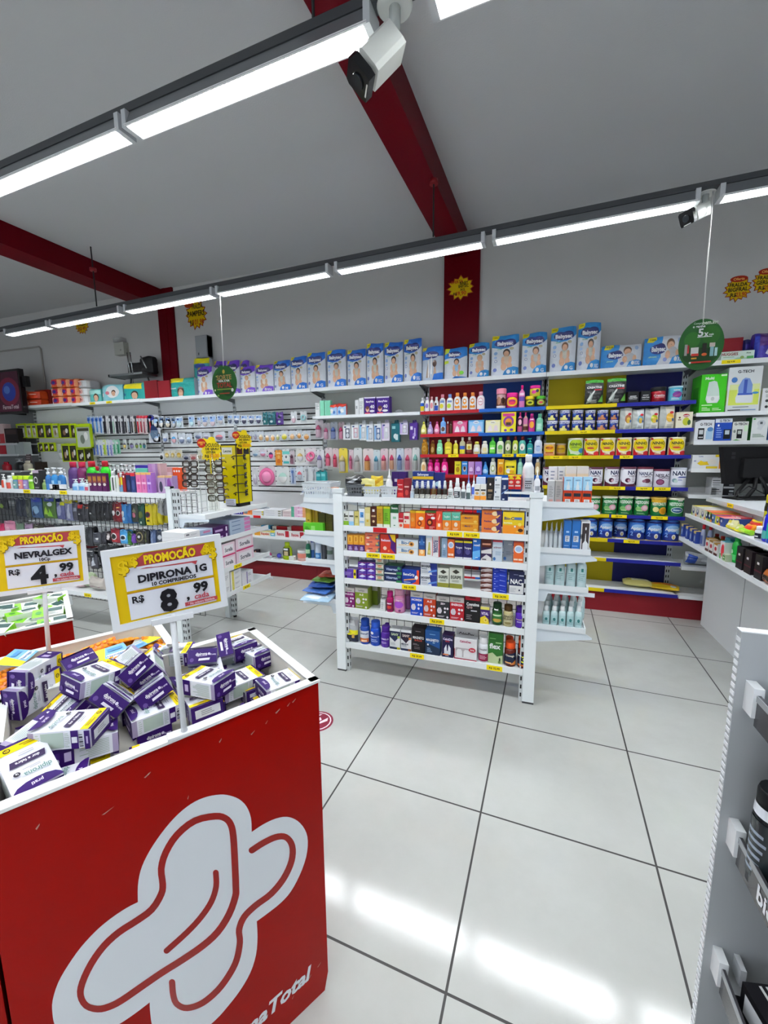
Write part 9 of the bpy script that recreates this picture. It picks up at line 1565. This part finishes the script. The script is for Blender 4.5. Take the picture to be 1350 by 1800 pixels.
led('blue and green mouthwash bottle ' + UL, 1349, 910, z2, xa, .075, .06, 'shampoo', '#2448b0', '#c02838', ['e .5 .3 .3 .2 #28b098'], h=.22)
led('yellow black and red can at the photo edge ' + UL, 1347, 885, z2, xa + .1, .065, .06, 'aero', '#d8d020', '#d0c81c', ['r 0 .2 1 .4 #a81830', 'r 0 .6 1 .8 #2c2c10'], h=.24)
for i, u in enumerate((1200, 1208, 1215, 1222)): led('blue lidded gel pack, %s from the far end %s' % (ORD[i], LL), u, 921 + i * 4.2, z1, xb, .045, .04, 'box', '#30489c', '#d8b868', ['e .5 .4 .2 .24 #b8cce4', 'r 0 .8 1 1 #d0b878'])
for i, u in enumerate((1231, 1243)): led('clear bottle with red cap, %s from the far end %s' % (ORD[i], LL), u, 922 + i * 1, z1, xb + .03 * i, .05, .05, 'shampoo', '#8c94b0', '#c0202c', ['r .1 .1 .9 .5 #4c5c98'])
for i, (u, v) in enumerate(((1244, 946), (1251, 950), (1259, 955))): led('white and brown honey sachet box, %s from the far end %s' % (ORD[i], LL), u, v, z1, xb - .01, .055, .05, 'box', '#dcdad8', '#a87c2c', ['r 0 0 1 .2 #4c2018', 'e .5 .55 .3 .16 #b82838', 'r 0 .86 1 1 #a88030'])
for i, (u, v) in enumerate(((1252, 938), (1262, 942), (1272, 944))): led('amber flask, %s from the far end, at the back of the lower ledge' % ORD[i], u, v, z1, xb + .08, .06, .06, 'shampoo', '#6c4c14', '#a82c20', ['r .1 .1 .9 .5 #8c641c'])
led('white box with red heart disc ' + LL, 1271, 952, z1, xb - .01, .06, .05, 'box', '#d8d8d8', '#4c98a8', ['e .6 .5 .36 .36 #d83844', 'r 0 0 .3 .3 #5c9c4c'])
led('teal box behind the red disc box ' + LL, 1280, 946, z1, xb + .04, .07, .05, 'box', '#2c7c8c', '#3c8c9c', ['r .1 .4 .9 .6 #5ca8b4'])
led('bright green bottle ' + LL, 1288, 938, z1, xb + .01, .075, .06, 'shampoo', '#189c38', '#2cac48', ['r .1 .1 .9 .3 #4cc068', 'e .5 .4 .14 .08 #a8e0b0'], h=.17)
led('small green label bottle ' + LL, 1273, 974, z1, xb - .015, .05, .04, 'box', '#b8c4a4', '#c8ccb8', ['r .2 .2 .8 .8 #3c8c30', 'r .3 .4 .7 .6 #d8e0c8'])
led('small white and red bottle ' + LL, 1295, 965, z1, xb - .01, .03, .03, 'drop', '#e0d8d8', '#e4e4e4', ['r .1 .1 .9 .5 #c84858'], h=.09)
for i, (u, v, c) in enumerate(((1302, 960, '#201c1e'), (1309, 964, '#1c1418'), (1317, 966, '#20181c'), (1325, 968, '#241c20'), (1336, 972, '#1c181c'), (1346, 975, '#281c20'))): led('dark chocolate bag, %s from the far end %s' % (ORD[i], LL), u, v, z1, xb - .01 + .02 * (i % 2), .075, .07, 'box', c, '#181416', ['r .3 .6 .6 .7 #d8d0d0', 'r 0 .3 1 .36 #5c1c2c'], h=.13)
led('brown snack pack at the photo edge ' + LL, 1347, 1000, z1, xb - .02, .1, .05, 'pillow', '#a85c28', '#a85c28', ['r .2 .3 .8 .7 #2c2420'], h=.07)
# monitor seen from behind
mp_ = P(1325, 820, x=1.62)
mo = empty('monitor', (mp_.x, mp_.y, ztp)); mo.rotation_euler = (0, 0, .35); tag(mo, 'black computer monitor seen from behind on the counter', 'monitor')
zc = mp_.z - ztp
scr = MB().prism([(-.22, -.13), (.25, -.13), (.27, .15), (-.27, .15)], -.02, .02, '#121214', T=Matrix(((1, 0, 0, 0), (0, 0, -1, 0), (0, 1, 0, zc), (0, 0, 0, 1)))).box(-.12, .12, -.05, -.02, zc - .08, zc + .06, '#1a1a1c')
for k in range(2): scr.box(-.2, -.17, -.0225, -.02, zc + .09 - k * .03, zc + .11 - k * .03, '#2c2c30')
obj('housing', scr, 'matte', mo)
st_ = MB().tube([(0, -.03, zc - .05), (-.02, -.05, zc - .16), (-.1, -.08, .012)], .014, '#141416', 10).tube([(0, -.03, zc - .05), (.06, -.06, zc - .16), (.06, -.08, .012)], .014, '#141416', 10).tube([(-.06, -.03, zc - .1), (-.16, -.07, .06), (-.19, -.09, .014)], .012, '#141416', 10)
st_.box(-.22, .14, -.14, .0, 0, .014, '#101012')
obj('stand', st_, 'matte', mo)
obj('cable', MB().tube([(.02, -.05, zc - .1), (.02, -.09, zc - .2), (-.12, -.11, .1), (-.24, -.13, .02), (-.2, -.18, .006), (.06, -.2, .006)], .004, '#1c1c1e', 6), 'matte', mo)
# bags stuffed at the end of the yellow and navy bay
q = P(1214, 970, y=4.1)
thing('film_bag', 'bag', 'blue and clear film bag on low white shelf behind counter end', soft(.2, .12, .1, '#b8bcc0', ['p 0 .2 .3 .1 .4 .8 .1 .9 #2c50b0', 'e .7 .5 .2 .2 #d0d4d8'], PILLOW, .3, .006, 4), 'film', (), (1.4, 4.12, .457))
# ------------------------------------------------------------------ hanging discs
def disc(label, u, v, w, h, art, utop, vtop, g):
 yl = ln2(P(u, v, y=3.1).x).y; w, h = w * yl / 3.5, h * yl / 3.5; p = P(u, v, y=yl)
 m = MB().prism(ell(0, 0, w / 2, h / 2, 44), -.0015, .0015, '#1f5a22', T=Matrix(((1, 0, 0, 0), (0, 0, -1, 0), (0, 1, 0, 0), (0, 0, 0, 1))))
 m.art(art, w, h, lambda a, b, k: (-w / 2 + a * w, -.0017 - k, -h / 2 + b * h))
 top_ = P(utop, vtop, y=yl)
 o = thing('hanging_sign', 'hanging sign', label, m, 'paper', [('cord', MB().tube([(0, 0, h / 2 - .01), (top_.x - p.x, 0, ZT + .05 - p.z)], .0032, '#d8d8d4', 6), 'matte')], p, 0, g)
bot = lambda x, c, c2: ['r %.3f .24 %.3f .36 %s' % (x, x + .06, c), 'r %.3f .36 %.3f .4 %s' % (x + .01, x + .05, c2)]
disc('green round promotion sign hanging at right on a white cord', 1232, 606, .262, .335, ['e .3 .6 .18 .16 #2c6c24', 'e .7 .68 .2 .18 #28641f', 'e .5 .28 .4 .16 #123c14', 't .4 .92 .04 .2 #c8dcc8 Compre', 't .66 .925 .075 .34 #d8e4d0 bem.ing', 't .42 .86 .05 .32 wh e ganhe', 't .47 .74 .15 .16 wh 5', 't .59 .71 .11 .1 wh x', 't .7 .69 .04 .1 wh mais', 'r .4 .64 .72 .655 wh', 'r .14 .3 .2 .52 #a8a4a0', 'r .2 .34 .24 .5 #b02c2c', 'r .28 .3 .45 .45 #d8d8d4', 'r .3 .28 .46 .33 #c83c30', 'r .53 .28 .62 .52 #1c1c14', 'r .7 .26 .78 .46 #8cb8c0', 'r .8 .26 .86 .42 #b8d8dc', 'r .68 .44 .8 .52 #c8b8b0', 'r .3 .22 .42 .25 #d8a030', 'e .58 .3 .06 .03 #d06030', 'r .28 .14 .74 .17 #b82c20', 'e .28 .15 .025 .02 wh'], 1251, 362, 'green hanging signs')
disc('green round promotion sign hanging at left on a white cord', 394.5, 673, .3, .335, ['e .3 .6 .22 .2 #1c4c1c', 'e .65 .3 .24 .2 #16421a', 't .5 .66 .14 .6 #a88850 SORTE', 't .5 .56 .06 .5 wh REAL E NA', 't .5 .44 .14 .6 #a82c28 TOTAL', 'e .5 .82 .05 .06 #c8a848', 'r .2 .3 .8 .33 #7c9c38', 'r .3 .18 .7 .21 #b04428', 'e .2 .7 .03 .02 #a8c060', 'e .82 .28 .05 .05 #d8dcd8', 'e .12 .3 .03 .03 #d0d0b0', 'e .24 .14 .04 .03 #8cc060'], 387, 523, 'green hanging signs')
# ------------------------------------------------------------------ wall stars
def wstar(label, u, v, w, h, n, y, art, seed, base='#d8b400', edge='#9c3c10'):
 p = P(u, v, y=y)
 pl = star(n, .5, .38, w, h, seed)
 T = Matrix(((1, 0, 0, 0), (0, 0, -1, 0), (0, 1, 0, 0), (0, 0, 0, 1)))
 m = MB().prism(pl, .0, .002, edge, T=T).prism([(x * .9, z * .9) for x, z in pl], .002, .0035, base, T=T)
 m.art(art, w, h, lambda a, b, k: (-w / 2 + a * w, -.0037 - k, -h / 2 + b * h))
 thing('price_star', 'price sign', label, m, 'paper', (), (p.x, y - .0005, p.z), 0, 'yellow price stars on the wall')
wy_ = WALL_Y - .001
of = ['e .5 .88 .3 .12 #a82c14', 't .5 .88 .1 .44 #f0b060 Oferta']
wstar('jagged yellow price star on the red column', 810, 506, .27, .23, 12, 4.299, ['t .36 .75 .12 .44 #b03410 OFERTA', 't .62 .68 .12 .3 #2c2408 BABY', 't .6 .56 .12 .36 #2c2408 BABYSEC', 't .56 .42 .1 .3 #2c2408 XG', 't .5 .28 .16 .4 #c04810 69,90', 't .3 .28 .1 .12 #2c2408 R$'], 3)
wstar('round yellow price star left of the pair on right wall', 1297, 508, .2, .2, 15, wy_, of + ['t .5 .66 .14 .6 #2c2408 FRALDA', 't .5 .48 .15 .66 #2c2408 BIGFRAL', 't .36 .28 .14 .2 #2c2408 R$', 't .62 .28 .16 .36 #c04810 23,90'], 4)
wstar('round yellow price star cut by the right photo edge', 1347, 495, .2, .2, 15, wy_, of + ['t .5 .66 .14 .6 #2c2408 FRALDA', 't .5 .48 .15 .66 #2c2408 GERIATR', 't .36 .28 .14 .2 #2c2408 R$', 't .62 .28 .16 .36 #c04810 29,90'], 5)
p345 = P(345, 553, y=wy_)
wstar('yellow price star with spiky foot right of left red column', 345, 553, .33, .36, 14, wy_, ['e .2 .86 .22 .12 #b04010', 't .58 .76 .14 .5 #3c2c08 FRALDA', 't .5 .54 .17 .8 #3c2c08 PAMPERS', 't .28 .26 .14 .16 #3c2c08 R$', 't .6 .26 .17 .5 #b84c10 101,90'], 6)
wstar('round yellow price star on far left wall behind the rail', 144, 570, .28, .28, 16, wy_, of + ['t .5 .5 .16 .6 #3c2c08 FRALDA', 't .5 .3 .16 .5 #a84410 R$ 49'], 7)
# soap dispenser, junction box, conduit
p = P(360, 611, y=4.3)
thing('wall_dispenser', 'dispenser', 'grey wall dispenser above the teal diaper packs', MB().box(-.09, .09, -.06, .03, -.13, .13, '#8c9092').box(-.082, .082, -.068, -.06, -.12, .12, '#969a9c').box(-.05, -.035, -.07, -.068, -.1, -.07, '#4c5052'), 'matte', [('cover', MB().box(.06, .09, -.062, .02, -.12, .12, '#7c8082'), 'matte')], (p.x, 4.305, p.z))
p = P(213, 611, y=4.3)
thing('junction_box', 'junction box', 'cream junction box with a clear emergency lamp on left wall', MB().box(-.085, .085, -.045, .03, -.1, .06, '#b0b0a8').lathe([(.012, 0), (.012, .003)], '#8c8c86', 12, T=Matrix.Translation((.03, -.045, -.04)) @ Matrix.Rotation(math.pi / 2, 4, 'X')), 'matte', [('lamp', MB().box(-.085, .06, -.05, .03, .065, .12, '#c8ccca'), 'clear'), ('cable', MB().tube([(.085, 0, -.02), (.1, .02, -.2), (.13, .02, -.55)], .005, '#9c9c98', 6), 'matte')], (p.x, 4.31, p.z))
a, b_, c = P(3, 617, y=4.32), P(70, 609, y=4.32), P(82, 688, y=4.32)
cd_ = MB().tube([(a.x - .4, 0, a.z), (a.x, 0, a.z), (b_.x - .03, 0, b_.z + .0), (b_.x, 0, b_.z - .03), (b_.x + .01, 0, c.z - .05)], .012, '#a8a49e', 8)
thing('conduit', 'conduit', 'thin grey conduit bent along the left wall', cd_, 'matte', (), (0, 4.326, 0))
# folding stool lying on the top shelf
p = P(228, 660, y=4.1)
fc = empty('folded_chair', (p.x, 4.14, TOPZ + .002)); tag(fc, 'folded grey step chair with black pads lying above the teal packs', 'chair')
hz_ = p.z - TOPZ
obj('board', MB().box(-.28, .28, -.1, .13, hz_ - .01, hz_ + .015, '#9ca0a2').box(-.3, -.28, -.1, .13, hz_ - .014, hz_ + .018, 'bk'), 'metal', fc)
obj('pad', soft(.24, .12, .14, '#1a1a1c', (), PACK, .2, .003, 2), 'matte', fc, (.06, .02, hz_ + .016))
obj('pad', soft(.2, .16, .2, '#1c1c1e', (), PACK, .2, .004, 3), 'matte', fc, (.25, .04, hz_ + .016))
for x in (.08, .13): obj('tube', MB().tube([(x, -.1, hz_), (x - .02, -.1, hz_ + .26)], .008, '#c0c4c6', 8), 'chrome', fc)
obj('bar', MB().tube([(.28, -.1, hz_ + .2), (.36, -.1, hz_ + .05)], .008, '#c0c4c6', 8), 'chrome', fc)
for x in (-.24, .24): obj('leg', MB().tube([(x * .6, .1, hz_ - .01), (x, .12, .006)], .009, '#8c9092', 8), 'metal', fc)
# advertising screen at far left
p = P(12, 690, y=3.95)
sgn = MB().box(-.36, .36, -.03, .03, -.3, .3, '#1a1216').box(-.33, .33, -.032, -.03, -.27, .27, '#4c1430')
sgn.art(['e .66 .5 .34 .36 #7c1c3c', 'e .66 .5 .22 .24 #2c3ca0', 'e .6 .55 .1 .1 #4c70c8', 't .66 .12 .1 .6 #c8a8b4 FarmaTotal'], .66, .54, lambda a, b, k: (-.33 + a * .66, -.0322 - k, -.27 + b * .54))
thing('advertising_panel', 'sign', 'dark purple advertising panel at the far left end of the top shelf', sgn, 'gloss', [('bracket', MB().box(-.02, .02, .03, .2, -.3, -.26, 'bk').box(.36, .44, .0, .05, .06, .2, 'bk'), 'matte')], (p.x, 3.95, p.z))
row(FRONT_Y, 2.05, '', [(17, 30, 712, 'can', '#c4c8cc', '#d0d4d8', [], 'white round cap at the left end of the top shelf.', {'back': -.06, 'up': .03})])
# dark items in the far left open shelves
row(FRONT_Y, 1.62, 'on the open shelving at far left', [(1, 9, 745, 'box', '#c8b0b0', '#c8c0c0', ['r 0 .0 1 .5 #b03038'], 'white and red carton', {'d': .1}), (10, 33, 753, 'box', '#1c1416', '#241c1e', ['r .1 .6 .9 .9 #3c2c2c'], 'dark carton', {'d': .1})])
row(FRONT_Y, 1.46, 'on the open shelving at far left', [(0, 11, 777, 'box', '#a01c2c', '#b02838', [], 'crimson carton', {'d': .1}), (12, 27, 778, 'box', '#a8b0b0', '#b0b8b8', [], 'pale grey carton', {'d': .1}), (28, 43, 777, 'box', '#98a0a0', '#a8b0b0', [], 'grey carton', {'d': .1})])
row(FRONT_Y, 1.22, 'on the open shelving at far left', [(0, 12, 812, 'shampoo', '#a01828', '#a01828', [], 'big red bottle', {}), (22, 36, 806, 'pump', '#16181c', '#b0b4b8', [], 'black pump bottle', {}), (38, 50, 810, 'shampoo', '#c0b8a4', '#c8c0b0', [], 'beige bottle', {}), (62, 74, 812, 'box', '#241810', '#2c2018', [], 'dark brown carton', {'d': .08})])
# ------------------------------------------------------------------ security cameras
def camera_body(label, base, aim, s=1.0):
 o = empty('security_camera', base); tag(o, label, 'security camera', 'security cameras')
 obj('mount', MB().lathe([(.05 * s, -.012), (.05 * s, 0), (.046 * s, .004)], '#d4d6d2', 24, T=Matrix.Rotation(math.pi, 4, 'X')).tube([(0, 0, -.004), (0, 0, -.05 * s), tuple(Vector((0, 0, -.07 * s)) + aim * .03 * s)], .016 * s, '#ccd0cc', 12), 'gloss', o)
 d = aim.normalized(); r = d.cross(Vector((0, 0, 1))).normalized(); u = r.cross(d)
 T = Matrix(((d.x, r.x, u.x, 0), (d.y, r.y, u.y, 0), (d.z, r.z, u.z, -.085 * s), (0, 0, 0, 1)))
 bd = MB().prism([(-.034, -.034), (.034, -.034), (.038, -.02), (.038, .03), (.03, .038), (-.03, .038), (-.038, .03), (-.038, -.02)], 0, .11, '#d8dad4', T=T @ Matrix(((0, 0, s, 0), (s, 0, 0, 0), (0, s, 0, 0), (0, 0, 0, 1))))
 bd.box(.02 * s, .09 * s, .0385 * s, .039 * s, -.015 * s, .012 * s, '#8c90a0', T).box(.03 * s, .07 * s, -.01 * s, .01 * s, .0382 * s, .0388 * s, '#6c6c68', T)
 obj('body', bd, 'gloss', o)
 fc_ = MB().prism([(-.036, -.036), (.036, -.036), (.04, -.02), (.04, .03), (.032, .04), (-.032, .04), (-.04, .03), (-.04, -.02)], .125, .15, '#121214', T=T @ Matrix(((0, 0, s, 0), (s, 0, 0, 0), (0, s, 0, 0), (0, 0, 0, 1))))
 fc_.lathe([(.02 * s, .15 * s), (.018 * s, .155 * s)], '#202428', 16, T=T @ Matrix(((0, 0, 1, 0), (1, 0, 0, 0), (0, 1, 0, 0), (0, 0, 0, 1))))
 fc_.box(.148 * s, .152 * s, -.02 * s, .02 * s, -.034 * s, -.03 * s, '#c8c8c4', T)
 obj('lens_hood', fc_, 'gloss', o)
q = P(694, 22, z=ZT + .05)
camera_body('white security camera on the overhead light rail', Vector((q.x, q.y, ZT + .066)), Vector((-.36, -.2, -.42)).normalized(), 1.2)
q = P(1240, 350, z=ZT + .04)
camera_body('white security camera on the back light rail at right', Vector((q.x, q.y, ZT + .066)), Vector((-.6, -.45, -.36)).normalized())
finish_labels()
